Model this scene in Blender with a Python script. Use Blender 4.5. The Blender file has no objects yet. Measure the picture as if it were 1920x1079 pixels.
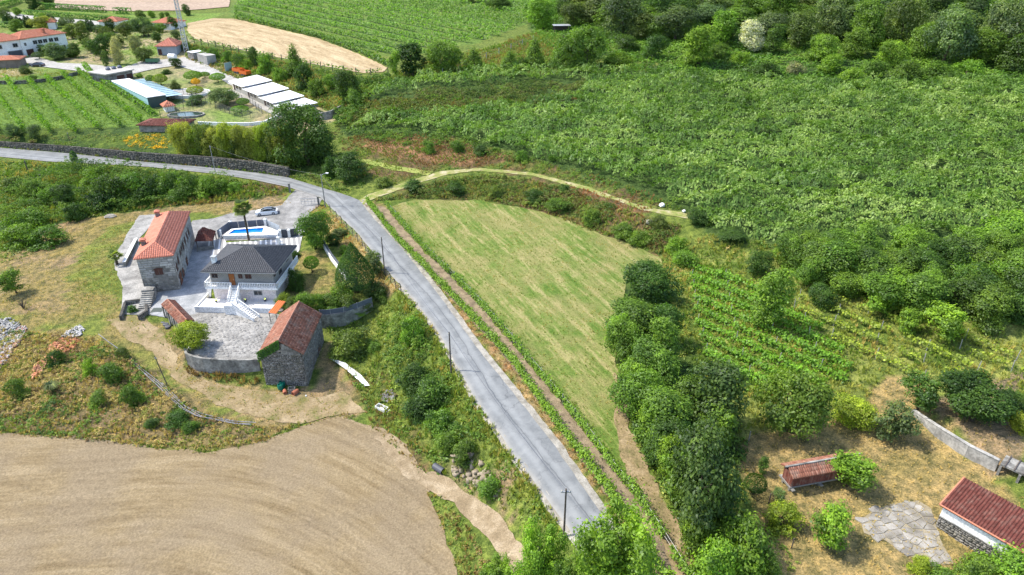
import bpy, math, random
import numpy as np
from mathutils import Vector, Matrix
from mathutils.geometry import delaunay_2d_cdt

# ------------------------------------------------------------------ camera, world, sun, exposure
F_PX, TILT, CAM_H = 1280.0, math.radians(28.0), 55.0
SC = bpy.context.scene
COL = SC.collection
cam_data = bpy.data.cameras.new('camera')
cam = bpy.data.objects.new('camera', cam_data)
COL.objects.link(cam)
cam_data.sensor_width = 36.0
cam_data.lens = 36.0 * F_PX / 1920.0
cam_data.clip_start = 0.5
cam_data.clip_end = 12000
cam.location = (0, 0, CAM_H)
cam.rotation_euler = (math.pi / 2 - TILT, 0, 0)
SC.camera = cam

SUN_EL, SUN_AZ = math.radians(55), math.radians(168)      # azimuth of the sun counted from +X
world = bpy.data.worlds.new('World')
SC.world = world
world.use_nodes = True
wn = world.node_tree
sky = wn.nodes.new('ShaderNodeTexSky')
sky.sky_type = 'NISHITA'
sky.sun_disc = False
sky.sun_elevation = SUN_EL
sky.sun_rotation = math.pi / 2 - SUN_AZ
sky.air_density, sky.dust_density, sky.ozone_density = 1.0, 1.5, 1.0
bgn = wn.nodes['Background']
bgn.inputs['Strength'].default_value = 0.15
wn.links.new(sky.outputs['Color'], bgn.inputs['Color'])
sun_data = bpy.data.lights.new('sun', 'SUN')
sun_data.energy = 2.7
sun_data.angle = math.radians(1.5)
sun_data.color = (1.0, 0.935, 0.82)
sun = bpy.data.objects.new('sun', sun_data)
COL.objects.link(sun)
sun_dir = Vector((math.cos(SUN_AZ) * math.cos(SUN_EL), math.sin(SUN_AZ) * math.cos(SUN_EL), math.sin(SUN_EL)))
sun.rotation_euler = sun_dir.to_track_quat('Z', 'Y').to_euler()
sun.location = (0, 0, 200)
SC.view_settings.view_transform = 'Standard'
SC.view_settings.look = 'None'
SC.view_settings.exposure = 1.33
SC.view_settings.gamma = 1.0
SC.view_settings.use_curve_mapping = False
SC.render.engine = 'CYCLES'
SC.cycles.max_bounces = 5
SC.cycles.diffuse_bounces = 3
SC.cycles.transparent_max_bounces = 6

RNG = np.random.default_rng(7)
random.seed(7)

# ------------------------------------------------------------------ from a bearing of the survey to a point of the place
CT, ST = math.cos(TILT), math.sin(TILT)
def ray(px, py):
    u = (np.asarray(px, float) - 960) / F_PX
    v = (539.5 - np.asarray(py, float)) / F_PX
    return np.stack([u, CT + v * ST, -ST + v * CT], -1)
def PZ(px, py, z=0.0):
    d = ray(px, py)
    t = (z - CAM_H) / d[..., 2]
    return np.stack([t * d[..., 0], t * d[..., 1], np.broadcast_to(z, np.shape(t))], -1)
def pix(p):
    """the inverse, for ordering things from left to right in labels"""
    x, y, z = p[0], p[1], p[2] - CAM_H
    w = y * CT - z * ST
    return 960 + F_PX * x / w, 539.5 - F_PX * (y * ST + z * CT) / w

# ------------------------------------------------------------------ terrain
ROAD_L = [(-260,276),(0,295),(92,304),(200,309),(278,314),(403,327),(480,339),(540,352),(600,371),(621,391),(644,414),(667,435),(690,463),(711,488),(732,516),(753,539),(773,560),(820,622),(892,752),(959,848),(1041,959),(1080,1012),(1130,1090),(1225,1240),(1390,1500)]
ROAD_R = [(-260,262),(0,278),(133,289),(250,303),(400,316),(480,325),(540,334),(586,348),(640,364),(674,377),(702,412),(737,449),(760,474),(827,560),(896,656),(973,752),(1041,839),(1103,930),(1150,1000),(1205,1090),(1308,1240),(1500,1500)]
LINES = []          # breaklines (px, py, z)
def brk(pts, z=None):
    LINES.append([(p[0], p[1], p[2] if len(p) > 2 else z) for p in pts])
brk(ROAD_L, 0.0); brk(ROAD_R, 0.05)
# bank under the road on the left, its foot
brk([(0,316,-1.0),(100,322,-1.0),(250,330,-1.0),(400,345,-.8),(480,352,-.6),(540,362,-.4)])
brk([(0,475,-3.6),(60,440,-3.3),(110,418,-3.1),(200,404,-2.9),(300,392,-2.6),(400,382,-2.2),(480,372,-1.5),(530,366,-.8)])
# meadow and yard
brk([(150,470,-2.8),(240,420,-2.6),(330,392,-2.4)])
brk([(430,402,-1.9),(500,398,-1.3),(560,388,-.5),(590,382,-.2)])
brk([(240,470,-2.6),(245,540,-2.9),(300,560,-3.0),(345,560,-3.0),(385,555,-2.9),(400,480,-2.3),(560,470,-1.9)])
brk([(290,590,-3.1),(350,600,-3.1),(420,600,-3.1),(500,600,-3.1)])
brk([(352,662,-3.2),(400,668,-3.2),(440,672,-3.2),(486,672,-3.2)])
# foot of the garden bank below the road fence
brk([(605,402,-.9),(625,430,-1.5),(650,470,-1.9),(690,520,-2.1),(715,545,-2.2)])
brk([(560,480,-1.9),(600,520,-2.1),(640,560,-2.2),(540,570,-2.6),(600,575,-2.5),(640,575,-2.4),(690,562,-2.2)])
# low ground round the barn
brk([(345,695,-5.6),(400,712,-5.9),(440,718,-6.0),(486,722,-6.1),(575,735,-6.2),(610,700,-5.9),(615,640,-5.5),(650,625,-5.2),(700,600,-4.3),(722,575,-3.2)])
brk([(0,575,-3.5),(100,590,-3.5),(200,612,-3.7),(260,600,-3.4),(300,625,-4.2),(330,665,-5.0)])
brk([(0,625,-4.4),(100,645,-4.6),(200,645,-4.5),(290,720,-5.6),(380,775,-6.1),(470,797,-6.3),(540,795,-6.4)])
brk([(-200,800,-7),(0,812,-7),(150,818,-7),(300,840,-7),(400,846,-6.9),(500,822,-6.6),(560,795,-6.5),(640,772,-6.4),(700,790,-6.3),(760,850,-6.2),(815,892,-6.1)])
brk([(-200,1000,-7.2),(200,950,-7.1),(500,900,-6.9),(700,950,-6.8),(840,1050,-6.6)])
brk([(-200,1200,-7.2),(400,1200,-7.1),(860,1200,-6.4)])
# bank between the near road and the ploughed field
brk([(612,690,-6.0),(660,720,-6.0),(700,760,-6.0),(760,835,-5.9),(830,880,-5.6),(880,905,-5.0),(930,950,-4.3),(985,1010,-3.5),(1040,1085,-2.6)])
brk([(700,690,-5.0),(740,730,-4.9),(800,800,-4.4),(850,850,-3.8)])
brk([(810,912,-6.2),(860,955,-5.4),(910,1010,-4.7),(960,1075,-3.9),(1000,1150,-3)])
brk([(800,930,-6.6),(850,985,-6.0),(890,1040,-5.4),(930,1110,-4.8)])
# mown field, its upper bank and the farm track
brk([(700,384,.3),(780,374,.4),(900,376,.5),(1000,393,.5),(1060,410,.4),(1130,440,.3),(1180,456,.2),(1245,482,.2),(1262,520,.1)])
brk([(672,380,.1),(700,376,.5),(760,360,1.2),(840,334,2.5),(900,327,3.0),(1000,337,3.4),(1100,366,3.6),(1200,404,3.6),(1275,422,3.4),(1320,450,3.0)])
brk([(660,371,.2),(740,348,1.3),(830,321,2.7),(900,315,3.3),(1000,324,3.7),(1100,350,3.9),(1200,385,4.0),(1295,402,3.9)])
brk([(640,345,.6),(690,300,2.4),(760,318,2.6),(820,320,2.7)])
brk([(880,400,.4),(1000,500,.3),(1150,480,.2)])
brk([(830,500,.2),(950,650,.1),(1100,850,-.1),(1180,960,-.4),(1250,1080,-.8)])
brk([(1100,600,.2),(1150,700,0),(1200,850,-.3),(1260,1000,-.6)])
# orchard: foot along the track, back edge under the wood
brk([(645,262,3.6),(700,250,5.0),(800,252,5.8),(880,262,6.0),(960,290,5.6),(1100,322,5.2),(1200,354,4.9),(1290,396,4.3),(1345,440,3.6),(1500,464,3.6),(1700,455,4.6),(1920,425,6.2)])
brk([(680,205,7.5),(760,200,8.4),(980,180,9.6),(1080,172,10.5),(1300,250,8.2),(1600,300,7.6),(1920,300,9.5)])
brk([(680,190,8.6),(800,170,10.4),(990,158,11.2),(1100,150,12.2),(1400,160,12.6),(1920,165,13.5)])
brk([(740,140,11.2),(860,135,12.0),(1000,132,12.8),(1240,135,13.6),(1500,140,13.6),(1920,130,15)])
brk([(800,108,12.6),(900,100,13.8),(1000,95,14.4),(1200,112,15.2),(1500,115,15.6),(1920,105,17)])
brk([(1000,60,16),(1200,60,18),(1500,60,20),(1920,55,21)])
brk([(1040,18,19),(1300,12,23),(1600,8,25),(1920,4,26)])
# terraces right of the mown field
brk([(1300,500,.7),(1360,470,2.2),(1420,480,2.4),(1500,500,2.6),(1700,560,3.0),(1920,600,3.2)])
brk([(1290,560,.5),(1400,580,1.0),(1560,630,1.2),(1740,660,1.8),(1920,680,2.0)])
brk([(1300,700,.1),(1450,740,.1),(1600,720,.4),(1700,705,.7),(1920,740,1.6)])
brk([(1390,830,-.9),(1480,800,-.6),(1600,790,-.5),(1700,800,-.4)])
brk([(1400,960,-1.2),(1500,930,-1.1),(1640,900,-1.0),(1760,910,-.9),(1920,945,-.8)])
brk([(1340,1080,-1.6),(1500,1060,-1.6),(1700,1040,-1.6),(1920,1090,-1.8)])
brk([(1725,790,-.4),(1762,824,-.7),(1812,860,-.8),(1861,889,-.85),(1930,935,-.9)])
brk([(1712,760,.2),(1730,770,.5),(1759,787,.8),(1790,805,.9),(1818,821,.95),(1848,836,.95),(1874,849,.95),(1930,874,1.0)])
# wall foot along the upper road and the estate behind
brk([(-200,240,3.5),(0,248,3.2),(130,252,3.4),(260,248,3.8),(350,245,4.2),(480,245,4.2),(560,262,3.6),(620,285,2.2)])
brk([(0,200,5.0),(100,205,5.0),(200,215,4.6),(290,222,4.3),(400,222,4.5),(520,222,4.8),(600,222,5.0)])
brk([(-60,148,7.6),(0,146,7.6),(80,150,7.4),(160,130,7.8),(260,170,6.2),(380,178,6.0),(470,200,5.4)])
brk([(0,110,8.8),(130,108,8.8),(250,118,8.3),(330,112,8.6),(400,128,7.8),(450,150,7.0),(520,172,6.2),(580,192,5.6),(650,212,5.2)])
brk([(352,78,11.6),(440,96,11.5),(520,112,11.4),(600,128,11.2),(680,142,10.9),(730,140,11.0)])
brk([(350,42,12.6),(420,34,13.2),(520,55,12.8),(620,80,12.2),(730,130,11.2)])
brk([(430,30,13.6),(600,62,13.0),(740,110,12.2),(790,112,12.3)])
brk([(440,12,15.2),(600,8,17),(800,10,17.5),(960,12,17.5),(1000,40,16)])
brk([(700,40,15.4),(850,70,14.0),(960,55,15.2)])
brk([(0,80,9.6),(150,70,10.2),(300,62,11.2),(345,60,12)])
brk([(0,30,12),(100,24,13.2),(250,24,13.4),(340,24,13.4),(430,22,13.8)])
brk([(60,4,14.8),(250,2,15.2),(430,3,15.6)])

WORLD_PTS = [(-520,-60,-7),(520,-60,-3),(-520,60,-7),(520,60,-1),(-520,180,0),(520,160,6),(-520,330,8),(520,300,26),(-520,700,20),(520,600,34),(0,-60,-6),(0,15,-4),(-60,15,-7),(60,15,-2),(0,720,24),(150,420,27),(300,420,32),(-300,700,20),(300,700,34),(-150,620,19),(60,470,22)]
GX0, GX1, GY0, GY1, GR = -360.0, 360.0, -40.0, 660.0, 0.8

def build_heights():
    P = list(WORLD_PTS)
    for ln in LINES:
        w = [PZ(a, b, c) for a, b, c in ln]
        for i in range(len(w) - 1):
            L = np.linalg.norm((w[i + 1] - w[i])[:2])
            n = max(1, int(L / 3.5))
            for k in range(n):
                P.append(tuple(w[i] + (w[i + 1] - w[i]) * (k / n)))
        P.append(tuple(w[-1]))
    # drop near-duplicates
    seen, Q = set(), []
    for p in P:
        k = (round(p[0] / .6), round(p[1] / .6))
        if k not in seen:
            seen.add(k); Q.append(p)
    xy = [Vector((p[0], p[1])) for p in Q]
    zs = np.array([p[2] for p in Q])
    vo, eo, fo, ov, oe, of = delaunay_2d_cdt(xy, [], [], 0, 1e-4)
    zv = np.array([zs[o[0]] if o else 0. for o in ov])
    V = np.array([[v.x, v.y] for v in vo])
    nx, ny = int((GX1 - GX0) / GR) + 1, int((GY1 - GY0) / GR) + 1
    Z = np.zeros((ny, nx))
    for f in fo:
        a, b, c = V[f[0]], V[f[1]], V[f[2]]
        x0, x1 = max(0, int((min(a[0], b[0], c[0]) - GX0) / GR)), min(nx - 1, int((max(a[0], b[0], c[0]) - GX0) / GR) + 1)
        y0, y1 = max(0, int((min(a[1], b[1], c[1]) - GY0) / GR)), min(ny - 1, int((max(a[1], b[1], c[1]) - GY0) / GR) + 1)
        if x1 < x0 or y1 < y0: continue
        X = GX0 + np.arange(x0, x1 + 1)[None, :] * GR
        Y = GY0 + np.arange(y0, y1 + 1)[:, None] * GR
        d = (b[1] - c[1]) * (a[0] - c[0]) + (c[0] - b[0]) * (a[1] - c[1])
        if abs(d) < 1e-9: continue
        l0 = ((b[1] - c[1]) * (X - c[0]) + (c[0] - b[0]) * (Y - c[1])) / d
        l1 = ((c[1] - a[1]) * (X - c[0]) + (a[0] - c[0]) * (Y - c[1])) / d
        l2 = 1 - l0 - l1
        m = (l0 >= -1e-6) & (l1 >= -1e-6) & (l2 >= -1e-6)
        z = l0 * zv[f[0]] + l1 * zv[f[1]] + l2 * zv[f[2]]
        sub = Z[y0:y1 + 1, x0:x1 + 1]
        sub[m] = z[m]
    for _ in range(3):
        p = np.pad(Z, 1, mode='edge')
        Z = (p[1:-1, 1:-1] * 2 + p[:-2, 1:-1] + p[2:, 1:-1] + p[1:-1, :-2] + p[1:-1, 2:]) / 6
    return Z
HZ = build_heights()
def hgt(x, y):
    fx = np.clip((np.asarray(x, float) - GX0) / GR, 0, HZ.shape[1] - 1.001)
    fy = np.clip((np.asarray(y, float) - GY0) / GR, 0, HZ.shape[0] - 1.001)
    ix, iy = fx.astype(int), fy.astype(int)
    ax, ay = fx - ix, fy - iy
    return (HZ[iy, ix] * (1 - ax) + HZ[iy, ix + 1] * ax) * (1 - ay) + (HZ[iy + 1, ix] * (1 - ax) + HZ[iy + 1, ix + 1] * ax) * ay
_TT = np.concatenate([np.arange(10, 260, .5), np.arange(260, 900, 1.5)])
def P(px, py):
    """where the line of sight meets the ground"""
    d = ray(px, py)
    d = d / np.linalg.norm(d[:2])
    X, Y, Z = d[0] * _TT, d[1] * _TT, CAM_H + d[2] * _TT
    g = Z - hgt(X, Y)
    k = np.argmax(g < 0)
    if g[k] >= 0: k = len(_TT) - 1
    k = max(k, 1)
    t = _TT[k - 1] + (_TT[k] - _TT[k - 1]) * g[k - 1] / (g[k - 1] - g[k] + 1e-12)
    x, y = d[0] * t, d[1] * t
    return np.array([x, y, float(hgt(x, y))])
def PS(pts): return np.array([P(a, b) for a, b in pts])

def inside(poly, x, y):
    r = np.zeros(np.shape(x), bool)
    n = len(poly)
    for i in range(n):
        x0, y0 = poly[i][0], poly[i][1]
        x1, y1 = poly[(i + 1) % n][0], poly[(i + 1) % n][1]
        if y0 == y1: continue
        c = ((y0 > y) != (y1 > y)) & (x < (x1 - x0) * (y - y0) / (y1 - y0) + x0)
        r ^= c
    return r
def dist_poly(line, x, y, closed=False):
    d = np.full(np.shape(x), 1e9)
    n = len(line)
    for i in range(n if closed else n - 1):
        a, b = line[i], line[(i + 1) % n]
        ex, ey = b[0] - a[0], b[1] - a[1]
        t = np.clip(((x - a[0]) * ex + (y - a[1]) * ey) / (ex * ex + ey * ey + 1e-9), 0, 1)
        d = np.minimum(d, np.hypot(x - a[0] - t * ex, y - a[1] - t * ey))
    return d
def vnoise(x, y, s, seed=0):
    """cheap value noise 0..1"""
    x = np.asarray(x) / s; y = np.asarray(y) / s
    ix, iy = np.floor(x).astype(np.int64), np.floor(y).astype(np.int64)
    fx, fy = x - ix, y - iy
    fx, fy = fx * fx * (3 - 2 * fx), fy * fy * (3 - 2 * fy)
    def h(a, b):
        n = (a * 374761393 + b * 668265263 + seed * 974634777) & 0xffffffff
        n = ((n ^ (n >> 13)) * 1274126177) & 0xffffffff
        return ((n ^ (n >> 16)) & 0xffff) / 65535.0
    return (h(ix, iy) * (1 - fx) + h(ix + 1, iy) * fx) * (1 - fy) + (h(ix, iy + 1) * (1 - fx) + h(ix + 1, iy + 1) * fx) * fy
def fbm(x, y, s, seed=0):
    return (vnoise(x, y, s, seed) * .5 + vnoise(x, y, s * .47, seed + 1) * .3 + vnoise(x, y, s * .21, seed + 2) * .2)

# ------------------------------------------------------------------ mesh helpers
def tagit(o, label=None, cat=None, group=None, kind=None):
    if label: o['label'] = label
    if cat: o['category'] = cat
    if group: o['group'] = group
    if kind: o['kind'] = kind
    return o
def empty(name, loc, rz=0, label=None, cat=None, group=None):
    o = bpy.data.objects.new(name, None)
    COL.objects.link(o)
    o.location = [float(c) for c in loc]
    o.rotation_euler = (0, 0, rz)
    o.empty_display_size = .5
    return tagit(o, label, cat, group)
def np_mesh(name, V, F, mats, smooth=False, fcol=None, fvar=None, midx=None):
    """V (n,3); F (m,k) of one face size"""
    me = bpy.data.meshes.new(name)
    V = np.asarray(V, np.float32); F = np.asarray(F, np.int32)
    m, k = F.shape
    me.vertices.add(len(V)); me.vertices.foreach_set('co', V.ravel())
    me.loops.add(m * k); me.loops.foreach_set('vertex_index', F.ravel())
    me.polygons.add(m); me.polygons.foreach_set('loop_start', np.arange(m, dtype=np.int32) * k)
    me.polygons.foreach_set('loop_total', np.full(m, k, np.int32))
    if smooth: me.polygons.foreach_set('use_smooth', np.ones(m, bool))
    if midx is not None: me.polygons.foreach_set('material_index', np.asarray(midx, np.int32))
    for mt in (mats if isinstance(mats, (list, tuple)) else [mats]): me.materials.append(mt)
    if fcol is not None:
        a = me.attributes.new('col', 'FLOAT_COLOR', 'FACE')
        c = np.ones((m, 4), np.float32); c[:, :3] = fcol
        a.data.foreach_set('color', c.ravel())
    if fvar is not None:
        a = me.attributes.new('var', 'FLOAT', 'FACE')
        a.data.foreach_set('value', np.asarray(fvar, np.float32))
    me.update()
    return me
def link(name, me, parent=None, loc=None, rz=0):
    o = bpy.data.objects.new(name, me)
    COL.objects.link(o)
    if parent is not None: o.parent = parent
    if loc is not None: o.location = [float(c) for c in loc]
    if rz: o.rotation_euler = (0, 0, rz)
    return o
class MB:
    """collects polygons of one part"""
    def __init__(s): s.v, s.f, s.m = [], [], []
    def add(s, vs, fs, mi=0):
        b = len(s.v)
        s.v += [tuple(float(c) for c in v) for v in vs]
        s.f += [tuple(b + i for i in f) for f in fs]
        s.m += [mi] * len(fs)
        return s
    def box(s, x0, x1, y0, y1, z0, z1, mi=0):
        v = [(x0,y0,z0),(x1,y0,z0),(x1,y1,z0),(x0,y1,z0),(x0,y0,z1),(x1,y0,z1),(x1,y1,z1),(x0,y1,z1)]
        return s.add(v, [(3,2,1,0),(4,5,6,7),(0,1,5,4),(1,2,6,5),(2,3,7,6),(3,0,4,7)], mi)
    def obox(s, a, b, w, z0, z1, za=None, zb=None, mi=0):
        """a bar from a to b in plan, w wide; z0,z1 heights at a, optional shift at b"""
        a, b = np.array(a[:2], float), np.array(b[:2], float)
        d = (b - a) / (np.linalg.norm(b - a) + 1e-9)
        n = np.array([-d[1], d[0]]) * w / 2
        dz = (zb - za) if za is not None else 0
        v = [(*(a - n), z0), (*(b - n), z0 + dz), (*(b + n), z0 + dz), (*(a + n), z0), (*(a - n), z1), (*(b - n), z1 + dz), (*(b + n), z1 + dz), (*(a + n), z1)]
        return s.add(v, [(3,2,1,0),(4,5,6,7),(0,1,5,4),(1,2,6,5),(2,3,7,6),(3,0,4,7)], mi)
    def prism(s, poly, z0, z1, mi=0):
        n = len(poly)
        v = [(p[0], p[1], z0) for p in poly] + [(p[0], p[1], z1) for p in poly]
        f = [tuple(range(n - 1, -1, -1)), tuple(range(n, 2 * n))] + [(i, (i + 1) % n, n + (i + 1) % n, n + i) for i in range(n)]
        return s.add(v, f, mi)
    def tube(s, pts, r, n=6, cap=True, mi=0):
        pts = [Vector(p) for p in pts]
        rs = r if isinstance(r, (list, tuple)) else [r] * len(pts)
        vs, fs = [], []
        for i, p in enumerate(pts):
            d = (pts[min(i + 1, len(pts) - 1)] - pts[max(i - 1, 0)])
            if d.length < 1e-6: d = Vector((0, 0, 1))
            d.normalize()
            u = d.cross(Vector((0, 0, 1)) if abs(d.z) < .95 else Vector((1, 0, 0))).normalized()
            w = d.cross(u)
            for k in range(n):
                a = 2 * math.pi * k / n
                vs.append(p + (u * math.cos(a) + w * math.sin(a)) * rs[i])
        for i in range(len(pts) - 1):
            for k in range(n):
                fs.append((i * n + k, i * n + (k + 1) % n, (i + 1) * n + (k + 1) % n, (i + 1) * n + k))
        if cap:
            fs.append(tuple(range(n - 1, -1, -1)))
            fs.append(tuple((len(pts) - 1) * n + k for k in range(n)))
        return s.add(vs, fs, mi)
    def lathe(s, prof, n=16, c=(0, 0), mi=0):
        vs, fs = [], []
        for r, z in prof:
            for k in range(n):
                a = 2 * math.pi * k / n
                vs.append((c[0] + r * math.cos(a), c[1] + r * math.sin(a), z))
        for i in range(len(prof) - 1):
            for k in range(n):
                fs.append((i * n + k, i * n + (k + 1) % n, (i + 1) * n + (k + 1) % n, (i + 1) * n + k))
        fs.append(tuple(range(n - 1, -1, -1)))
        fs.append(tuple((len(prof) - 1) * n + k for k in range(n)))
        return s.add(vs, fs, mi)
    def mesh(s, name, mats, smooth=False):
        me = bpy.data.meshes.new(name)
        me.from_pydata(s.v, [], s.f)
        for mt in (mats if isinstance(mats, (list, tuple)) else [mats]): me.materials.append(mt)
        me.polygons.foreach_set('material_index', s.m)
        if smooth: me.polygons.foreach_set('use_smooth', [True] * len(s.f))
        me.update()
        return me
    def build(s, name, mats, parent=None, loc=None, rz=0, smooth=False):
        return link(name, s.mesh(name, mats, smooth), parent, loc, rz)
def bx(name, mat, parent, *a):
    return MB().box(*a).build(name, mat, parent)

# ------------------------------------------------------------------ materials
MATS = {}
def new_mat(name):
    m = bpy.data.materials.new(name); m.use_nodes = True
    nt = m.node_tree
    b = nt.nodes['Principled BSDF']
    MATS[name] = m
    return m, nt, b
def N(nt, t, **kw):
    n = nt.nodes.new(t)
    for k, v in kw.items():
        if k in n.inputs: n.inputs[k].default_value = v
        else: setattr(n, k, v)
    return n
def ramp(nt, fac, stops):
    r = nt.nodes.new('ShaderNodeValToRGB')
    e = r.color_ramp.elements
    e[0].position, e[0].color = stops[0][0], (*stops[0][1], 1)
    e[1].position, e[1].color = stops[-1][0], (*stops[-1][1], 1)
    for p, c in stops[1:-1]:
        x = e.new(p); x.color = (*c, 1)
    nt.links.new(fac, r.inputs[0])
    return r.outputs[0]
def noise(nt, vec, scale, detail=4, rough=.55, dist=0.):
    n = N(nt, 'ShaderNodeTexNoise', Scale=scale, Detail=detail, Roughness=rough, Distortion=dist)
    nt.links.new(vec, n.inputs['Vector'])
    return n.outputs[0]
def mix(nt, fac, a, b, mode='MIX'):
    m = nt.nodes.new('ShaderNodeMix'); m.data_type = 'RGBA'; m.blend_type = mode
    for s, v in ((m.inputs[0], fac), (m.inputs[6], a), (m.inputs[7], b)):
        if isinstance(v, (int, float)): s.default_value = v
        elif isinstance(v, tuple): s.default_value = (*v, 1)
        else: nt.links.new(v, s)
    return m.outputs[2]
def math_n(nt, op, a, b=0.):
    m = nt.nodes.new('ShaderNodeMath'); m.operation = op
    for s, v in ((m.inputs[0], a), (m.inputs[1], b)):
        if isinstance(v, (int, float)): s.default_value = v
        else: nt.links.new(v, s)
    return m.outputs[0]
def bump(nt, b, h, strength=.3, dist=.05):
    n = N(nt, 'ShaderNodeBump', Strength=strength, Distance=dist)
    nt.links.new(h, n.inputs['Height']); nt.links.new(n.outputs[0], b.inputs['Normal'])
def coords(nt, kind='pos'):
    if kind == 'pos': return nt.nodes.new('ShaderNodeNewGeometry').outputs['Position']
    return nt.nodes.new('ShaderNodeTexCoord').outputs['Object']
def mat_noise(name, c1, c2, scale=2., c3=None, rough=.85, bmp=.25, bd=.03, coord='obj', fine=14., spec=.25, detail=5):
    """two or three tones broken up by noise with fine relief"""
    m, nt, b = new_mat(name)
    v = coords(nt, coord)
    a = noise(nt, v, scale, detail, .6)
    stops = [(.38, c1), (.62, c2)] if c3 is None else [(.36, c1), (.5, c2), (.64, c3)]
    c = ramp(nt, a, stops)
    g = noise(nt, v, fine, 4, .6)
    c = mix(nt, .5, c, ramp(nt, g, [(.36, (.5,.5,.5)), (.64, (1.4,1.4,1.4))]), 'MULTIPLY')
    nt.links.new(c, b.inputs['Base Color'])
    b.inputs['Roughness'].default_value = rough
    b.inputs['Specular IOR Level'].default_value = spec
    if bmp: bump(nt, b, g, bmp, bd)
    return m
def mat_plain(name, c, rough=.6, metal=0., spec=.4, var=.12, scale=1.5):
    m, nt, b = new_mat(name)
    v = coords(nt, 'obj')
    a = noise(nt, v, scale, 5, .65)
    lo, hi = tuple(x * (1 - var) for x in c), tuple(min(1, x * (1 + var)) for x in c)
    nt.links.new(ramp(nt, a, [(.3, lo), (.7, hi)]), b.inputs['Base Color'])
    b.inputs['Roughness'].default_value = rough
    b.inputs['Metallic'].default_value = metal
    b.inputs['Specular IOR Level'].default_value = spec
    return m
def leaf_shader(name, use_attr, transl=.36):
    m, nt, b = new_mat(name)
    nt.nodes.remove(b)
    if use_attr:
        c = N(nt, 'ShaderNodeAttribute', attribute_name='col').outputs['Color']
    else:
        oc = nt.nodes.new('ShaderNodeObjectInfo')
        va = N(nt, 'ShaderNodeAttribute', attribute_name='var').outputs['Fac']
        c = mix(nt, 1., oc.outputs['Color'], ramp(nt, va, [(0, (.52,.56,.6)), (.5, (1,1,1)), (1, (1.7,1.6,1.05))]), 'MULTIPLY')
    c = mix(nt, 1., c, (1.62, 1.52, 1.08), 'MULTIPLY')
    d = N(nt, 'ShaderNodeBsdfDiffuse', Roughness=.6); nt.links.new(c, d.inputs['Color'])
    t = nt.nodes.new('ShaderNodeBsdfTranslucent')
    nt.links.new(mix(nt, 1., c, (1.1, 1.25, .5), 'MULTIPLY'), t.inputs['Color'])
    g = N(nt, 'ShaderNodeBsdfGlossy', Roughness=.5); g.inputs['Color'].default_value = (.8, .85, .9, 1)
    ms = N(nt, 'ShaderNodeMixShader', Fac=transl)
    nt.links.new(d.outputs[0], ms.inputs[1]); nt.links.new(t.outputs[0], ms.inputs[2])
    m2 = N(nt, 'ShaderNodeMixShader', Fac=.018)
    nt.links.new(ms.outputs[0], m2.inputs[1]); nt.links.new(g.outputs[0], m2.inputs[2])
    nt.links.new(m2.outputs[0], nt.nodes['Material Output'].inputs[0])
    return m
LEAF = leaf_shader('leaf', False)
STUFF = leaf_shader('undergrowth_leaf', True, .28)
BARK = mat_noise('bark', (.07,.055,.04), (.16,.13,.10), 3., rough=.95)
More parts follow.
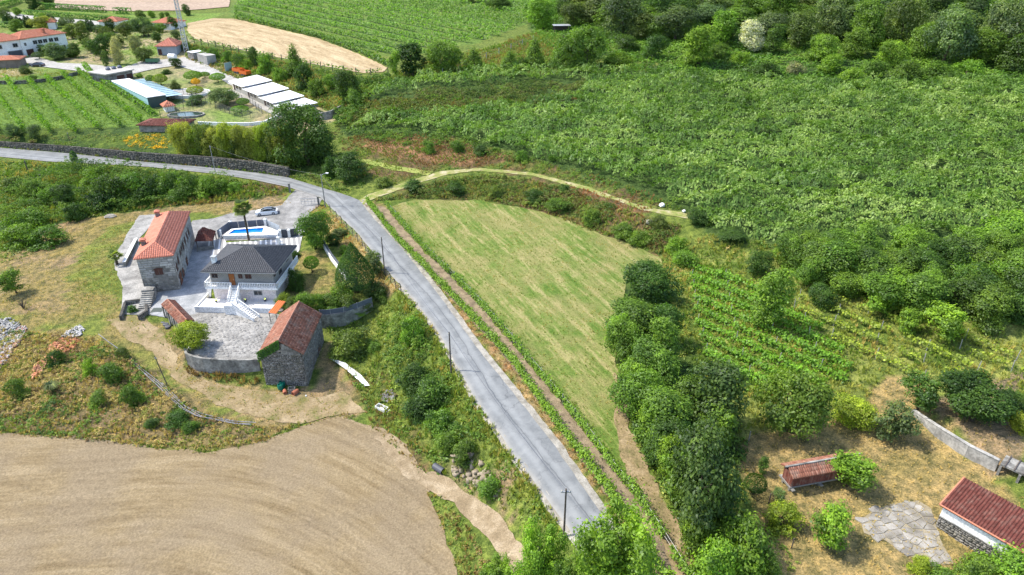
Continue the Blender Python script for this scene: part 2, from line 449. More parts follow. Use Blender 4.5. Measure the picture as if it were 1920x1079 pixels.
# ------------------------------------------------------------------ land cover of the ground
def C(*a): return np.array(a, float)
GRASS, GRASS2, DRY, STRAW, BROWN, EARTH, DARKG = C(.085,.125,.024), C(.13,.158,.036), C(.195,.158,.062), C(.275,.205,.092), C(.115,.08,.042), C(.21,.155,.09), C(.038,.068,.018)
COVER = [  # pixel outline, two colours, patch size
    ([(0,300),(480,345),(545,360),(300,392),(110,418),(0,480)], GRASS, DARKG, 7),
    ([(250,395),(330,385),(480,372),(540,366),(540,345),(480,342),(420,360)], BROWN, DARKG, 4),
    ([(-100,500),(60,435),(110,415),(300,390),(520,365),(560,385),(500,400),(430,405),(330,400),(250,425),(180,470),(215,560),(270,600),(160,600),(0,600),(-100,600)], DRY, EARTH, 6),
    ([(200,430),(300,400),(330,402),(260,425),(215,460),(200,500),(215,560),(200,600),(130,590),(130,500)], GRASS2, DRY, 5),
    ([(-100,590),(150,590),(260,600),(330,650),(345,700),(430,725),(600,740),(640,770),(560,800),(470,800),(380,775),(290,700),(180,640),(-100,620)], DRY, GRASS2, 5),
    ([(260,600),(345,610),(350,690),(430,720),(580,735),(640,690),(700,770),(640,790),(540,800),(480,790),(380,750),(320,690)], EARTH, DRY, 4),
    ([(330,660),(345,688),(430,716),(580,732),(615,690),(610,640),(640,630),(660,700),(640,760),(540,790),(440,770),(350,720)], EARTH, STRAW, 3.5),
    ([(-100,610),(180,630),(300,700),(380,770),(480,800),(560,800),(500,825),(400,850),(300,842),(0,815),(-100,815)], C(.16,.12,.065), DRY, 5),
    ([(600,600),(710,575),(760,545),(830,640),(900,765),(965,860),(1060,990),(1010,1079),(930,950),(820,885),(740,820),(690,780),(640,700)], GRASS, GRASS2, 6),
    ([(640,690),(720,700),(770,800),(830,890),(760,850),(690,790)], BROWN, GRASS, 4),
    ([(820,850),(900,830),(960,900),(1000,990),(940,960),(870,905)], EARTH, GRASS, 3.5),
    ([(595,385),(620,395),(735,545),(700,560),(640,470),(605,430),(580,400)], STRAW, DRY, 4),
    ([(545,480),(610,470),(650,540),(690,560),(600,580),(530,565)], GRASS2, DRY, 4),
    ([(680,385),(710,385),(840,560),(1000,790),(1130,960),(1240,1079),(1200,1079),(1070,870),(900,630),(740,440)], EARTH, DRY, 3),
    ([(672,376),(690,380),(742,446),(850,560),(961,681),(1043,797),(1139,923),(1210,1030),(1150,960),(1060,850),(985,750),(908,656),(840,562),(765,470),(712,410)], C(.24,.15,.08), C(.30,.22,.11), 2.5),
    ([(700,380),(760,350),(840,330),(1000,335),(1100,365),(1210,405),(1280,420),(1250,490),(1130,445),(1000,395),(900,378)], BROWN, GRASS, 5),
    ([(640,260),(720,250),(880,262),(960,290),(1100,322),(1290,398),(1290,405),(1100,352),(900,316),(820,322),(740,350),(680,330),(650,300)], GRASS, BROWN, 5),
    ([(680,260),(860,262),(960,300),(860,312),(760,300),(690,285)], C(.22,.12,.07), BROWN, 5),
    ([(1060,340),(1220,390),(1200,420),(1060,370)], C(.21,.12,.06), BROWN, 4),
    ([(640,160),(1000,130),(1920,120),(1920,470),(1500,470),(1340,450),(1280,395),(1000,300),(870,262),(640,255)], DARKG, C(.055,.09,.025), 6),
    ([(980,0),(1920,0),(1920,125),(1400,125),(1000,120)], DARKG, GRASS, 10),
    ([(740,150),(830,110),(1000,60),(1040,70),(1040,110),(1280,120),(1000,140)], GRASS, GRASS2, 8),
    ([(1240,470),(1500,480),(1920,560),(1920,760),(1640,720),(1600,790),(1450,830),(1380,820),(1240,620)], C(.20,.22,.06), GRASS, 5),
    ([(1380,830),(1480,790),(1620,770),(1640,720),(1720,700),(1740,770),(1930,940),(1930,1100),(1330,1100),(1400,950)], STRAW, DRY, 4),
    ([(1740,760),(1930,700),(1930,900),(1860,870)], C(.22,.17,.11), EARTH, 4),
    ([(1130,480),(1260,480),(1380,830),(1400,950),(1330,1100),(1280,1000),(1180,800)], GRASS, DARKG, 6),
    ([(-60,150),(120,140),(190,140),(300,215),(260,250),(-60,260)], C(.115,.185,.04), C(.085,.15,.03), 6),
    ([(-60,240),(260,240),(330,250),(560,262),(640,290),(560,330),(400,310),(0,275)], GRASS, DARKG, 5),
    ([(0,60),(340,50),(360,80),(640,215),(560,260),(330,230),(170,130),(0,145)], C(.14,.20,.05), C(.26,.22,.13), 12),
    ([(340,90),(560,150),(640,210),(720,150),(600,130),(440,98),(350,80)], GRASS, DARKG, 7),
    ([(430,30),(600,62),(740,112),(900,80),(1000,40),(980,0),(440,0)], C(.085,.145,.03), C(.11,.16,.035), 10),
    ([(0,20),(340,25),(430,25),(350,50),(0,60)], C(.13,.21,.04), GRASS2, 12),
]
COVER_W = [(PS(p)[:, :2], a, b, s) for p, a, b, s in COVER]
def cover(x, y):
    x = np.asarray(x, float); y = np.asarray(y, float)
    jx = x + (fbm(x, y, 5, 11) - .5) * 5
    jy = y + (fbm(x, y, 5, 23) - .5) * 5
    c = np.empty(x.shape + (3,)); n = fbm(x, y, 9, 3)[..., None]
    c[:] = GRASS * (1 - n) + GRASS2 * n
    for i, (poly, a, b, s) in enumerate(COVER_W):
        x0, y0 = poly.min(0) - 4; x1, y1 = poly.max(0) + 4
        m = (x > x0) & (x < x1) & (y > y0) & (y < y1)
        if not m.any(): continue
        k = np.zeros(x.shape, bool); k[m] = inside(poly, jx[m], jy[m])
        t = np.clip((fbm(x[k], y[k], s, 31 + i) - .5) * 3 + .5, 0, 1)[..., None]
        c[k] = a * (1 - t) + b * t
    return c

def lines_axis(segs):
    out = []
    for a, b, s in segs: out.append(np.arange(a, b, s))
    return np.concatenate(out + [[segs[-1][1]]])
gx = lines_axis([(-4000,-1000,750),(-1000,-360,80),(-360,-150,3),(-150,160,1.0),(160,360,3),(360,1000,80),(1000,4000,750)])
gy = lines_axis([(-3000,-40,370),(-40,40,8),(40,230,1.0),(230,420,2.2),(420,660,5),(660,1000,60),(1000,6000,700)])
X, Y = np.meshgrid(gx, gy)
Zg = hgt(X, Y) + (fbm(X, Y, 2.2, 5) - .5) * .12
Vg = np.stack([X, Y, Zg], -1).reshape(-1, 3)
nx, ny = len(gx), len(gy)
I = np.arange(nx * ny).reshape(ny, nx)
Fg = np.stack([I[:-1, :-1], I[:-1, 1:], I[1:, 1:], I[1:, :-1]], -1).reshape(-1, 4)
gm, nt, b = new_mat('ground_cover')
ac = N(nt, 'ShaderNodeAttribute', attribute_name='gcol').outputs['Color']
v = coords(nt)
n1 = noise(nt, v, .9, 6, .65); n2 = noise(nt, v, 5., 4, .7)
c = mix(nt, 1., ac, ramp(nt, n1, [(.36, (.5,.58,.55)), (.5, (1,1,1)), (.64, (1.5,1.4,1.3))]), 'MULTIPLY')
c = mix(nt, .8, c, ramp(nt, n2, [(.36, (.42,.48,.42)), (.64, (1.5,1.45,1.4))]), 'MULTIPLY')
nt.links.new(c, b.inputs['Base Color']); b.inputs['Roughness'].default_value = .95; b.inputs['Specular IOR Level'].default_value = .1
bump(nt, b, n2, .8, .25)
gme = np_mesh('ground', Vg, Fg, gm, smooth=True)
ga = gme.attributes.new('gcol', 'FLOAT_COLOR', 'POINT')
gc = np.ones((len(Vg), 4), np.float32); gc[:, :3] = cover(Vg[:, 0], Vg[:, 1]); ga.data.foreach_set('color', gc.ravel())
tagit(link('ground', gme), 'rough grass and earth ground running under fields, banks and woods', 'ground', kind='structure')

# ------------------------------------------------------------------ draped sheets
def sheet(name, poly, mat, dz=.06, sp=1.2, jit=.25, label=None, cat=None, ufun=None, world_pts=False, kind='structure', zmax=None):
    w = np.asarray(poly, float)[:, :2] if world_pts else PS(poly)[:, :2]
    b = []
    n = len(w)
    for i in range(n):
        a, c = w[i], w[(i + 1) % n]
        L = np.linalg.norm(c - a); k = max(1, int(round(L / sp)))
        for j in range(k):
            p = a + (c - a) * (j / k)
            b.append(p)
    b = np.array(b)
    if jit:
        b[:, 0] += (fbm(b[:, 0], b[:, 1], 1.8, 41) - .5) * jit * 4
        b[:, 1] += (fbm(b[:, 0], b[:, 1], 1.8, 47) - .5) * jit * 4
    x0, y0 = b.min(0); x1, y1 = b.max(0)
    gx, gy = np.meshgrid(np.arange(x0, x1, sp), np.arange(y0, y1, sp))
    gx = gx.ravel() + RNG.uniform(-.15, .15, gx.size) * sp; gy = gy.ravel() + RNG.uniform(-.15, .15, gy.size) * sp
    m = inside(b, gx, gy); gx, gy = gx[m], gy[m]
    m = dist_poly(b, gx, gy, True) > sp * .45; gx, gy = gx[m], gy[m]
    pts = [Vector(p) for p in b] + [Vector((a, c)) for a, c in zip(gx, gy)]
    nb = len(b)
    vo, eo, fo, *_ = delaunay_2d_cdt(pts, [(i, (i + 1) % nb) for i in range(nb)], [], 1, 1e-5)
    V = np.array([[q.x, q.y] for q in vo]); F = np.array([f for f in fo if len(f) == 3])
    z = hgt(V[:, 0], V[:, 1]) + dz
    if zmax is not None: z = np.full(len(V), zmax)
    me = np_mesh(name, np.column_stack([V, z]), F, mat, smooth=True)
    # make sure the sheet faces up
    if me.polygons[0].normal.z < 0: me.flip_normals()
    if ufun is not None:
        q = ufun(V[:, 0], V[:, 1])
        if isinstance(q, tuple):
            at = me.attributes.new('fld', 'FLOAT_VECTOR', 'POINT')
            at.data.foreach_set('vector', np.column_stack([q[0], q[1], q[0] * 0]).astype(np.float32).ravel())
        else:
            at = me.attributes.new('row', 'FLOAT', 'POINT')
            at.data.foreach_set('value', q.astype(np.float32))
    o = link(name, me)
    tagit(o, label, cat, kind=kind)
    return o

# asphalt road with worn patches and cracks, gravel verges under its edges
m, nt, b = new_mat('asphalt'); v = coords(nt)
a1 = noise(nt, v, .35, 6, .6, .4); a2 = noise(nt, v, 30., 3, .6); a3 = noise(nt, v, 1.3, 6, .7, 1.)
c = ramp(nt, a1, [(.3, (.135,.142,.145)), (.5, (.170,.178,.181)), (.7, (.21,.217,.217))])
c = mix(nt, .5, c, ramp(nt, a3, [(.35, (.72,.74,.76)), (.6, (1.08,1.08,1.08))]), 'MULTIPLY')
c = mix(nt, .5, c, ramp(nt, a2, [(.3, (.75,.75,.75)), (.7, (1.2,1.2,1.2))]), 'MULTIPLY')
vo = N(nt, 'ShaderNodeTexVoronoi', Scale=.16, feature='DISTANCE_TO_EDGE')
jn = N(nt, 'ShaderNodeTexNoise', Scale=.8, Detail=5); nt.links.new(v, jn.inputs['Vector'])
va = nt.nodes.new('ShaderNodeVectorMath'); va.operation = 'MULTIPLY_ADD'; nt.links.new(jn.outputs['Color'], va.inputs[0]); va.inputs[1].default_value = (3, 3, 0); nt.links.new(v, va.inputs[2])
nt.links.new(va.outputs[0], vo.inputs['Vector'])
c = mix(nt, ramp(nt, vo.outputs['Distance'], [(.0, (.6,.6,.6)), (.012, (0,0,0))]), c, (.07,.072,.075))
ru = N(nt, 'ShaderNodeAttribute', attribute_name='row').outputs['Fac']
ru2 = math_n(nt, 'ADD', ru, math_n(nt, 'MULTIPLY', math_n(nt, 'SUBTRACT', noise(nt, v, .3, 4, .6), .5), 1.1))
c = mix(nt, ramp(nt, ru2, [(.0, (.55,.55,.55)), (.5, (.1,.1,.1)), (1., (0,0,0))]), c, (.30,.285,.255))          # dust along the edge
sm = math_n(nt, 'ABSOLUTE', math_n(nt, 'SUBTRACT', ru2, 2.55))
c = mix(nt, ramp(nt, sm, [(.03, (.75,.75,.75)), (.10, (0,0,0))]), c, (.085,.09,.095))                           # tarred seam
wt_ = math_n(nt, 'ABSOLUTE', math_n(nt, 'SUBTRACT', math_n(nt, 'ABSOLUTE', math_n(nt, 'SUBTRACT', ru, 2.3)), .85))
c = mix(nt, math_n(nt, 'MULTIPLY', a1, ramp(nt, wt_, [(.15, (.8,.8,.8)), (.6, (0,0,0))])), c, (.255,.265,.265))          # wheel tracks
nt.links.new(c, b.inputs['Base Color']); b.inputs['Roughness'].default_value = .85; b.inputs['Specular IOR Level'].default_value = .25
bump(nt, b, a2, .3, .01)
GRAVEL = mat_noise('gravel', (.20,.185,.155), (.33,.31,.27), .8, rough=.95, coord='pos', fine=9., bmp=.6, bd=.06)
def offset_line(pts, d):
    w = PS(pts)[:, :2]; out = []
    for i in range(len(w)):
        t = w[min(i + 1, len(w) - 1)] - w[max(i - 1, 0)]; t /= np.linalg.norm(t) + 1e-9
        out.append(w[i] + np.array([-t[1], t[0]]) * d)
    return np.array(out)
rl, rr = offset_line(ROAD_L, 0), offset_line(ROAD_R, 0)
sheet('road', np.vstack([rl, rr[::-1]]), m, .14, .9, .06, 'patched grey asphalt country road curving through the fields', 'road', world_pts=True, ufun=lambda x, y: dist_poly(rl, x, y))
rr2 = offset_line(ROAD_R[9:], .95); rl2 = offset_line(ROAD_L[15:], -.5)
sheet('verge', np.vstack([offset_line(ROAD_R[9:], -.4), rr2[::-1]]), GRAVEL, .10, .8, .1, 'pale gravel verge along the vine side of the road', 'verge', world_pts=True)
sheet('verge', np.vstack([offset_line(ROAD_L[15:], .4), rl2[::-1]]), GRAVEL, .10, .8, .1, 'thin gravel verge along the bank side of the road', 'verge', world_pts=True)

def mat_rows(name, cols, period, stretch=8., wts=(.5,.25,.25), contrast=(.4,.6), fine=5., bmp=.6, second=None, blot=.12):
    """streaks drawn out along the working direction; 'fld' holds (across, along) in metres"""
    m, nt, b = new_mat(name); v = coords(nt)
    u = N(nt, 'ShaderNodeAttribute', attribute_name='fld').outputs['Vector']
    def vm(sc):
        q = nt.nodes.new('ShaderNodeVectorMath'); q.operation = 'MULTIPLY'; nt.links.new(u, q.inputs[0]); q.inputs[1].default_value = (1 / sc, 1 / (sc * stretch), 0); return q.outputs[0]
    s1 = noise(nt, vm(period), 1., 3, .6); s2 = noise(nt, vm(period * .33), 1., 3, .6)
    n2 = noise(nt, v, fine, 4, .7); n3 = noise(nt, v, blot, 5, .6); n5 = noise(nt, v, .8, 5, .65)
    f = math_n(nt, 'ADD', math_n(nt, 'MULTIPLY', s1, wts[0]), math_n(nt, 'ADD', math_n(nt, 'MULTIPLY', s2, wts[1]), math_n(nt, 'MULTIPLY', n5, wts[2])))
    c = ramp(nt, f, [(contrast[0], cols[0]), (sum(contrast) / 2, cols[1]), (contrast[1], cols[2])])
    if second: c = mix(nt, ramp(nt, n3, [(.42, (0,0,0)), (.6, (.8,.8,.8))]), c, mix(nt, .7, c, second))
    c = mix(nt, .6, c, ramp(nt, n2, [(.36, (.55,.55,.55)), (.64, (1.4,1.4,1.4))]), 'MULTIPLY')
    nt.links.new(c, b.inputs['Base Color']); b.inputs['Roughness'].default_value = .95; b.inputs['Specular IOR Level'].default_value = .1
    bump(nt, b, math_n(nt, 'ADD', math_n(nt, 'MULTIPLY', s2, .6), n2), bmp, .1)
    return m
PLOUGH_EDGE = [(-200,806),(0,814),(150,819),(300,842),(400,849),(500,826),(560,800),(640,780),(700,800),(760,858),(800,895)]
pe = PS(PLOUGH_EDGE)
sheet('ploughed_field', PLOUGH_EDGE + [(820,915),(800,925),(830,990),(850,1050),(860,1100),(890,1300),(600,1450),(-500,1450),(-500,806)], mat_rows('ploughed_soil', ((.160,.118,.064),(.216,.165,.094),(.258,.202,.122)), 2.0, 10., (.5,.35,.15), (.40,.61), 4.5, .9, second=(.195,.155,.105)), .08, 1.3, .3,
      'bare ploughed field of pale brown soil with curving harrow lines', 'field', ufun=lambda x, y: (y + 1.6 * np.sin(x / 17.) + .012 * np.clip(x + 45, 0, 60) ** 2, x))
MOWN = [(735,388),(780,375),(900,377),(1000,394),(1060,411),(1130,441),(1180,457),(1240,484),(1250,510),(1180,520),(1150,620),(1160,720),(1190,830),(1240,920),(1275,1000),(1300,1085),(1400,1290),(1380,1300),(1290,1085),(1250,1012),(1195,932),(1157,889),(1095,802),(1028,721),(965,644),(893,562),(795,464)]
md = P(1130, 900)[:2] - P(770, 450)[:2]; md /= np.linalg.norm(md); mnv = np.array([-md[1], md[0]])
sheet('mown_field', MOWN, mat_rows('mown_grass', ((.072,.128,.02),(.128,.168,.038),(.26,.24,.10)), 1.6, 10., (.5,.3,.2), (.42,.585), 4., .9, second=(.235,.20,.085)), .08, 1.3, .35,
      'mown hay field with green and straw stripes between vines and hedge', 'field', ufun=lambda x, y: (x * mnv[0] + y * mnv[1], x * md[0] + y * md[1]))
TANF = [(352,44),(400,35),(440,36),(500,50),(600,74),(680,105),(728,128),(720,136),(680,138),(600,124),(520,108),(440,92),(368,76),(352,60)]
te = PS(TANF[:8])
sheet('harvested_field', TANF, mat_rows('stubble', ((.25,.185,.10),(.34,.26,.15),(.42,.335,.205)), 3.4, 9., (.55,.3,.15), (.40,.60), 1.6, .4), .15, 2.4, .4,
      'harvested straw coloured field between fence posts and the far vineyard', 'field', ufun=lambda x, y: (dist_poly(te, x, y), x - y))
sheet('far_field', [(100,-6),(430,-6),(432,6),(428,14),(330,21),(250,22),(170,20),(105,16)], mat_rows('far_soil', ((.28,.205,.15),(.31,.235,.175),(.34,.262,.20)), 6., 10., (.5,.3,.2), (.36,.64), .7, .3, blot=.02), .3, 5., .4,
      'bare pinkish field beyond the clipped hedges of the estate', 'field', ufun=lambda x, y: (x * .2 + y, x))
sheet('field_track', [(1150,700),(1166,720),(1182,800),(1218,880),(1252,950),(1284,1020),(1315,1100),(1380,1240),(1340,1240),(1275,1100),(1235,1010),(1195,932),(1168,862),(1152,780)], mat_noise('dry_track', (.15,.125,.055), (.22,.165,.085), .6, (.28,.215,.125), rough=.95, coord='pos', fine=4., bmp=.6, bd=.08), .12, .9, .5, 'dry brown wheel track between the mown field and the hedgerow', 'track')
DIRT = mat_noise('dirt', (.18,.135,.08), (.232,.178,.11), .5, (.30,.24,.16), rough=.95, coord='pos', fine=6., bmp=.6, bd=.08)
sheet('dirt_ramp', [(700,800),(735,812),(770,850),(800,885),(822,889),(870,915),(930,965),(985,1030),(1030,1090),(975,1090),(925,1030),(880,975),(830,935),(800,915),(760,890),(715,840)], DIRT, .13, .9, .3, 'bare earth ramp climbing from the ploughed field beside the bank', 'track')
TRACK = mat_noise('track_earth', (.15,.19,.04), (.23,.225,.075), .5, (.36,.32,.2), rough=.95, coord='pos', fine=5., bmp=.5, bd=.06)
sheet('farm_track', [(668,378),(690,366),(740,349),(790,333),(830,321),(900,316),(1000,325),(1100,351),(1200,386),(1290,403),(1290,412),(1200,394),(1100,358),(1000,331),(900,321),(840,328),(790,343),(740,360),(700,374),(680,385)], TRACK, .1, .8, .2, 'earth farm track with two worn wheel lines climbing past the orchard', 'track')
sheet('farm_track', [(650,296),(690,301),(750,314),(812,323),(800,330),(740,321),(690,309)], mat_noise('green_track', (.16,.21,.04), (.25,.27,.07), .6, rough=.95, coord='pos', fine=5.), .1, .8, .25, 'grassy side track branching off below the red earth bank', 'track')
sheet('earth_track', [(200,600),(255,590),(300,620),(330,665),(345,700),(420,725),(500,735),(600,745),(640,735),(690,775),(640,775),(560,795),(480,780),(400,755),(330,710),(280,660),(230,630)], mat_noise('worn_earth', (.14,.13,.045), (.225,.17,.09), .35, (.29,.225,.135), rough=.95, coord='pos', fine=4., bmp=.6, bd=.08), .07, 1.0, .4, 'worn dry earth track curving below the yard wall and barn', 'track')
sheet('vine_strip', [(700,385),(722,390),(790,466),(887,561),(959,643),(1022,720),(1089,801),(1151,888),(1185,926),(1240,1010),(1285,1088),(1235,1088),(1180,990),(1137,925),(1041,799),(959,683),(848,562),(740,450)], mat_noise('vine_soil', (.13,.10,.065), (.20,.155,.10), .7, (.26,.205,.13), rough=.95, coord='pos', fine=5., bmp=.6, bd=.08), .07, .9, .3, 'bare brown strip of soil between the two roadside vine rows', 'strip')
PAVE = mat_noise('paving', (.20,.21,.22), (.27,.28,.29), .6, (.33,.335,.34), rough=.9, coord='pos', fine=7.)
sheet('gravel_drive', [(440,398),(500,392),(528,385),(545,365),(560,352),(604,374),(598,386),(580,400),(575,430),(564,448),(490,450),(420,452),(400,452),(384,446),(362,462),(340,465),(360,415),(400,410)], mat_noise('drive_gravel', (.15,.15,.145), (.215,.21,.20), .5, (.28,.275,.265), rough=.95, coord='pos', fine=8., bmp=.5), .07, .9, .2, 'grey gravel drive between the road gate and the pool', 'drive')
sheet('yard', [(350,470),(384,440),(398,455),(400,520),(396,560),(372,590),(330,600),(284,592),(268,556),(330,540),(345,500)], PAVE, .09, .8, .08, 'grey paved yard between the stone house and the dark roofed house', 'yard')
CONC = mat_noise('old_concrete', (.17,.165,.155), (.25,.245,.23), .45, (.32,.31,.29), rough=.95, coord='pos', fine=4., bmp=.4)
sheet('house_apron', [(262,405),(300,402),(262,450),(262,490),(290,545),(285,590),(228,590),(232,540),(215,505),(215,480)], CONC, .09, .8, .2, 'pale concrete apron left of the stone house', 'apron')
UPC = mat_noise('estate_concrete', (.28,.27,.25), (.36,.35,.325), .25, rough=.9, coord='pos', fine=2.5)
sheet('estate_drive', [(38,112),(70,108),(110,119),(160,121),(230,128),(262,117),(300,113),(345,108),(390,122),(425,140),(455,152),(470,162),(440,166),(415,150),(380,138),(330,124),(290,130),(240,142),(200,133),(160,136),(120,131),(60,124)], UPC, .2, 1.6, .2, 'pale concrete drive in front of the white estate house', 'drive')
sheet('estate_lane', [(-10,16),(40,28),(60,31),(140,37),(220,44),(280,50),(280,56),(215,51),(140,45),(60,39),(25,36),(-10,24)], UPC, .25, 3., .2, 'pale lane behind the estate garden trees', 'lane')
# ------------------------------------------------------------------ foliage builders
def leaf_quads(c, n, s, rng, asp=.62):
    """kite-shaped leaves: centres c, normals n, sizes s -> (N*4,3)"""
    n = n / (np.linalg.norm(n, axis=1, keepdims=True) + 1e-9)
    t = rng.normal(size=n.shape); t -= n * (t * n).sum(1, keepdims=True); t /= np.linalg.norm(t, axis=1, keepdims=True) + 1e-9
    w = np.cross(n, t)
    s = s[:, None]
    droop = n * s * .18
    V = np.stack([c - t * s * .5 - droop * .4, c + w * s * asp * .5 + t * s * .08, c + t * s * .5 - droop, c - w * s * asp * .5 + t * s * .08], 1)
    return V.reshape(-1, 3)
def quadsF(n): return np.arange(n * 4).reshape(n, 4)
def blob_leaves(lobes, nclu, per, size, seed, clu_r=.16, flat=.6, up=.55, shell=.72):
    """lobes (x,y,z,rx,ry,rz); leaf sprays gathered in clusters near the lobes' skins"""
    r = np.random.default_rng(seed)
    L = np.array(lobes, float)
    wts = (L[:, 3] * L[:, 4] + L[:, 4] * L[:, 5] + L[:, 3] * L[:, 5]); wts /= wts.sum()
    li = r.choice(len(L), nclu, p=wts)
    d = r.normal(size=(nclu, 3)); d[:, 2] += .25; d /= np.linalg.norm(d, axis=1, keepdims=True)
    rad = shell + (1.06 - shell) * r.random(nclu) ** .6
    cc = L[li, :3] + d * L[li, 3:] * rad[:, None]
    # keep those that are not buried in another lobe
    q = ((cc[:, None, :] - L[None, :, :3]) / L[None, :, 3:]); q = (q ** 2).sum(2); q[np.arange(nclu), li] = 9
    keep = q.min(1) > .45
    cc, d, li = cc[keep], d[keep], li[keep]
    k = len(cc); cv = r.normal(.5, .20, k) + r.normal(0, .15, len(L))[li]
    R = clu_r * (.6 + .8 * r.random(k))
    off = r.normal(size=(k, per, 3)) * .5
    off[..., 2] *= flat
    pos = cc[:, None, :] + off * R[:, None, None]
    nor = d[:, None, :] * .7 + off * .5 + r.normal(size=(k, per, 3)) * .45
    nor[..., 2] += up
    sz = size * (.6 + .8 * r.random((k, per)))
    var = np.clip(cv[:, None] + r.normal(0, .13, (k, per)), 0, 1)
    return pos.reshape(-1, 3), nor.reshape(-1, 3), sz.ravel(), var.ravel()
def crown_mesh(name, lobes, nclu, per, size, seed, **kw):
    p, n, s, v = blob_leaves(lobes, nclu, per, size, seed, **kw)
    p[:, 2] = np.maximum(p[:, 2], .02)
    V = leaf_quads(p, n, s, np.random.default_rng(seed + 1))
    return np_mesh(name, V, quadsF(len(p)), LEAF, fvar=v)
def trunk_mesh(name, h, r0, limbs, seed, lean=.03):
    r = random.Random(seed); m = MB()
    top = Vector((r.uniform(-lean, lean), r.uniform(-lean, lean), h))
    m.tube([(0, 0, -.04), (top.x * .3, top.y * .3, h * .4), top], [r0 * 1.25, r0 * .9, r0 * .55], 7)
    for (x, y, z, *_ ) in limbs:
        b = top * r.uniform(.55, .98)
        e = Vector((x, y, z)); mid = (b + e) / 2 + Vector((r.uniform(-.03, .03), r.uniform(-.03, .03), -.02))
        m.tube([b, mid, e], [r0 * .5, r0 * .32, r0 * .12], 5)
    return m.mesh(name, BARK, True)
def lobes_round(seed, n, rx, z0, z1, lr, flat=1.):
    r = np.random.default_rng(seed); out = []
    H = z1 - z0
    for i in range(n):
        z = z0 + H * (.13 + .68 * r.random()); a = r.random() * 6.28
        w = math.sin(min(1, max(0, (z - z0) / H)) * math.pi) ** .6
        q = rx * w * (.32 + .52 * r.random())
        s = lr * (.55 + .65 * r.random())
        out.append((q * math.cos(a), q * math.sin(a), z, s, s, s * flat))
    out.append((0, 0, z0 + H * .5, rx * .55, rx * .55, H * .42))
    return out
PROTO = {}
def proto(kind, lobes, nclu, per, size, seed, trunk=None, **kw):
    cm = crown_mesh('crown', lobes, nclu, per, size, seed, **kw)
    tm = trunk_mesh('trunk', trunk[0], trunk[1], lobes[:trunk[2]], seed) if trunk else None
    PROTO.setdefault(kind, []).append((cm, tm))
for sd in (1, 2, 3):
    proto('round', lobes_round(sd, 13, .42, .04, 1.0, .19), 760, 14, .040, 10 + sd, (.42, .030, 6), clu_r=.085)
proto('broad', lobes_round(44, 22, .50, -.04, 1.0, .17, .95), 1700, 14, .030, 77, (.4, .035, 8), clu_r=.075)
for sd in (4, 5):
    proto('wide', lobes_round(sd, 16, .62, .03, .98, .24, .8), 820, 14, .046, 20 + sd, (.4, .038, 7), clu_r=.10)
for sd in (6, 7):
    proto('tall', lobes_round(sd, 12, .26, .04, 1.0, .15, 1.25), 620, 13, .036, 30 + sd, (.55, .024, 6), clu_r=.07)
for sd in (8, 9, 10, 13):
    proto('bush', lobes_round(sd, 13, .62, -.30, 1.0, .26, .85), 480, 13, .066, 40 + sd, (.4, .03, 4), clu_r=.15, shell=.6)
for sd in (11, 12):   # loose young tree whose twigs show
    proto('loose', lobes_round(sd, 10, .42, .08, 1.0, .17, .9), 300, 13, .048, 50 + sd, (.5, .02, 8), clu_r=.09, shell=.35)
proto('conic', [(0, 0, .05 + .87 * k / 9, .30 * (1 - k / 10.5), .30 * (1 - k / 10.5), .10) for k in range(10)], 700, 12, .036, 61, (.9, .025, 0), clu_r=.08, shell=.6)
def revolve(kind, prof, n, size, seed, trunk, rough=.012):
    """close-clipped crown: leaves on a surface of revolution (z, radius)"""
    r = np.random.default_rng(seed); pz, pr = np.array(prof).T
    z = r.random(n * 3) * (pz[-1] - pz[0]) + pz[0]; R = np.interp(z, pz, pr); k = r.random(n * 3) < R / pr.max() + .04
    z, R = z[k][:n], R[k][:n]; a = r.random(len(z)) * 6.28
    lump = (fbm(a * 2.2, z * 9, .8, seed) - .5) * rough * 4
    R = np.maximum(R + lump + r.normal(0, rough, len(z)), 0)
    p = np.stack([np.cos(a) * R, np.sin(a) * R, z], 1); nor = np.stack([np.cos(a), np.sin(a), .35 + 0 * a], 1) + r.normal(0, .3, (len(a), 3))
    V = leaf_quads(p, nor, size * (.6 + .8 * r.random(len(a))), r)
    cm = np_mesh('crown', V, quadsF(len(a)), LEAF, fvar=np.clip(.45 + lump / rough * .12 + r.normal(0, .15, len(a)), 0, 1))
    PROTO.setdefault(kind, []).append((cm, trunk_mesh('trunk', trunk[0], trunk[1], [], seed) if trunk else None))
revolve('cone', [(.10,.05),(.13,.20),(.20,.30),(.30,.325),(.45,.29),(.62,.21),(.80,.115),(.92,.05),(1.0,.0)], 12000, .022, 62, (.3, .035), .008)
revolve('column', [(.0,.05),(.1,.10),(.35,.125),(.65,.10),(.88,.05),(1.,.0)], 1400, .045, 63, None)
revolve('ball', [(.30,.05),(.36,.30),(.5,.44),(.68,.44),(.85,.33),(.96,.14),(1.,.0)], 2600, .055, 64, (.45, .035), .02)
_pl = []
_r = random.Random(5)
for k in range(11):       # poplar shoots: upright plumes
    a = k * 2.4; q = .26 * math.sqrt((k + .5) / 11); hh = _r.uniform(.62, 1.0) * (1 - q * .5)
    for j in range(6): _pl.append((q * math.cos(a) * (.5 + .5 * j / 5), q * math.sin(a) * (.5 + .5 * j / 5), hh * (.25 + .72 * j / 5), .075 * (1.15 - .11 * j), .075 * (1.15 - .11 * j), .10))
proto('poplar', _pl, 2600, 13, .021, 65, (.8, .022, 0), clu_r=.045, shell=.5, up=.2)
_pl = []
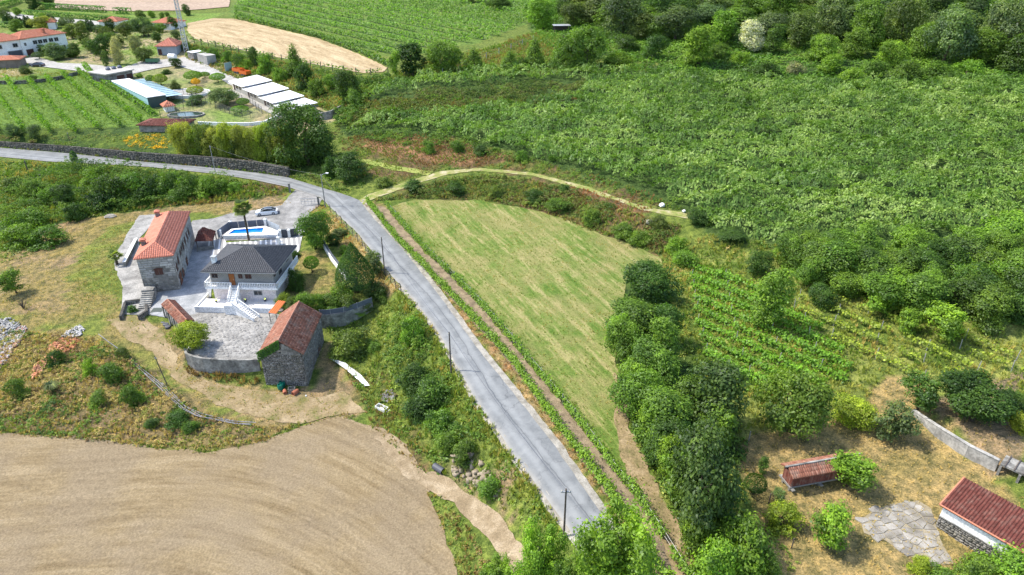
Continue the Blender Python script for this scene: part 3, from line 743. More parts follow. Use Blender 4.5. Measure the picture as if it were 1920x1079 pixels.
for k in range(15):       # bamboo plumes
    a = k * 2.4; q = .42 * math.sqrt((k + .5) / 15); hh = _r.uniform(.8, 1.0) * (1 - q * .35)
    for j in range(5): _pl.append((q * math.cos(a) * (.6 + .1 * j), q * math.sin(a) * (.6 + .1 * j), hh * (.2 + .19 * j), .10, .10, .14))
proto('bamboo', _pl, 1000, 13, .042, 66, (.8, .012, 0), clu_r=.085, shell=.5, up=.1, flat=1.2)

PLANTS = []       # (object, description, place, px)
GREEN = {'mid': (.078,.145,.027), 'dark': (.045,.092,.022), 'blue': (.052,.098,.032), 'light': (.11,.20,.03), 'yellow': (.17,.23,.03), 'grey': (.078,.122,.06), 'olive': (.082,.122,.036), 'deep': (.028,.065,.017), 'cream': (.24,.25,.16), 'bronze': (.078,.12,.045), 'bamboo': (.19,.22,.055), 'white': (.36,.39,.42), 'gold': (.5,.30,.02)}
WORDS = {'mid': 'mid green', 'dark': 'dark green', 'blue': 'blue green', 'light': 'bright green', 'yellow': 'yellow green', 'grey': 'grey green', 'olive': 'olive green', 'deep': 'very dark green', 'cream': 'cream flowering', 'bronze': 'bronze green', 'bamboo': 'pale green', 'white': 'white flowering', 'gold': 'golden'}
def plant(kind, cx, ytop, ybot, wpx, col, place, noun='tree', base=None, name=None, sink=0.):
    b = P(cx, ybot) if base is None else np.array(base, float)
    w = b[1] * CT - (b[2] - CAM_H) * ST
    wid = wpx * w / F_PX
    b[1] += wid * .25 if base is None else 0            # the crown's near side hides the foot
    b[2] = float(hgt(b[0], b[1])) - sink
    lo, hi = .2, 40.                                    # height that lifts the top to its bearing
    for _ in range(24):
        h = (lo + hi) / 2
        if pix((b[0], b[1], b[2] + h))[1] > ytop: lo = h
        else: hi = h
    h = max(.5, h)
    ps = PROTO[kind]; cm, tm = ps[random.randrange(len(ps))]
    nat = {'broad': 1.06, 'round': .98, 'wide': 1.42, 'tall': .62, 'bush': 1.34, 'loose': .9, 'conic': .62, 'cone': .66, 'column': .25, 'ball': .92, 'poplar': .62, 'bamboo': 1.0}[kind]
    rz = random.uniform(0, 6.28)
    sx = wid / nat * 1.1
    c = GREEN[col]; j = random.uniform(.86, 1.16); k = random.uniform(.92, 1.08)
    rgba = (c[0] * j * k, c[1] * j, c[2] * j, 1)
    root = empty(name or noun.replace(' ', '_'), b, rz)
    k1 = random.uniform(.86, 1.16) if kind in ('round', 'wide', 'bush', 'loose', 'broad', 'tall') else 1.
    root.scale = (sx * k1, sx / k1, h)
    if k1 != 1.: root.rotation_euler = (random.gauss(0, .07), random.gauss(0, .07), rz)
    o = link('crown', cm, root); o.color = rgba
    if tm: link('trunk', tm, root)
    PLANTS.append((root, WORDS[col] + ' ' + noun, place, noun, cx))
    return root
ORD = ['first','second','third','fourth','fifth','sixth','seventh','eighth','ninth','tenth','eleventh','twelfth','thirteenth','fourteenth','fifteenth','sixteenth','seventeenth','eighteenth','nineteenth','twentieth']
def ordw(i):
    if i < 20: return ORD[i]
    n = i + 1; t = {2: 'twenty', 3: 'thirty', 4: 'forty', 5: 'fifty', 6: 'sixty', 7: 'seventy', 8: 'eighty', 9: 'ninety'}[n // 10]
    return (t[:-1] + 'ieth') if n % 10 == 0 else t + '-' + ORD[n % 10 - 1]
def label_plants():
    groups = {}
    for e in PLANTS: groups.setdefault((e[2], e[3]), []).append(e)
    for (place, noun), es in groups.items():
        es.sort(key=lambda e: e[4])
        sub = {}
        for e in es: sub.setdefault(e[1], []).append(e)
        for i, (o, desc, pl, nn, cx) in enumerate(es):
            same = sub[desc]
            if len(same) == 1: lab = f'{desc} {place}' if len(es) == 1 else f'the only {desc} {place}'
            else: lab = f'{desc} {place}, {ordw(same.index((o, desc, pl, nn, cx)))} of these from left'
            tagit(o, lab, noun.split()[-1], (noun + 's ' + place) if len(es) > 1 else None)

# ------------------------------------------------------------------ scattered undergrowth
def clump_protos(seed, kinds):
    """small leafy or grassy tufts of 'kinds', unit size -> list of (Q,4,3) arrays"""
    r = np.random.default_rng(seed); out = []
    for k in range(10):
        if kinds == 'leaf':
            n = 9; d = r.normal(size=(n, 3)); d[:, 2] = np.abs(d[:, 2]); d /= np.linalg.norm(d, axis=1, keepdims=True)
            c = d * (.25 + .25 * r.random((n, 1))); c[:, 2] *= .9
            V = leaf_quads(c, d + r.normal(size=(n, 3)) * .4 + [0, 0, .6], .34 * (.7 + .6 * r.random(n)), r)
        elif kinds == 'canopy':
            n = 8; c = r.normal(size=(n, 3)) * [.33, .33, .16]
            nn = r.normal(size=(n, 3)) * .45 + [0, 0, 1]
            V = leaf_quads(c, nn, .42 * (.7 + .6 * r.random(n)), r, .8)
        else:
            n = 9; a = r.random(n) * 6.28; b = np.stack([np.cos(a), np.sin(a), np.zeros(n)], 1)
            base = b * .12 * r.random((n, 1)); tip = b * (.18 + .3 * r.random((n, 1))) + [0, 0, 1] * (.55 + .45 * r.random((n, 1)))
            sd = np.stack([-np.sin(a), np.cos(a), np.zeros(n)], 1) * .055
            midp = base * .5 + tip * .5 + [0, 0, .12]
            V = np.stack([base, midp + sd, tip, midp - sd], 1).reshape(-1, 3)
        out.append(V.reshape(-1, 4, 3))
    return out
CP = {k: clump_protos(i, k) for i, k in enumerate(('leaf', 'canopy', 'grass'))}
def emit(kind, pts, sc, cols, seed=0, zs=None, jitter=.18, grad=None):
    """pts (n,3), sc (n,), cols (n,3) -> quads and colours"""
    r = np.random.default_rng(seed + 99)
    pr = np.array(CP[kind]); n = len(pts)
    k = r.integers(0, len(pr), n); a = r.random(n) * 6.28
    Q = pr[k]                                   # n,q,4,3
    ca, sa = np.cos(a)[:, None, None], np.sin(a)[:, None, None]
    x = Q[..., 0] * ca - Q[..., 1] * sa; y = Q[..., 0] * sa + Q[..., 1] * ca
    zf = sc if zs is None else zs
    V = np.stack([x * sc[:, None, None] + pts[:, 0, None, None], y * sc[:, None, None] + pts[:, 1, None, None], Q[..., 2] * zf[:, None, None] + pts[:, 2, None, None]], -1)
    if grad is not None:      # lean with the slope of the canopy's top
        V[..., 2] += (V[..., 0] - pts[:, 0, None, None]) * grad[0][:, None, None] + (V[..., 1] - pts[:, 1, None, None]) * grad[1][:, None, None]
    q = Q.shape[1]
    j = 1 + r.normal(0, jitter, (n, q, 1))
    Cc = cols[:, None, :] * np.clip(j, .45, 1.7)
    return V.reshape(-1, 3), Cc.reshape(-1, 3)
def stuff(name, chunks, label, cat):
    V = np.concatenate([c[0] for c in chunks]); Cc = np.concatenate([c[1] for c in chunks])
    me = np_mesh(name, V, quadsF(len(V) // 4), STUFF, fcol=Cc)
    return tagit(link(name, me), label, cat, kind='stuff')
def pts_in(poly_px, dens, seed, world_pts=False):
    w = np.asarray(poly_px)[:, :2] if world_pts else PS(poly_px)[:, :2]
    x0, y0 = w.min(0); x1, y1 = w.max(0)
    r = np.random.default_rng(seed); n = int((x1 - x0) * (y1 - y0) * dens)
    x, y = r.uniform(x0, x1, n), r.uniform(y0, y1, n)
    m = inside(w, x, y)
    return x[m], y[m], r
def pal(cols, x, y, s, seed, r, rnd=.25):
    """colours drawn from a list by patches of noise"""
    cols = np.array(cols); n = fbm(x, y, s, seed); n = np.clip((n - .5) * 2.2 + .5 + r.normal(0, rnd * .5, len(x)), 0, .999)
    t = n * (len(cols) - 1); i = t.astype(int); f = (t - i)[:, None]
    return cols[i] * (1 - f) + cols[np.minimum(i + 1, len(cols) - 1)] * f
def scatter(poly_px, kind, dens, size, cols, seed, patch=4., thin=0., world_pts=False, zs=1., lift=0., clear=None):
    x, y, r = pts_in(poly_px, dens, seed, world_pts)
    if thin > 0:
        m = fbm(x, y, patch, seed + 500) > thin; x, y = x[m], y[m]
    if clear is not None:
        for cl in clear:
            m = ~inside(cl, x, y); x, y = x[m], y[m]
    s = size * (.55 + .9 * r.random(len(x))) * (.6 + .8 * fbm(x, y, patch * .7, seed + 60))
    z = hgt(x, y) + lift
    return emit(kind, np.stack([x, y, z], 1), s, pal(cols, x, y, patch, seed + 7, r), seed, s * zs)
def bramble(poly_px, dens, h, cols, seed, thr=.42, patch=5., size=.7, clear=None, kind='leaf'):
    """rolling mounds of scrub: leafy tufts over a lumpy height field"""
    x, y, r = pts_in(poly_px, dens, seed)
    n = fbm(x, y, patch, seed + 300) * .75 + fbm(x, y, patch * .35, seed + 301) * .25
    k = n > thr; x, y, n = x[k], y[k], n[k]
    if clear is not None:
        for cl in clear:
            k = ~inside(cl, x, y); x, y, n = x[k], y[k], n[k]
    H = h * np.clip((n - thr) * 4.2, 0, 1) * (.6 + .8 * fbm(x, y, 1.7, seed + 5))
    z = hgt(x, y) + H * (.35 + .65 * r.random(len(x)) ** .5)
    s = size * (.6 + .8 * r.random(len(x)))
    c = pal(cols, x, y, patch * .5, seed + 7, r, .35)
    return emit(kind, np.stack([x, y, z], 1), s, c, seed)
ROADW = np.vstack([offset_line(ROAD_L, .3), offset_line(ROAD_R, -.3)[::-1]])
G1, G2, G3, G4 = (.05,.10,.02), (.09,.16,.03), (.14,.20,.04), (.20,.22,.06)
B1, B2, S1, S2 = (.13,.09,.05), (.22,.15,.08), (.32,.26,.11), (.42,.33,.17)
# ------------------------------------------------------------------ kiwi orchard canopy
def canopy(poly, dens, size, h, cols, seed, thin=.30, ang=.12):
    x, y, r = pts_in(poly, dens, seed)
    w = PS(poly)[:, :2]
    ca, sa = math.cos(ang), math.sin(ang)
    u, v = (x * ca + y * sa) * .45, -x * sa + y * ca
    b = fbm(u, v, 4.2, seed) ; b2 = fbm(x, y, 14, seed + 3)
    big = fbm(x, y, 30, seed + 9)
    keep = (b * .7 + b2 * .3) > thin + .06 * (r.random(len(x)) - .5)
    x, y, b, b2, big = x[keep], y[keep], b[keep], b2[keep], big[keep]
    d = dist_poly(w, x, y, True)
    edge = np.clip(d / 1.6, 0, 1)
    def top(x, y):
        u_, v_ = (x * ca + y * sa) * .6, -x * sa + y * ca
        return (fbm(u_, v_, 3.0, seed) - .45) * 3.3 + (fbm(x, y, 9., seed + 4) - .5) * 1.2 + .65 * np.sin(6.2832 * (-x * sa * -1.4 + y * ca + 3.0 * fbm(x, y, 22., seed + 8)) / 5.2)
    t0 = top(x, y); e = .35; gx_, gy_ = (top(x + e, y) - t0) / e, (top(x, y + e) - t0) / e
    z = hgt(x, y) + h * (.62 + .38 * edge) + t0 + r.normal(0, .10, len(x))
    z += (r.random(len(x)) < .08) * r.random(len(x)) * .5      # loose shoots above the roof of leaves
    s = size * (.6 + .7 * r.random(len(x)))
    c = pal(cols, x, y, 7., seed + 2, r, .30) * (.88 + .24 * big[:, None])
    A = emit('canopy', np.stack([x, y, z], 1), s, c, seed, jitter=.16, grad=(np.clip(gx_, -1.6, 1.6), np.clip(gy_, -1.6, 1.6)))
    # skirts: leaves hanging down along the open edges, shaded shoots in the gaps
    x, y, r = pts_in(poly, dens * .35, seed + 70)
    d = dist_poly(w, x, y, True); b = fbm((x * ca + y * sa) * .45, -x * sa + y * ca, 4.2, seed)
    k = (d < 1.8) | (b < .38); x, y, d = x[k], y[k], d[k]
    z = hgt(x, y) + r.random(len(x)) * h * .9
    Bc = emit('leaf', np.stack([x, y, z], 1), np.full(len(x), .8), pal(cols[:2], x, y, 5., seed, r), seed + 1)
    return [A, Bc]
KC = [(.062,.122,.028), (.092,.168,.042), (.118,.202,.054), (.145,.230,.068), (.19,.275,.095)]
ORCH = [(868,262),(960,288),(1100,322),(1200,352),(1290,394),(1340,440),(1500,462),(1620,448),(1700,452),(1800,436),(1920,421),(2000,405),(2000,150),(1900,160),(1750,152),(1560,162),(1400,150),(1240,141),(1100,154),(1085,182),(980,202),(800,216),(700,224),(655,246),(740,242)]
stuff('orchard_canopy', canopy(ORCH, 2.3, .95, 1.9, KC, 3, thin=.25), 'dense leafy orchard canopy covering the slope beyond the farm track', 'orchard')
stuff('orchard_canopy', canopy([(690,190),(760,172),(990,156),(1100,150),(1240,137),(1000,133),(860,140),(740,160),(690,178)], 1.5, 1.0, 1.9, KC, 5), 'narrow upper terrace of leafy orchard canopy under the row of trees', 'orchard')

# ------------------------------------------------------------------ undergrowth on banks, meadows and waste ground
def grow(name, specs, label, cat='undergrowth'):
    stuff(name, [(bramble if k.pop('br', 0) else scatter)(*a, **k) for a, k in specs], label, cat)
def sp(*a, **k): return (a, k)
Z1 = [(0,302),(200,313),(400,333),(480,345),(545,360),(470,372),(300,390),(110,416),(0,470),(-60,480),(-60,300)]
grow('bank_undergrowth', [sp([(130,312),(200,315),(400,335),(470,347),(400,372),(300,386),(190,402),(110,414),(60,438),(0,470),(0,380),(90,340)], 7., 3.2, [(.04,.085,.017), (.07,.135,.024), (.10,.18,.03), (.14,.21,.04)], 101, thr=.36, patch=7., br=1), sp(Z1, 'leaf', 1.6, 1.0, [G1, G2, G2, G3, (.17,.19,.05)], 1, 5.), sp(Z1, 'grass', 1.4, .9, [G2, G3, G4, S1], 2, 4.),
    sp([(240,396),(330,388),(480,373),(540,366),(530,350),(480,350),(420,362),(300,380)], 'grass', 2.2, .7, [B1, B2, S1, G2], 3, 3.),
    sp([(-60,410),(0,410),(90,420),(110,440),(70,475),(0,495),(-60,510)], 'leaf', 1.6, .8, [G1, G2, G3, (.2,.2,.12)], 4, 4.)], 'tangled green brambles and grass on the bank below the upper road')
MEADOW = [(-60,500),(60,440),(110,418),(300,393),(520,368),(550,380),(500,396),(430,402),(330,400),(262,402),(215,480),(230,560),(225,600),(160,596),(0,600),(-60,600)]
grow('meadow_grass', [sp(MEADOW, 'grass', 2.8, .24, [S2, (.30,.21,.11), S1, G4, S2], 5, 5.), sp([(200,440),(262,402),(215,480),(228,560),(215,598),(130,580),(140,500)], 'grass', 2.5, .26, [S1, G4, G3, G3], 6, 4.),
    sp([(-60,560),(0,560),(160,590),(260,598),(330,660),(345,700),(430,728),(600,742),(640,770),(560,798),(470,798),(380,772),(290,700),(180,635),(-60,610)], 'grass', 1.6, .3, [S2, S1, G4, G3, S2], 7, 3.5, thin=.36)], 'short dry meadow grass left of and below the stone house', 'grass')
Z2 = [(-60,612),(0,618),(180,636),(290,705),(380,776),(480,800),(560,800),(500,824),(400,848),(300,840),(0,812),(-60,812)]
grow('slope_weeds', [sp(Z2, 6., 1.3, [(.04,.085,.017), (.07,.135,.024), (.10,.18,.03), (.14,.21,.04)], 102, thr=.54, patch=5., size=.6, br=1), sp(Z2, 5., .9, [B1, B2, S1, S2, G4], 103, thr=.44, patch=4., size=.5, br=1), sp(Z2, 'leaf', 1.7, .62, [B1, G1, G2, G3, (.15,.17,.05)], 8, 4., thin=.38), sp(Z2, 'grass', 4., .5, [B2, S2, S1, B2, G3, G4], 9, 3.)], 'weeds and rough grass on the slope above the ploughed field')
Z3 = [(606,600),(700,603),(716,575),(760,548),(826,640),(896,762),(965,862),(1050,985),(1030,1010),(930,950),(820,884),(740,815),(690,770),(655,700)]
Z3b = [(735,545),(770,562),(820,628),(888,752),(955,848),(1040,965),(1055,1020),(1010,985),(930,880),(860,770),(790,640)]
grow('bank_undergrowth', [sp([(740,600),(800,630),(870,750),(935,850),(900,850),(850,850),(790,800),(750,730),(720,680)], 9., 2.6, [(.04,.085,.017), (.07,.135,.024), (.10,.18,.03), (.14,.21,.04)], 104, thr=.40, patch=6., size=.65, clear=[ROADW], br=1), sp(Z3, 'leaf', 2.0, .85, [G1, G2, G2, G3, (.16,.23,.04)], 10, 4., thin=.34, clear=[ROADW]), sp(Z3, 'grass', 3., .6, [G2, G3, G4, (.18,.21,.05)], 11, 3., clear=[ROADW]),
    sp(Z3b, 'grass', 4., .75, [S1, G4, G4, G3, (.24,.26,.07)], 12, 2.5, clear=[ROADW]),
    sp([(640,690),(720,700),(775,800),(830,888),(760,850),(690,788)], 'grass', 2.6, .55, [B1, B2, S1, G2], 13, 2.5)], 'green weeds and long grass on the bank below the near road')
pw_ = PS(PLOUGH_EDGE)[:, :2]
edge_w = np.vstack([pw_ + [0, .9], (pw_ - [0, .45])[::-1]])
grow('field_margin', [sp(edge_w, 'grass', 6., .4, [B2, S1, G3, G2, S2], 49, 2., world_pts=True, thin=.36), sp(edge_w, 'leaf', 3., .4, [G2, G3, B1], 50, 2., world_pts=True, thin=.45)], 'ragged weeds along the upper margin of the ploughed field')
grow('verge_weeds', [sp([(800,925),(835,935),(870,975),(900,1020),(935,1079),(940,1110),(860,1110),(850,1050),(830,990)], 'leaf', 3.2, .6, [B1, B2, G2, G3], 14, 2.5), sp([(800,925),(835,935),(870,975),(900,1020),(935,1079),(940,1110),(860,1110),(850,1050),(830,990)], 'grass', 3., .6, [B2, B1, S1, G2], 15, 2.)], 'brambles and dry stalks between the ploughed field and the ramp')
ZF = [(592,384),(612,388),(640,415),(690,468),(735,522),(758,550),(715,560),(690,530),(650,478),(606,432),(578,398)]
grow('dry_bank', [sp(ZF, 'grass', 4., .45, [(.40,.25,.13), (.36,.22,.11), (.30,.19,.10), S2], 16, 2.5), sp([(348,690),(400,702),(486,712),(486,724),(420,720),(350,702)], 'grass', 7., .7, [B1, (.16,.10,.06), B2, S1], 47, 2.), sp([(330,660),(345,692),(430,724),(590,738),(630,700),(660,720),(640,765),(540,785),(440,770),(350,725)], 'grass', 2.4, .25, [S2, S1, (.36,.25,.13), S2], 48, 3.), sp([(540,482),(610,470),(650,535),(690,560),(600,578),(530,565)], 'grass', 3., .2, [S1, G4, G3, S2], 17, 2.5)], 'dry straw grass on the bank below the roadside fence', 'grass')
ZS = [(680,382),(702,384),(850,575),(1000,790),(1120,935),(1240,1085),(1190,1085),(1070,868),(960,722),(840,560),(760,455)]
grow('strip_grass', [sp([(678,382),(690,384),(740,450),(846,562),(957,683),(1039,799),(1135,925),(1200,1030),(1150,960),(1060,850),(985,750),(908,656),(840,562),(765,470),(712,410)], 'grass', 4.5, .35, [(.28,.15,.085), (.33,.20,.11), S1, (.25,.16,.09)], 18, 2.5, clear=[ROADW])], 'reddish dry grass between the road verge and the vines', 'grass')
grow('field_grass', [sp(MOWN, 'grass', 2.6, .26, [G3, G3, G4, S1, (.36,.32,.15)], 19, 2.2), sp([(1165,560),(1190,830),(1260,960),(1300,1085),(1330,1085),(1200,700)], 'grass', 2.5, .5, [G2, G3, G4, S1], 20, 3.)], 'short grass tufts on the mown field', 'grass')
Z4 = [(700,378),(760,362),(840,337),(900,329),(1000,339),(1100,367),(1200,406),(1280,424),(1250,486),(1180,455),(1130,440),(1000,393),(900,375),(780,373)]
Z5 = [(640,262),(700,250),(800,252),(880,263),(960,291),(1100,324),(1200,356),(1290,398),(1200,384),(1100,349),(1000,323),(900,314),(830,320),(740,347),(690,336),(655,310)]
grow('bank_undergrowth', [sp(Z4, 6., 1.6, [(.05,.09,.02), (.08,.14,.026), (.11,.11,.045), (.12,.18,.03)], 105, thr=.46, patch=6., size=.7, br=1), sp([(640,250),(700,246),(870,258),(960,288),(1100,322),(1290,397),(1250,395),(1100,340),(960,306),(860,285),(700,268)], 4., 1.8, [(.04,.085,.017), (.07,.135,.024), (.10,.18,.03), (.14,.21,.04)], 106, thr=.42, patch=6., size=.8, br=1), sp(Z4, 'leaf', 1.8, .8, [B1, G1, G2, B2, G3], 21, 5., thin=.36), sp(Z4, 'grass', 3., .6, [B2, B1, G3, S1, G2], 22, 3.5), sp([(1060,345),(1225,392),(1200,425),(1060,372)], 'grass', 2., .6, [(.25,.10,.05), (.22,.12,.06), G3], 23, 3.),
    sp(Z5, 'leaf', 1.3, .8, [G1, G2, B1, G3], 24, 5., thin=.45), sp(Z5, 'grass', 2.2, .55, [(.20,.11,.065), B2, G3, G3, G4], 25, 5.), sp([(690,262),(860,264),(950,300),(860,312),(760,305),(690,290)], 'grass', 2., .5, [(.22,.12,.08), (.26,.15,.10), B2, G2], 26, 4.)], 'brown and green scrub on the banks either side of the farm track')
ZT = [(1240,470),(1320,440),(1500,470),(1560,520),(1920,640),(1940,760),(1700,700),(1640,725),(1600,790),(1480,800),(1390,825),(1330,740),(1280,650),(1250,560)]
grow('terrace_grass', [sp(ZT, 'grass', 3.2, .62, [G2, G3, G4, (.25,.27,.08), S1], 27, 4.), sp([(1292,500),(1350,500),(1440,545),(1520,600),(1600,680),(1590,720),(1480,740),(1370,735),(1325,690),(1300,600)], 'leaf', 1.6, .8, [(.07,.16,.02), (.10,.22,.025), (.13,.26,.03)], 46, 4.), sp([(1240,480),(1330,445),(1420,470),(1330,520),(1280,650),(1250,560)], 'leaf', 1.2, .8, [G2, G3, G4, S1], 28, 4.)], 'long yellow green grass between the terraced vines', 'grass')
fl_poly_ = [(1610,975),(1640,955),(1680,944),(1720,940),(1745,955),(1755,985),(1762,1010),(1775,1035),(1790,1060),(1740,1060),(1700,1040),(1660,1015),(1620,1000)]
ZG = [(1390,840),(1480,795),(1610,785),(1640,725),(1720,702),(1745,775),(1800,845),(1930,940),(1930,1090),(1700,1090),(1500,1079),(1440,1000),(1400,940)]
grow('dry_yard_grass', [sp(fl_poly_, 'grass', 1.6, .22, [S1, G4, S2], 53, 2.), sp(ZG, 'grass', 2.6, .26, [S2, (.48,.38,.21), (.44,.34,.18), (.36,.29,.14), S2], 29, 4.), sp([(1745,765),(1930,705),(1930,900),(1860,870)], 'grass', 1.5, .3, [B2, S1, S2], 30, 3.), sp([(1330,1000),(1440,990),(1500,1060),(1480,1100),(1310,1100)], 'leaf', 2.5, .7, [G2, G3, G4], 31, 3.)], 'dry straw grass in the yard round the wooden granary', 'grass')
ZH = [(1240,480),(1300,520),(1290,640),(1400,830),(1400,960),(1330,1085),(1290,1040),(1190,830),(1160,700),(1170,560)]
grow('hedge_undergrowth', [sp(ZH, 'leaf', 1.8, .9, [G1, G2, G2, G3, G4], 32, 4.)], 'leafy undergrowth along the foot of the hedgerow')
ZW = [(980,2),(1920,2),(1990,0),(1990,150),(1900,160),(1560,160),(1400,148),(1240,138),(1060,130),(1000,60)]
grow('wood_undergrowth', [sp(ZW, 'leaf', .75, 1.9, [G1, (.055,.12,.025), (.08,.17,.03), (.11,.20,.035)], 33, 12.)], 'green brambles and ferns covering the wooded hillside')
ZK = [(1340,445),(1500,468),(1700,458),(1920,428),(1990,420),(1990,640),(1920,610),(1700,560),(1560,520),(1480,480)]
grow('thicket_undergrowth', [sp(ZK, 'leaf', 1.3, 1.2, [G1, G2, G2, G3], 34, 6.)], 'leafy thicket floor between the orchard and the terraced vines')
ZM = [(640,170),(730,145),(800,112),(900,95),(1000,62),(1050,66),(1060,120),(1240,136),(1000,132),(860,138),(740,158),(690,176),(690,192),(1085,184),(980,204),(800,218),(650,246)]
grow('terrace_scrub', [sp([(660,240),(680,192),(760,176),(990,160),(1098,154),(1085,184),(980,204),(800,218)], 4.5, 1.5, [(.05,.09,.02), (.08,.13,.026), (.10,.10,.045), (.11,.18,.03)], 107, thr=.34, patch=8., size=.95, br=1), sp([(640,172),(730,147),(740,158),(690,178),(690,192),(650,244),(625,240)], 4.5, 2., [(.04,.085,.017), (.07,.135,.024), (.10,.18,.03), (.14,.21,.04)], 108, thr=.36, patch=8., size=1., br=1), sp(ZM, 'leaf', .8, 1.3, [G1, G2, G3, (.13,.20,.04)], 35, 8.), sp(ZM, 'grass', 1.0, 1.0, [G2, G3, B2, G4], 36, 7.), sp([(690,192),(1085,180),(1085,190),(980,204),(800,216),(690,220)], 'grass', 1.6, .9, [B1, B2, G2, B1], 37, 5.)], 'scrub and rough grass on the terrace banks above the orchard')
ZB = [(345,82),(440,100),(520,115),(600,131),(680,146),(720,150),(650,215),(580,195),(520,176),(450,153),(400,131),(350,112)]
grow('estate_bank', [sp(ZB, 'leaf', .9, 1.2, [B1, G1, G2, G3], 38, 7.), sp(ZB, 'grass', 1.4, .8, [S1, B2, G3, G2], 39, 6.)], 'scrubby bank between the kennels and the harvested field')
ZE = [(560,262),(640,240),(650,290),(690,310),(690,345),(650,366),(600,345),(545,330)]
uw_ = offset_line(ROAD_R[:9], .7); wall_top = np.vstack([uw_ + [0, 1.4], uw_[::-1] + [0, .1]])
grow('wall_ivy', [sp(wall_top, 'leaf', 7., .8, [G1, G2, G3, B1], 51, 5., thin=.44, world_pts=True, lift=1.9), sp(np.vstack([uw_ - [0, .1], uw_[::-1] - [0, .8]]), 'grass', 5., .6, [G2, G3, B2], 52, 4., thin=.4, world_pts=True)], 'ivy and weeds growing over the roadside stone wall', 'ivy')
grow('roadside_scrub', [sp(ZE, 'leaf', 1.6, .8, [B1, G1, G2, G3], 40, 4.), sp([(0,258),(140,264),(262,268),(330,275),(560,300),(560,270),(330,250),(262,248),(130,255),(0,250)], 'leaf', 1.6, .7, [G2, G3, G4, (.2,.2,.1)], 41, 3.)], 'scrub above the stone roadside wall and round the bend')
grow('flower_patch', [sp([(228,262),(262,252),(300,252),(325,266),(310,280),(268,278),(240,276)], 'leaf', 2.6, .8, [(.55,.36,.02), (.5,.33,.03), (.2,.2,.04), (.6,.42,.03)], 42, 3.)], 'patch of yellow flowers above the roadside stone wall', 'flowers')
ZL = [(0,62),(130,60),(345,56),(350,100),(250,125),(130,108),(40,108),(0,105)]
grow('estate_lawn', [sp(ZL, 'leaf', .35, .9, [G2, G3, (.12,.24,.03)], 43, 10.), sp([(0,128),(120,134),(150,142),(80,150),(0,148)], 'grass', 1.4, .5, [S1, G4, G3], 44, 6.), sp([(0,262),(0,252),(130,256),(262,238),(290,222),(170,135),(80,150),(0,150)], 'grass', 1.0, .45, [(.11,.17,.03), (.15,.21,.04), (.19,.24,.055)], 45, 6.)], 'green lawns and rough grass of the estate grounds', 'grass')

# ------------------------------------------------------------------ vines
POSTM = mat_noise('grey_post', (.24,.23,.22), (.40,.39,.37), 6., rough=.9)
WOODP = mat_noise('dark_post', (.06,.05,.045), (.13,.11,.095), 6., rough=.9)
WIRE = mat_plain('wire', (.25,.25,.25), .5, .6)
post_me = {}
def post_mesh(h, w, mat):
    k = (round(h, 1), round(w, 2), mat.name)
    if k not in post_me:
        m = MB(); m.tube([(0, 0, -.15), (0, 0, h * .5), (.01, .01, h)], [w / 2, w / 2, w * .45], 5); post_me[k] = m.mesh('post', mat)
    return post_me[k]
def vine_row(pts, label, group, col, per_m=16, h=1.7, w=.5, leaf=.32, post_step=6., postm=None, gaps=.2, seed=0, ph=1.9, world_pts=False, wires=False, pw=.12, zlo=.45):
    W = np.asarray(pts)[:, :2] if world_pts else PS(pts)[:, :2]
    seg = np.linalg.norm(np.diff(W, axis=0), axis=1); cum = np.concatenate([[0], np.cumsum(seg)]); L = cum[-1]
    def at(t):
        return np.stack([np.interp(t, cum, W[:, 0]), np.interp(t, cum, W[:, 1])], -1)
    o0 = np.array([*W[0], float(hgt(*W[0]))])
    r = np.random.default_rng(seed)
    root = empty('vine_row', o0, 0, label, 'vine row', group)
    n = int(L * per_m); t = r.random(n) * L
    t = t[(vnoise(t, t * 0 + seed * 7.3, 2.2, seed) > gaps)]
    n = len(t); xy = at(t)
    dirv = at(np.minimum(t + .3, L)) - at(np.maximum(t - .3, 0)); dirv /= np.linalg.norm(dirv, axis=1, keepdims=True) + 1e-9
    nv = np.stack([-dirv[:, 1], dirv[:, 0]], 1)
    hh = h * (.78 + .4 * vnoise(t, t * 0 + 3., 1.6, seed + 1))
    zz = zlo + (hh - zlo) * r.random(n) ** .75
    off = r.normal(0, w * .42, n) * (.7 + .5 * zz / h)
    p = np.column_stack([xy + nv * off[:, None], hgt(xy[:, 0], xy[:, 1]) + zz]) - o0
    nor = np.column_stack([nv * np.sign(off)[:, None] * .6 + r.normal(0, .5, (n, 2)), .55 + .4 * r.random(n)])
    V = leaf_quads(p, nor, leaf * (.65 + .7 * r.random(n)), r, .85)
    fo = link('foliage', np_mesh('foliage', V, quadsF(n), LEAF, fvar=np.clip(r.normal(.5, .22, n), 0, 1)), root)
    j = r.uniform(.9, 1.12); fo.color = (col[0] * j, col[1] * j, col[2] * j, 1)
    if post_step:
        pm = post_mesh(ph, pw, postm or POSTM)
        for s in np.arange(0.2, L, post_step):
            q = at(np.array([s]))[0]
            c = link('post', pm, root, np.array([*q, float(hgt(*q))]) - o0); c.rotation_euler = (r.normal(0, .04), r.normal(0, .04), r.random() * 6)
    if wires:
        m = MB()
        for z in (.9, 1.5):
            ts = np.arange(0, L, 5.); q = at(ts)
            m.tube([np.array([*a, float(hgt(*a)) + z]) - o0 for a in q], .012, 3, False)
        m.build('wire', WIRE, root)
    return root
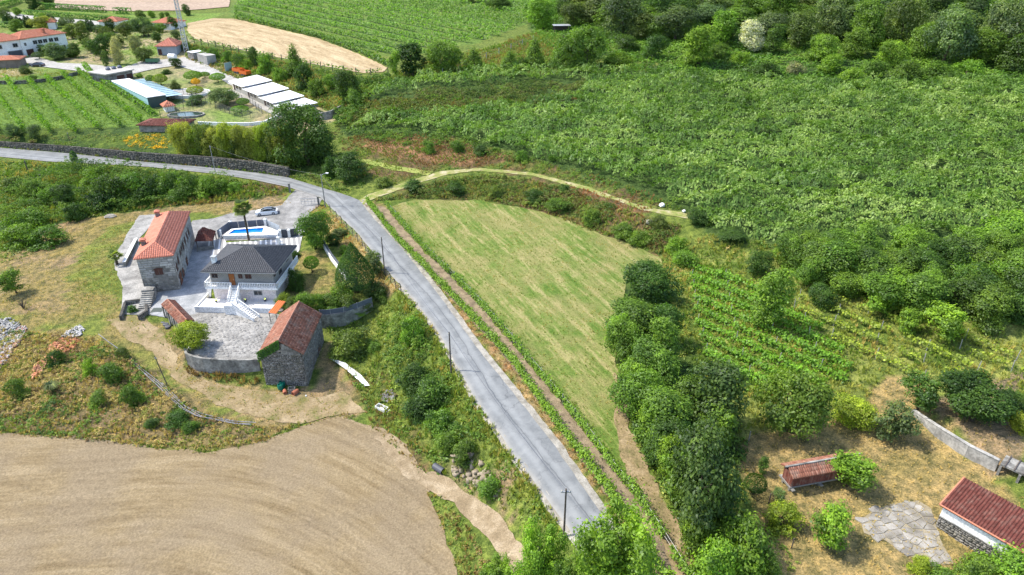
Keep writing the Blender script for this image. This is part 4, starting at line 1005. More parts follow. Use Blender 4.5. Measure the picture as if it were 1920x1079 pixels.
def clip_rows(poly_px, d, spacing, shift=0.):
    """parallel lines along d clipped to an outline -> list of (start, end)"""
    w = PS(poly_px)[:, :2]; d = np.array(d[:2]) / np.linalg.norm(d[:2]); n = np.array([-d[1], d[0]])
    a = w @ n; rows = []
    for s in np.arange(a.min() + spacing * .5 + shift, a.max(), spacing):
        t = np.arange((w @ d).min(), (w @ d).max(), .5)
        q = t[:, None] * d + s * n
        k = inside(w, q[:, 0], q[:, 1])
        if k.sum() < 8: continue
        i = np.where(k)[0]
        rows.append((q[i[0]], q[i[-1]]))
    return rows
def make_rows(poly, d, spacing, labelf, group, col, seed, **kw):
    rows = clip_rows(poly, d, spacing)
    rows.sort(key=lambda r: pix((*((r[0] + r[1]) / 2), 5.))[0] if kw.get('bx') else -pix((*((r[0] + r[1]) / 2), 5.))[1])
    kw.pop('bx', None)
    for i, (a, b) in enumerate(rows):
        if np.linalg.norm(b - a) < 6: continue
        vine_row([a + (b - a) * k / 6 for k in range(7)], labelf(ordw(i)), group, col, seed=seed + i, world_pts=True, **kw)
vine_row([(688,380),(740,448),(848,560),(959,680),(1041,796),(1100,872),(1137,921),(1190,1000),(1260,1110),(1350,1240)], 'continuous green vine row nearest the road verge', 'roadside vine rows', (.12,.21,.028), 130, 1.75, .58, .27, 5., WOODP, .02, 1, 1.7, zlo=.3)
vine_row([(726,390),(790,465),(887,560),(959,642),(1022,719),(1089,800),(1151,887),(1185,925),(1240,1010),(1290,1090),(1390,1260)], 'sparser vine row on posts beside the mown field', 'roadside vine rows', (.10,.18,.027), 95, 1.75, .55, .27, 3.2, POSTM, .22, 2, 1.75, wires=True, zlo=.4)
vd = P(290, 220) - P(160, 124)
make_rows([(-70,158),(0,152),(40,158),(90,150),(150,138),(168,138),(290,222),(262,236),(130,254),(0,252),(-70,258)], vd, 5.4, lambda o: f'{o} vine row counted from the left in the estate vineyard', 'estate vineyard rows', (.105,.20,.027), 50, per_m=36, h=2.7, w=.8, leaf=.48, post_step=7., postm=WOODP, gaps=.16, bx=1)
fd = P(735, 112) - P(440, 36)
make_rows([(440,34),(520,50),(620,78),(740,112),(795,112),(870,84),(930,74),(990,44),(985,2),(460,2),(440,12)], fd, 8.0, lambda o: f'{o} row counted from the near edge of the far vineyard', 'far vineyard rows', (.105,.20,.04), 90, per_m=11, h=2.3, w=.85, leaf=.75, post_step=14., postm=WOODP, gaps=.16, pw=.16)
td = P(1764, 640) - P(1566, 562)
make_rows([(1292,500),(1350,500),(1440,545),(1520,600),(1600,680),(1590,720),(1480,740),(1370,735),(1325,690),(1300,600)], td, 2.9, lambda o: f'{o} bright leafy vine row from the bottom of the terrace beside the hedgerow', 'leafy terrace vine rows', (.105,.22,.025), 140, per_m=55, h=1.4, w=1.05, leaf=.36, post_step=7., gaps=.07, zlo=.15)
make_rows([(1440,548),(1490,560),(1560,556),(1640,570),(1800,640),(1935,640),(1935,735),(1800,720),(1640,718),(1600,680),(1520,604)], td, 3.2, lambda o: f'{o} sparse yellowish vine row from the bottom of the right terrace', 'sparse terrace vine rows', (.17,.23,.04), 170, per_m=26, h=1.45, w=.6, leaf=.36, post_step=6.5, gaps=.38)
# ------------------------------------------------------------------ trees and shrubs one by one: kind, centre, top, foot, width, tone
def plants(place, noun, rows):
    for k, cx, a, b, w, c in rows: plant(k, cx, a, b, w, c, place, noun)
plants('in the hedgerow beside the mown field', 'tree', [('wide',1213,486,570,105,'dark'),('round',1185,560,640,100,'mid'),('wide',1172,600,690,85,'mid'),('round',1222,640,740,100,'mid'),('wide',1205,690,800,110,'mid'),('round',1242,720,850,110,'mid'),('round',1329,672,830,130,'blue'),('wide',1262,800,905,90,'light'),('round',1312,812,1020,140,'blue'),('round',1240,780,890,80,'dark'),('wide',1240,560,650,70,'dark'),('round',1290,700,810,90,'mid'),('loose',1160,585,660,60,'light'),('loose',1190,665,745,70,'light'),('tall',1250,600,700,60,'mid'),('loose',1345,760,860,80,'mid'),('loose',1285,850,960,90,'mid'),('tall',1225,735,835,60,'light'),('loose',1345,900,1000,80,'blue')])
plants('below the granary yard hedge', 'bush', [('bush',1400,968,1085,110,'light'),('bush',1345,1010,1110,100,'light'),('bush',1310,960,1040,70,'mid')])
plants('at the near end of the road', 'poplar', [('poplar',1152,950,1230,165,'light'),('poplar',1005,990,1180,100,'light'),('poplar',938,1050,1150,75,'light'),('poplar',1078,1040,1210,80,'mid')])
plants('in the thicket above the terraced vines', 'tree', [('tall',1442,492,622,68,'light'),('round',1424,470,522,52,'dark'),('round',1485,438,512,68,'mid'),('wide',1539,530,582,62,'dark'),('round',1580,450,540,95,'mid'),('round',1618,455,538,75,'dark'),('wide',1594,508,565,90,'mid'),('round',1664,512,592,95,'light'),('round',1738,510,598,95,'mid'),('round',1685,478,552,90,'mid'),('round',1771,452,542,95,'dark'),('round',1810,442,532,90,'blue'),('wide',1824,500,582,95,'dark'),('loose',1778,572,652,85,'light'),('loose',1700,572,628,55,'light'),('round',1862,540,622,95,'mid'),('round',1900,470,572,95,'mid'),('wide',1908,540,612,80,'dark'),('round',1898,388,492,120,'light'),('round',1842,458,532,95,'mid'),('round',1540,448,522,70,'mid'),('round',1640,470,548,80,'mid'),('round',1725,460,540,80,'mid'),('wide',1520,485,545,60,'mid'),('bush',1310,395,425,50,'dark'),('round',1375,430,458,50,'dark')])
plants('round the granary yard', 'tree', [('wide',1482,703,828,135,'mid'),('round',1607,748,812,78,'yellow'),('loose',1685,753,832,85,'grey'),('loose',1730,702,784,85,'dark'),('round',1803,690,778,90,'deep'),('round',1838,720,806,108,'dark'),('round',1906,735,785,52,'dark'),('round',1916,778,818,42,'yellow'),('ball',1415,893,934,38,'dark'),('loose',1426,852,892,26,'dark'),('loose',1598,852,930,92,'light'),('loose',1563,960,1046,95,'light'),('loose',1459,916,952,28,'grey')])
plants('in the lower right corner', 'bush', [('bush',1469,947,1000,60,'yellow'),('bush',1726,1043,1078,38,'yellow'),('bush',1896,1022,1100,105,'light'),('bush',1838,1048,1105,70,'mid'),('bush',1440,1035,1090,60,'mid'),('bush',1770,1065,1100,50,'mid')])
plants('in the garden of the dark roofed house', 'shrub', [('bush',554,502,546,36,'dark'),('bush',541,492,512,16,'dark'),('bush',534,545,578,26,'yellow'),('bush',548,553,592,32,'olive'),('bush',574,546,590,38,'light'),('bush',596,552,592,34,'light'),('bush',616,548,588,36,'mid'),('bush',639,528,578,44,'light'),('bush',652,552,598,40,'olive'),('bush',687,560,586,32,'olive'),('bush',702,524,562,40,'dark'),('bush',716,549,568,24,'mid'),('loose',699,470,528,42,'grey'),('bush',625,438,463,24,'dark'),('bush',644,458,476,16,'mid'),('bush',637,428,447,28,'grey'),('bush',548,470,486,30,'dark'),('bush',664,575,600,30,'light'),('bush',630,572,600,30,'mid')])
plants('in the garden of the dark roofed house', 'tree', [('cone',665,454,556,66,'dark'),('round',588,392,474,60,'mid'),('ball',584,481,514,26,'light')])
plants('against the curved yard wall', 'citrus tree', [('wide',356,603,668,74,'yellow')])
plants('beside the stone house', 'shrub', [('bush',288,521,541,18,'yellow')])
plants('on the dry meadow', 'tree', [('loose',23,504,556,50,'mid')])
plants('on the bank below the upper road', 'bush', [('bush',170,311,352,52,'mid'),('bush',205,320,386,64,'dark'),('bush',240,324,382,58,'mid'),('bush',280,325,376,52,'dark'),('bush',320,317,366,52,'mid'),('bush',350,325,372,48,'mid'),('bush',380,330,369,42,'light'),('round',115,344,390,42,'dark'),('bush',60,384,426,52,'light'),('bush',90,350,381,42,'mid'),('bush',30,398,450,52,'mid'),('bush',140,378,415,42,'dark'),('bush',410,334,366,38,'mid'),('bush',440,340,363,32,'light'),('bush',18,330,361,42,'olive'),('bush',52,340,371,42,'mid'),('bush',80,424,466,62,'mid'),('bush',30,420,466,62,'light'),('bush',185,360,398,50,'deep'),('bush',330,352,380,40,'mid'),('bush',260,356,388,40,'dark')])
plants('on the slope above the ploughed field', 'bush', [('bush',167,673,706,28,'light'),('bush',101,658,688,28,'dark'),('bush',211,680,722,44,'mid'),('bush',247,724,766,40,'mid'),('bush',181,734,762,34,'mid'),('bush',328,773,802,46,'dark'),('bush',286,784,804,26,'dark'),('bush',357,789,813,28,'mid'),('bush',28,713,752,36,'mid'),('bush',230,650,676,26,'olive')])
plants('on the bank between barn and road', 'bush', [('bush',777,588,652,52,'light'),('bush',655,613,672,74,'olive'),('bush',700,640,662,32,'mid'),('bush',775,684,738,64,'dark'),('bush',812,708,772,74,'mid'),('bush',826,768,822,62,'mid'),('bush',790,738,792,62,'dark'),('bush',842,808,852,48,'light'),('bush',872,828,876,48,'mid'),('bush',920,895,935,48,'light')])
plants('along the bamboo screen above the road wall', 'bamboo', [(('bamboo','broad','broad')[i%3],343+15*i,228+(i*7%5)*3,297+i*1.0,40,('bamboo','bamboo','yellow','olive')[i%4]) for i in range(14)])
plants('beside the bend of the upper road', 'tree', [('broad',570,187,320,124,'dark'),('round',655,284,346,58,'blue'),('bush',622,288,334,34,'dark')])
plants('along the terrace above the orchard', 'tree', [('tall',773,77,147,54,'deep'),('wide',829,71,142,74,'mid'),('conic',889,89,138,42,'mid'),('conic',957,94,138,40,'mid'),('bush',980,104,132,28,'mid'),('conic',1003,68,130,40,'mid'),('conic',1055,60,128,48,'mid'),('wide',1102,40,132,90,'mid'),('loose',742,94,150,26,'light'),('bush',1075,95,132,40,'mid'),('bush',1230,62,112,40,'dark'),('bush',1160,95,125,50,'light')])
plants('on the wooded hillside', 'tree', [('round',1019,-8,58,50,'light'),('round',1117,-15,48,66,'bronze'),('round',1172,-18,76,74,'grey'),('round',1269,8,80,76,'grey'),('tall',1313,43,127,66,'light'),('tall',1350,14,90,52,'light'),('round',1412,34,100,54,'white'),('tall',1450,48,102,40,'dark'),('round',1500,18,94,60,'olive'),('bush',1176,64,98,54,'dark'),('round',1565,-12,80,66,'grey'),('round',1632,-5,94,66,'mid'),('round',1692,-12,95,66,'olive'),('wide',1780,12,126,100,'grey'),('wide',1892,-4,118,100,'grey'),('round',1677,72,130,54,'light'),('bush',1705,108,158,64,'mid'),('bush',1763,112,154,64,'mid'),('bush',1814,108,152,54,'light'),('bush',1440,113,148,54,'dark'),('bush',1492,113,142,34,'cream'),('bush',1597,128,166,46,'light'),('round',1230,-20,50,60,'dark'),('round',1330,-22,40,70,'bronze'),('round',1400,-24,36,70,'mid'),('round',1470,-22,50,70,'mid'),('round',1540,60,118,56,'light'),('round',1605,50,112,56,'mid'),('round',1735,40,110,66,'mid'),('round',1840,50,125,76,'mid'),('round',1660,-28,40,80,'dark'),('round',1750,-28,50,80,'blue'),('round',1830,-30,50,80,'dark'),('round',1920,60,140,80,'dark'),('round',1060,-20,30,50,'dark'),('bush',1560,100,140,50,'light'),('bush',1640,110,150,50,'mid'),('bush',1350,80,112,46,'mid'),('bush',1390,95,120,40,'light')])
rr_ = random.Random(11)
plants('on the wooded hillside', 'tree', [(rr_.choice(['round','round','wide','tall']), x + rr_.uniform(-18,18), y - rr_.uniform(38,58), y, rr_.uniform(46,74), rr_.choice(['mid','mid','dark','olive','light','grey','bronze'])) for y in (28, 52, 78) for x in range(1090 if y < 60 else 1180, 1930, 62)])
plants('in the estate garden', 'tree', [('round',75,30,58,40,'bamboo'),('round',105,78,114,42,'grey'),('round',138,79,109,26,'dark'),('loose',77,81,104,20,'dark'),('ball',72,97,113,22,'grey'),('round',133,43,74,28,'olive'),('tall',155,39,82,26,'olive'),('round',185,61,114,36,'dark'),('column',167,34,60,9,'deep'),('column',174,38,60,9,'deep'),('column',50,29,53,9,'deep'),('column',56,30,53,9,'deep'),('column',101,33,49,8,'deep'),('column',10,29,45,8,'deep'),('column',33,30,47,8,'deep'),('column',39,33,47,8,'deep'),('conic',117,31,49,15,'dark'),('round',88,-8,13,28,'deep'),('round',62,-10,20,24,'deep'),('round',12,13,42,22,'olive'),('round',31,13,31,16,'light'),('round',209,59,92,26,'mid'),('tall',222,66,122,22,'cream'),('round',250,64,100,28,'cream'),('round',268,88,120,34,'bronze'),('round',188,45,68,28,'grey'),('tall',210,32,62,20,'dark'),('round',235,39,74,30,'olive'),('wide',265,32,70,46,'grey'),('round',264,17,36,20,'olive'),('round',284,19,34,14,'light'),('round',303,23,36,10,'mid'),('round',314,22,34,8,'mid'),('round',324,29,56,18,'dark'),('round',349,7,30,20,'dark'),('round',299,43,62,24,'light'),('tall',199,95,126,12,'bronze'),('bush',130,92,108,14,'mid')])
plants('among the estate pens', 'shrub', [('ball',300,139,162,24,'yellow'),('ball',282,141,158,16,'mid'),('bush',327,149,170,20,'olive'),('ball',361,133,156,30,'light'),('ball',367,147,163,15,'gold'),('ball',365,162,182,28,'yellow'),('bush',365,177,197,34,'dark'),('bush',311,129,140,18,'dark'),('bush',261,136,146,12,'light'),('round',327,108,128,22,'dark'),('ball',407,137,157,26,'light'),('ball',383,135,148,18,'light'),('wide',420,163,202,60,'grey'),('ball',448,199,215,30,'light'),('ball',455,184,202,22,'light'),('bush',25,230,264,30,'grey'),('bush',65,231,266,28,'grey'),('bush',60,140,152,18,'mid'),('bush',45,122,140,20,'olive')])
plants('on the bank behind the kennels', 'tree', [('bush',399,87,112,22,'mid'),('bush',426,94,117,18,'mid'),('bush',448,99,132,28,'mid'),('bush',461,109,132,22,'light'),('round',476,87,127,24,'dark'),('bush',497,97,139,34,'mid'),('conic',552,83,142,36,'mid'),('bush',568,116,168,32,'dark'),('bush',521,124,152,26,'light'),('bush',533,129,152,20,'light'),('round',650,126,198,46,'dark'),('bush',620,138,172,34,'light'),('bush',593,143,182,34,'mid'),('bush',665,165,205,34,'mid'),('bush',380,95,112,18,'light')])
plants('at the far end of the vineyard', 'tree', [('wide',935,-8,20,50,'dark'),('wide',875,-8,6,40,'dark'),('round',1000,-5,45,30,'mid'),('wide',900,-12,4,30,'mid')])
plants('on the scrub banks by the farm track', 'bush', [('bush',805,262,290,24,'mid'),('bush',860,262,288,26,'mid'),('bush',900,270,292,26,'dark'),('bush',775,338,362,40,'dark'),('bush',855,340,368,40,'dark'),('bush',1000,355,385,34,'dark'),('bush',1050,370,402,40,'mid'),('bush',1110,390,425,40,'mid'),('bush',1170,415,450,44,'mid'),('bush',1200,430,462,40,'light'),('bush',930,345,372,30,'olive'),('bush',1235,400,432,30,'olive'),('bush',1270,440,480,40,'light'),('bush',1290,470,505,46,'light'),('bush',720,330,352,34,'olive'),('bush',1060,345,362,20,'dark'),('bush',980,280,305,24,'mid')])

rr_ = random.Random(21)
plants('in the thicket above the terraced vines', 'tree', [(rr_.choice(['round','round','wide','broad']), x + rr_.uniform(-16, 16), yb - rr_.uniform(62, 84), yb + (x - 1500) * .04, rr_.uniform(66, 92), rr_.choice(['mid','mid','dark','light','mid'])) for yb, x0 in ((505, 1520), (535, 1560), (560, 1640), (585, 1790)) for x in range(x0, 1940, 58)])
plants('in the estate garden', 'tree', [(rr_.choice(['round','round','tall','ball']), x + rr_.uniform(-8, 8), y - rr_.uniform(18, 30), y, rr_.uniform(16, 28), rr_.choice(['mid','olive','grey','dark','light'])) for x, y in ((20,60),(150,60),(200,78),(225,92),(245,60),(280,70),(300,80),(335,75),(175,100),(160,95),(340,95),(120,52),(90,46),(70,44))])
# ------------------------------------------------------------------ building helpers
def mat_var(name, c1, c2, c3, rough=.85, spec=.2, lich=None, ns=1.2):
    """colour changes from piece to piece ('var' per face) with grain and stains on top"""
    m, nt, b = new_mat(name); v = coords(nt)
    a = N(nt, 'ShaderNodeAttribute', attribute_name='var').outputs['Fac']
    c = ramp(nt, a, [(0, c1), (.5, c2), (1, c3)])
    n1 = noise(nt, v, ns, 5, .65); n2 = noise(nt, v, 9., 4, .65)
    if lich: c = mix(nt, ramp(nt, n1, [(.5, (0,0,0)), (.72, (.75,.75,.75))]), c, lich)
    c = mix(nt, .45, c, ramp(nt, n2, [(.3, (.6,.6,.6)), (.7, (1.25,1.25,1.25))]), 'MULTIPLY')
    nt.links.new(c, b.inputs['Base Color']); b.inputs['Roughness'].default_value = rough; b.inputs['Specular IOR Level'].default_value = spec
    bump(nt, b, n2, .25, .03)
    return m
RED = mat_var('red_tile', (.42,.145,.095), (.50,.19,.13), (.57,.245,.175))
ORANGE = mat_var('orange_tile', (.40,.14,.085), (.47,.18,.11), (.53,.23,.15))
OLDT = mat_var('old_tile', (.16,.06,.04), (.27,.115,.075), (.40,.205,.145), lich=(.26,.21,.165), ns=.9)
DULLT = mat_var('dull_tile', (.08,.026,.02), (.12,.038,.03), (.17,.06,.045), lich=(.17,.10,.08))
SLATE = mat_var('dark_tile', (.040,.043,.05), (.055,.058,.066), (.075,.078,.086), rough=.6)
STONE = mat_var('granite', (.23,.225,.215), (.35,.34,.325), (.48,.465,.44), lich=(.25,.24,.19), ns=.6)
RUBBLE = mat_var('rubble_stone', (.11,.105,.095), (.20,.188,.17), (.33,.31,.28), lich=(.15,.14,.095), ns=.8)
DRUB = mat_var('mossy_rubble', (.055,.053,.045), (.10,.096,.082), (.17,.162,.14), lich=(.085,.09,.045), ns=.5)
MORTAR = mat_noise('mortar', (.13,.125,.115), (.21,.20,.185), 1.5, rough=.95)
DMORTAR = mat_noise('dark_mortar', (.045,.042,.038), (.09,.085,.075), 1.5, rough=.95)
WHITE = mat_noise('white_paint', (.70,.70,.69), (.80,.80,.79), .5, rough=.7, bmp=.05, fine=5.)
PINK = mat_noise('pale_pink_render', (.62,.54,.52), (.72,.65,.63), .4, rough=.85, bmp=.08, fine=6.)
WOODB = mat_noise('brown_wood', (.13,.05,.025), (.24,.10,.05), 4., rough=.6)
SHUT = mat_noise('shutter_brown', (.06,.03,.025), (.11,.05,.04), 4., rough=.6)
GLASS = mat_plain('window_glass', (.03,.035,.04), .12, 0, .6)
DARK = mat_plain('dark_panel', (.06,.065,.08), .55)
NAVY = mat_plain('blue_grey_panel', (.10,.115,.15), .6)
GREYM = mat_plain('grey_metal', (.33,.34,.35), .5, .3)
CONCW = mat_noise('weathered_concrete', (.12,.117,.108), (.21,.205,.19), .7, (.30,.293,.27), rough=.95, fine=3.)
CREAM = mat_noise('cream_render', (.55,.50,.40), (.64,.58,.47), .5, rough=.85)
SHEETW = mat_noise('white_sheet_roof', (.68,.69,.70), (.78,.79,.80), .25, rough=.5, bmp=.03)

def slope_tiles(chunks, poly, sp, row, r, rng, jit=.0, var=(.5,.2), gap=0.):
    """ribs of overlapping tiles on a planar slope; poly starts with the two eave corners"""
    q = [np.array(p, float) for p in poly]
    U = q[1] - q[0]; Lu = np.linalg.norm(U); U /= Lu
    nrm = np.cross(U, q[2] - q[0]); nrm /= np.linalg.norm(nrm)
    if nrm[2] < 0: nrm = -nrm
    Vv = np.cross(nrm, U)
    if Vv[2] < 0: Vv = -Vv
    uv = np.array([[(p - q[0]) @ U, (p - q[0]) @ Vv] for p in q])
    for u in np.arange(sp * .5, Lu, sp):
        # span of the polygon on this column
        ys = []
        for i in range(len(uv)):
            a, b = uv[i], uv[(i + 1) % len(uv)]
            if (a[0] - u) * (b[0] - u) <= 0 and a[0] != b[0]: ys.append(a[1] + (b[1] - a[1]) * (u - a[0]) / (b[0] - a[0]))
        if len(ys) < 2: continue
        v0, v1 = min(ys), max(ys)
        n = max(1, int((v1 - v0) / row))
        for k in range(n):
            if gap and rng.random() < gap: continue
            a0, a1 = v0 + (v1 - v0) * k / n, v0 + (v1 - v0) * (k + 1) / n + row * .08
            uu = u + rng.normal(0, jit)
            w = sp * .36; base = q[0] + nrm * .02
            up0, up1 = r * 1.25, r * .85                      # lower end rides over the row below
            ring = []
            for vv, h in ((a0, up0), (a1, up1)):
                for du, dh in ((-w, .0), (-w * .5, h), (w * .5, h), (w, .0)):
                    ring.append(base + U * (uu + du) + Vv * vv + nrm * (dh + rng.normal(0, jit * .25)))
            chunks[0].append(ring); chunks[1].append(np.clip(rng.normal(*var), 0, 1))
def tiles_part(slopes, sp, row, r, mat, parent, seed, name='roof_tiles', **kw):
    rng = np.random.default_rng(seed); ch = ([], [])
    for s in slopes: slope_tiles(ch, s, sp, row, r, rng, **kw)
    n = len(ch[0]); V = np.array(ch[0]).reshape(-1, 3)
    f = np.array([(0,1,5,4),(1,2,6,5),(2,3,7,6),(0,3,2,1)])
    F = (np.arange(n)[:, None, None] * 8 + f[None]).reshape(-1, 4)
    o = link(name, np_mesh(name, V, F, mat, fvar=np.repeat(ch[1], 4)), parent)
    o['kind'] = 'stuff'
    return o
def roof(parent, x0, x1, y0, y1, ze, rise, mat, hips=(1, 1), axis='y', sp=.42, row=.45, r=.06, seed=1, under=.12, fascia=None, ridge_mat=None, hipr=None, tiles=True, **kw):
    """hip or gable roof; ridge along axis; hips=(near, far)"""
    if axis == 'y':
        T = lambda a, b, z: (a, b, z); A0, A1, B0, B1 = x0, x1, y0, y1
    else:
        T = lambda a, b, z: (b, a, z); A0, A1, B0, B1 = y0, y1, x0, x1
    m = (A0 + A1) / 2; hw = (A1 - A0) / 2
    h = hipr or hw
    r0 = B0 + h * hips[0]; r1 = B1 - h * hips[1]
    e = [T(A0, B0, ze), T(A1, B0, ze), T(A1, B1, ze), T(A0, B1, ze)]
    ra, rb = T(m, r0, ze + rise), T(m, r1, ze + rise)
    sl = [[e[1], e[2], rb, ra], [e[3], e[0], ra, rb]]
    if hips[0]: sl.append([e[0], e[1], ra])
    if hips[1]: sl.append([e[2], e[3], rb])
    mb = MB()
    for s in sl: mb.add(s, [tuple(range(len(s)))]); 
    d = lambda p: (p[0], p[1], p[2] - under)
    for s in sl: mb.add([d(p) for p in s][::-1], [tuple(range(len(s)))])
    for i in range(4):
        a, b = e[i], e[(i + 1) % 4]
        if (i == 0 and not hips[0]) or (i == 2 and not hips[1]):
            t = ra if i == 0 else rb
            mb.add([a, t, d(t), d(a)], [(0,1,2,3)]); mb.add([t, b, d(b), d(t)], [(0,1,2,3)])
        else: mb.add([a, b, d(b), d(a)], [(0,1,2,3)])
    rf = mb.build('roof', mat, parent)
    me = rf.data; at = me.attributes.new('var', 'FLOAT', 'FACE'); at.data.foreach_set('value', [.35] * len(me.polygons))
    if tiles: tiles_part(sl, sp, row, r, mat, rf, seed, **kw)
    cb = MB(); rr = r * 1.6
    cb.tube([ra, rb], rr, 6)
    if hips[0]: cb.tube([e[0], ra], rr, 6).tube([e[1], ra], rr, 6)
    if hips[1]: cb.tube([e[2], rb], rr, 6).tube([e[3], rb], rr, 6)
    c = cb.build('ridge_tiles', ridge_mat or mat, rf)
    at = c.data.attributes.new('var', 'FLOAT', 'FACE'); at.data.foreach_set('value', list(np.random.default_rng(seed).uniform(.4, .9, len(c.data.polygons))))
    return rf
def stones(parent, o, u, W, H, sw, sh, mat, seed, proud=.04, holes=(), rough=.2, name='stones', poly=None, curve=None):
    """courses of single stones standing proud of a wall face; o = lower left corner, u = direction in plan"""
    rng = np.random.default_rng(seed)
    u = np.array([u[0], u[1], 0.]); u /= np.linalg.norm(u); n = np.array([u[1], -u[0], 0.]); o = np.array(o, float)
    V, var = [], []
    z = 0.
    while z < H - .04:
        hh = min(sh * rng.uniform(.75, 1.3), H - z)
        if H - z - hh < sh * .4: hh = H - z
        x = -rng.random() * sw * .5
        while x < W:
            w = sw * rng.uniform(.55, 1.45)
            a, b = max(0, x), min(W, x + w); x += w
            if b - a < .08: continue
            cx, cz = (a + b) / 2, z + hh / 2
            if any(hx0 - .02 < b and hx1 + .02 > a and hz0 - .02 < z + hh and hz1 + .02 > z for hx0, hx1, hz0, hz1 in holes): 
                continue
            if poly is not None and not inside(poly, np.array([cx]), np.array([cz]))[0]: continue
            g = .02; j = lambda: rng.normal(0, rough * min(sw, sh) * .14)
            pr = proud * rng.uniform(.6, 1.4); bev = min(.05, hh * .15)
            zb = 0.
            base = [(a + g + j(), z + g + j()), (b - g + j(), z + g + j()), (b - g + j(), z + hh - g + j()), (a + g + j(), z + hh - g + j())]
            ring = []
            for (p, q) in base: ring.append(o + u * p + n * -.02 + np.array([0, 0, q]))
            for (p, q) in base:
                p2 = p + (cx - p) / max(abs(cx - p), .01) * bev; q2 = q + (cz - q) / max(abs(cz - q), .01) * bev
                ring.append(o + u * p2 + n * pr + np.array([0, 0, q2]))
            V.append(ring); var.append(np.clip(rng.normal(.5, .22), 0, 1))
        z += hh
    k = len(V)
    if not k: return None
    f = np.array([(4,5,6,7),(0,1,5,4),(1,2,6,5),(2,3,7,6),(3,0,4,7)])
    F = (np.arange(k)[:, None, None] * 8 + f[None]).reshape(-1, 4)
    ob = link(name, np_mesh(name, np.array(V).reshape(-1, 3), F, mat, fvar=np.repeat(var, 5)), parent)
    ob['kind'] = 'stuff'
    return ob
def opening(parent, kind, face, a, z, w, h, fmat, pmat, t=.06, proud=.05, name=None):
    """window or door on a face: face = (origin x,y, dir) in the thing's frame; leaves a framed recess look"""
    (ox, oy), (dx, dy) = face
    n = (dy, -dx)
    def P3(s, d, zz): return (ox + dx * s + n[0] * d, oy + dy * s + n[1] * d, zz)
    fr = MB()
    for (s0, s1, z0, z1) in ((a, a + w, z, z + t), (a, a + w, z + h - t, z + h), (a, a + t, z + t, z + h - t), (a + w - t, a + w, z + t, z + h - t)):
        v = [P3(s0, .0, z0), P3(s1, .0, z0), P3(s1, proud, z0), P3(s0, proud, z0), P3(s0, .0, z1), P3(s1, .0, z1), P3(s1, proud, z1), P3(s0, proud, z1)]
        fr.add(v, [(3,2,1,0),(4,5,6,7),(0,1,5,4),(1,2,6,5),(2,3,7,6),(3,0,4,7)])
    f = fr.build(name or kind, fmat, parent)
    p = MB()
    if kind == 'window':
        mid = a + w / 2
        for s0, s1 in ((a + t, mid - t * .3), (mid + t * .3, a + w - t)):
            p.add([P3(s0, proud * .5, z + t), P3(s1, proud * .5, z + t), P3(s1, proud * .5, z + h - t), P3(s0, proud * .5, z + h - t)], [(0,1,2,3)])
        p.build('pane', pmat, f)
    else:
        p.add([P3(a + t, proud * .6, z), P3(a + w - t, proud * .6, z), P3(a + w - t, proud * .6, z + h - t), P3(a + t, proud * .6, z + h - t)], [(0,1,2,3)])
        p.build('door_leaf', pmat, f)
        hb = MB(); c = P3(a + w * .82, proud * .6 + .03, z + h * .48); hb.box(c[0] - .04, c[0] + .04, c[1] - .04, c[1] + .04, c[2] - .04, c[2] + .1); hb.build('handle', GREYM, f)
    return f
def frame2(p0, ang): return (float(p0[0]), float(p0[1])), ang
def rail(parent, pts, z, h, mat, step=.28, r=.05, name='balustrade', dz=None):
    """posts, top rail and balusters along a polyline; dz = heights at each point"""
    m = MB(); n = len(pts)
    zz = dz or [z] * n
    for i in range(n - 1):
        a, b = np.array(pts[i], float), np.array(pts[i + 1], float); L = np.linalg.norm(b - a)
        m.obox(a, b, .14, zz[i] + h - .08, zz[i] + h, zz[i], zz[i + 1]); m.obox(a, b, .12, zz[i] + .05, zz[i] + .13, zz[i], zz[i + 1])
        k = max(1, int(L / step))
        for j in range(k + 1):
            q = a + (b - a) * j / k; zq = zz[i] + (zz[i + 1] - zz[i]) * j / k
            w = r * (1.6 if j in (0, k) else 1)
            m.box(q[0] - w, q[0] + w, q[1] - w, q[1] + w, zq, zq + h - .02)
    return m.build(name, mat, parent)

# ------------------------------------------------------------------ long stone house with red tiled roof
HZS = -3.05
root = empty('stone_house', (-65.0, 106.55, HZS), math.radians(15.2), 'long granite house with bright red tiled roof and two chimneys', 'house')
W, D, HE = 5.7, 20.8, 7.1
bx('wall', MORTAR, root, 0, W, 0, D, -.8, HE - .05)
roof(root, -.35, W + .35, -.35, D + .35, HE, 1.55, RED, (1, 1), 'y', .36, .42, .05, 3)
arch = (2.35, 3.65, 3.55, 4.75)
hs = [arch]
stones(root, (0, -.005, 0), (1, 0), W, 3.0, .55, .34, RUBBLE, 4, .05, [(2.9, 3.4, .9, 1.2)], .7)
stones(root, (0, -.005, 3.0), (1, 0), W, HE - 3.15, .95, .46, STONE, 5, .035, [(a, b, c - 3, d - 3) for a, b, c, d in hs], .15)
winR = [(1.0, 1.7, 3.4, 4.7), (3.2, 3.9, 3.8, 5.1), (6.0, 6.5, 4.3, 5.1), (7.6, 8.1, 4.4, 5.2), (9.2, 9.9, 4.0, 5.3), (11.6, 12.3, 4.0, 5.3), (14.0, 14.7, 4.0, 5.3), (16.2, 16.9, 4.0, 5.2)]
doorR = [(1.4, 3.2, .0, 2.5), (4.2, 5.3, .0, 2.1), (9.0, 10.1, .0, 2.1)]
stones(root, (W + .005, 0, 0), (0, 1), D, HE - .1, .8, .44, STONE, 6, .035, winR + doorR, .4)
fR, fF = ((W, 0), (0, 1)), ((0, 0), (1, 0))
for a, b, c, d in winR: opening(root, 'window', fR, a, c, b - a, d - c, SHUT, SHUT, .08, .07)
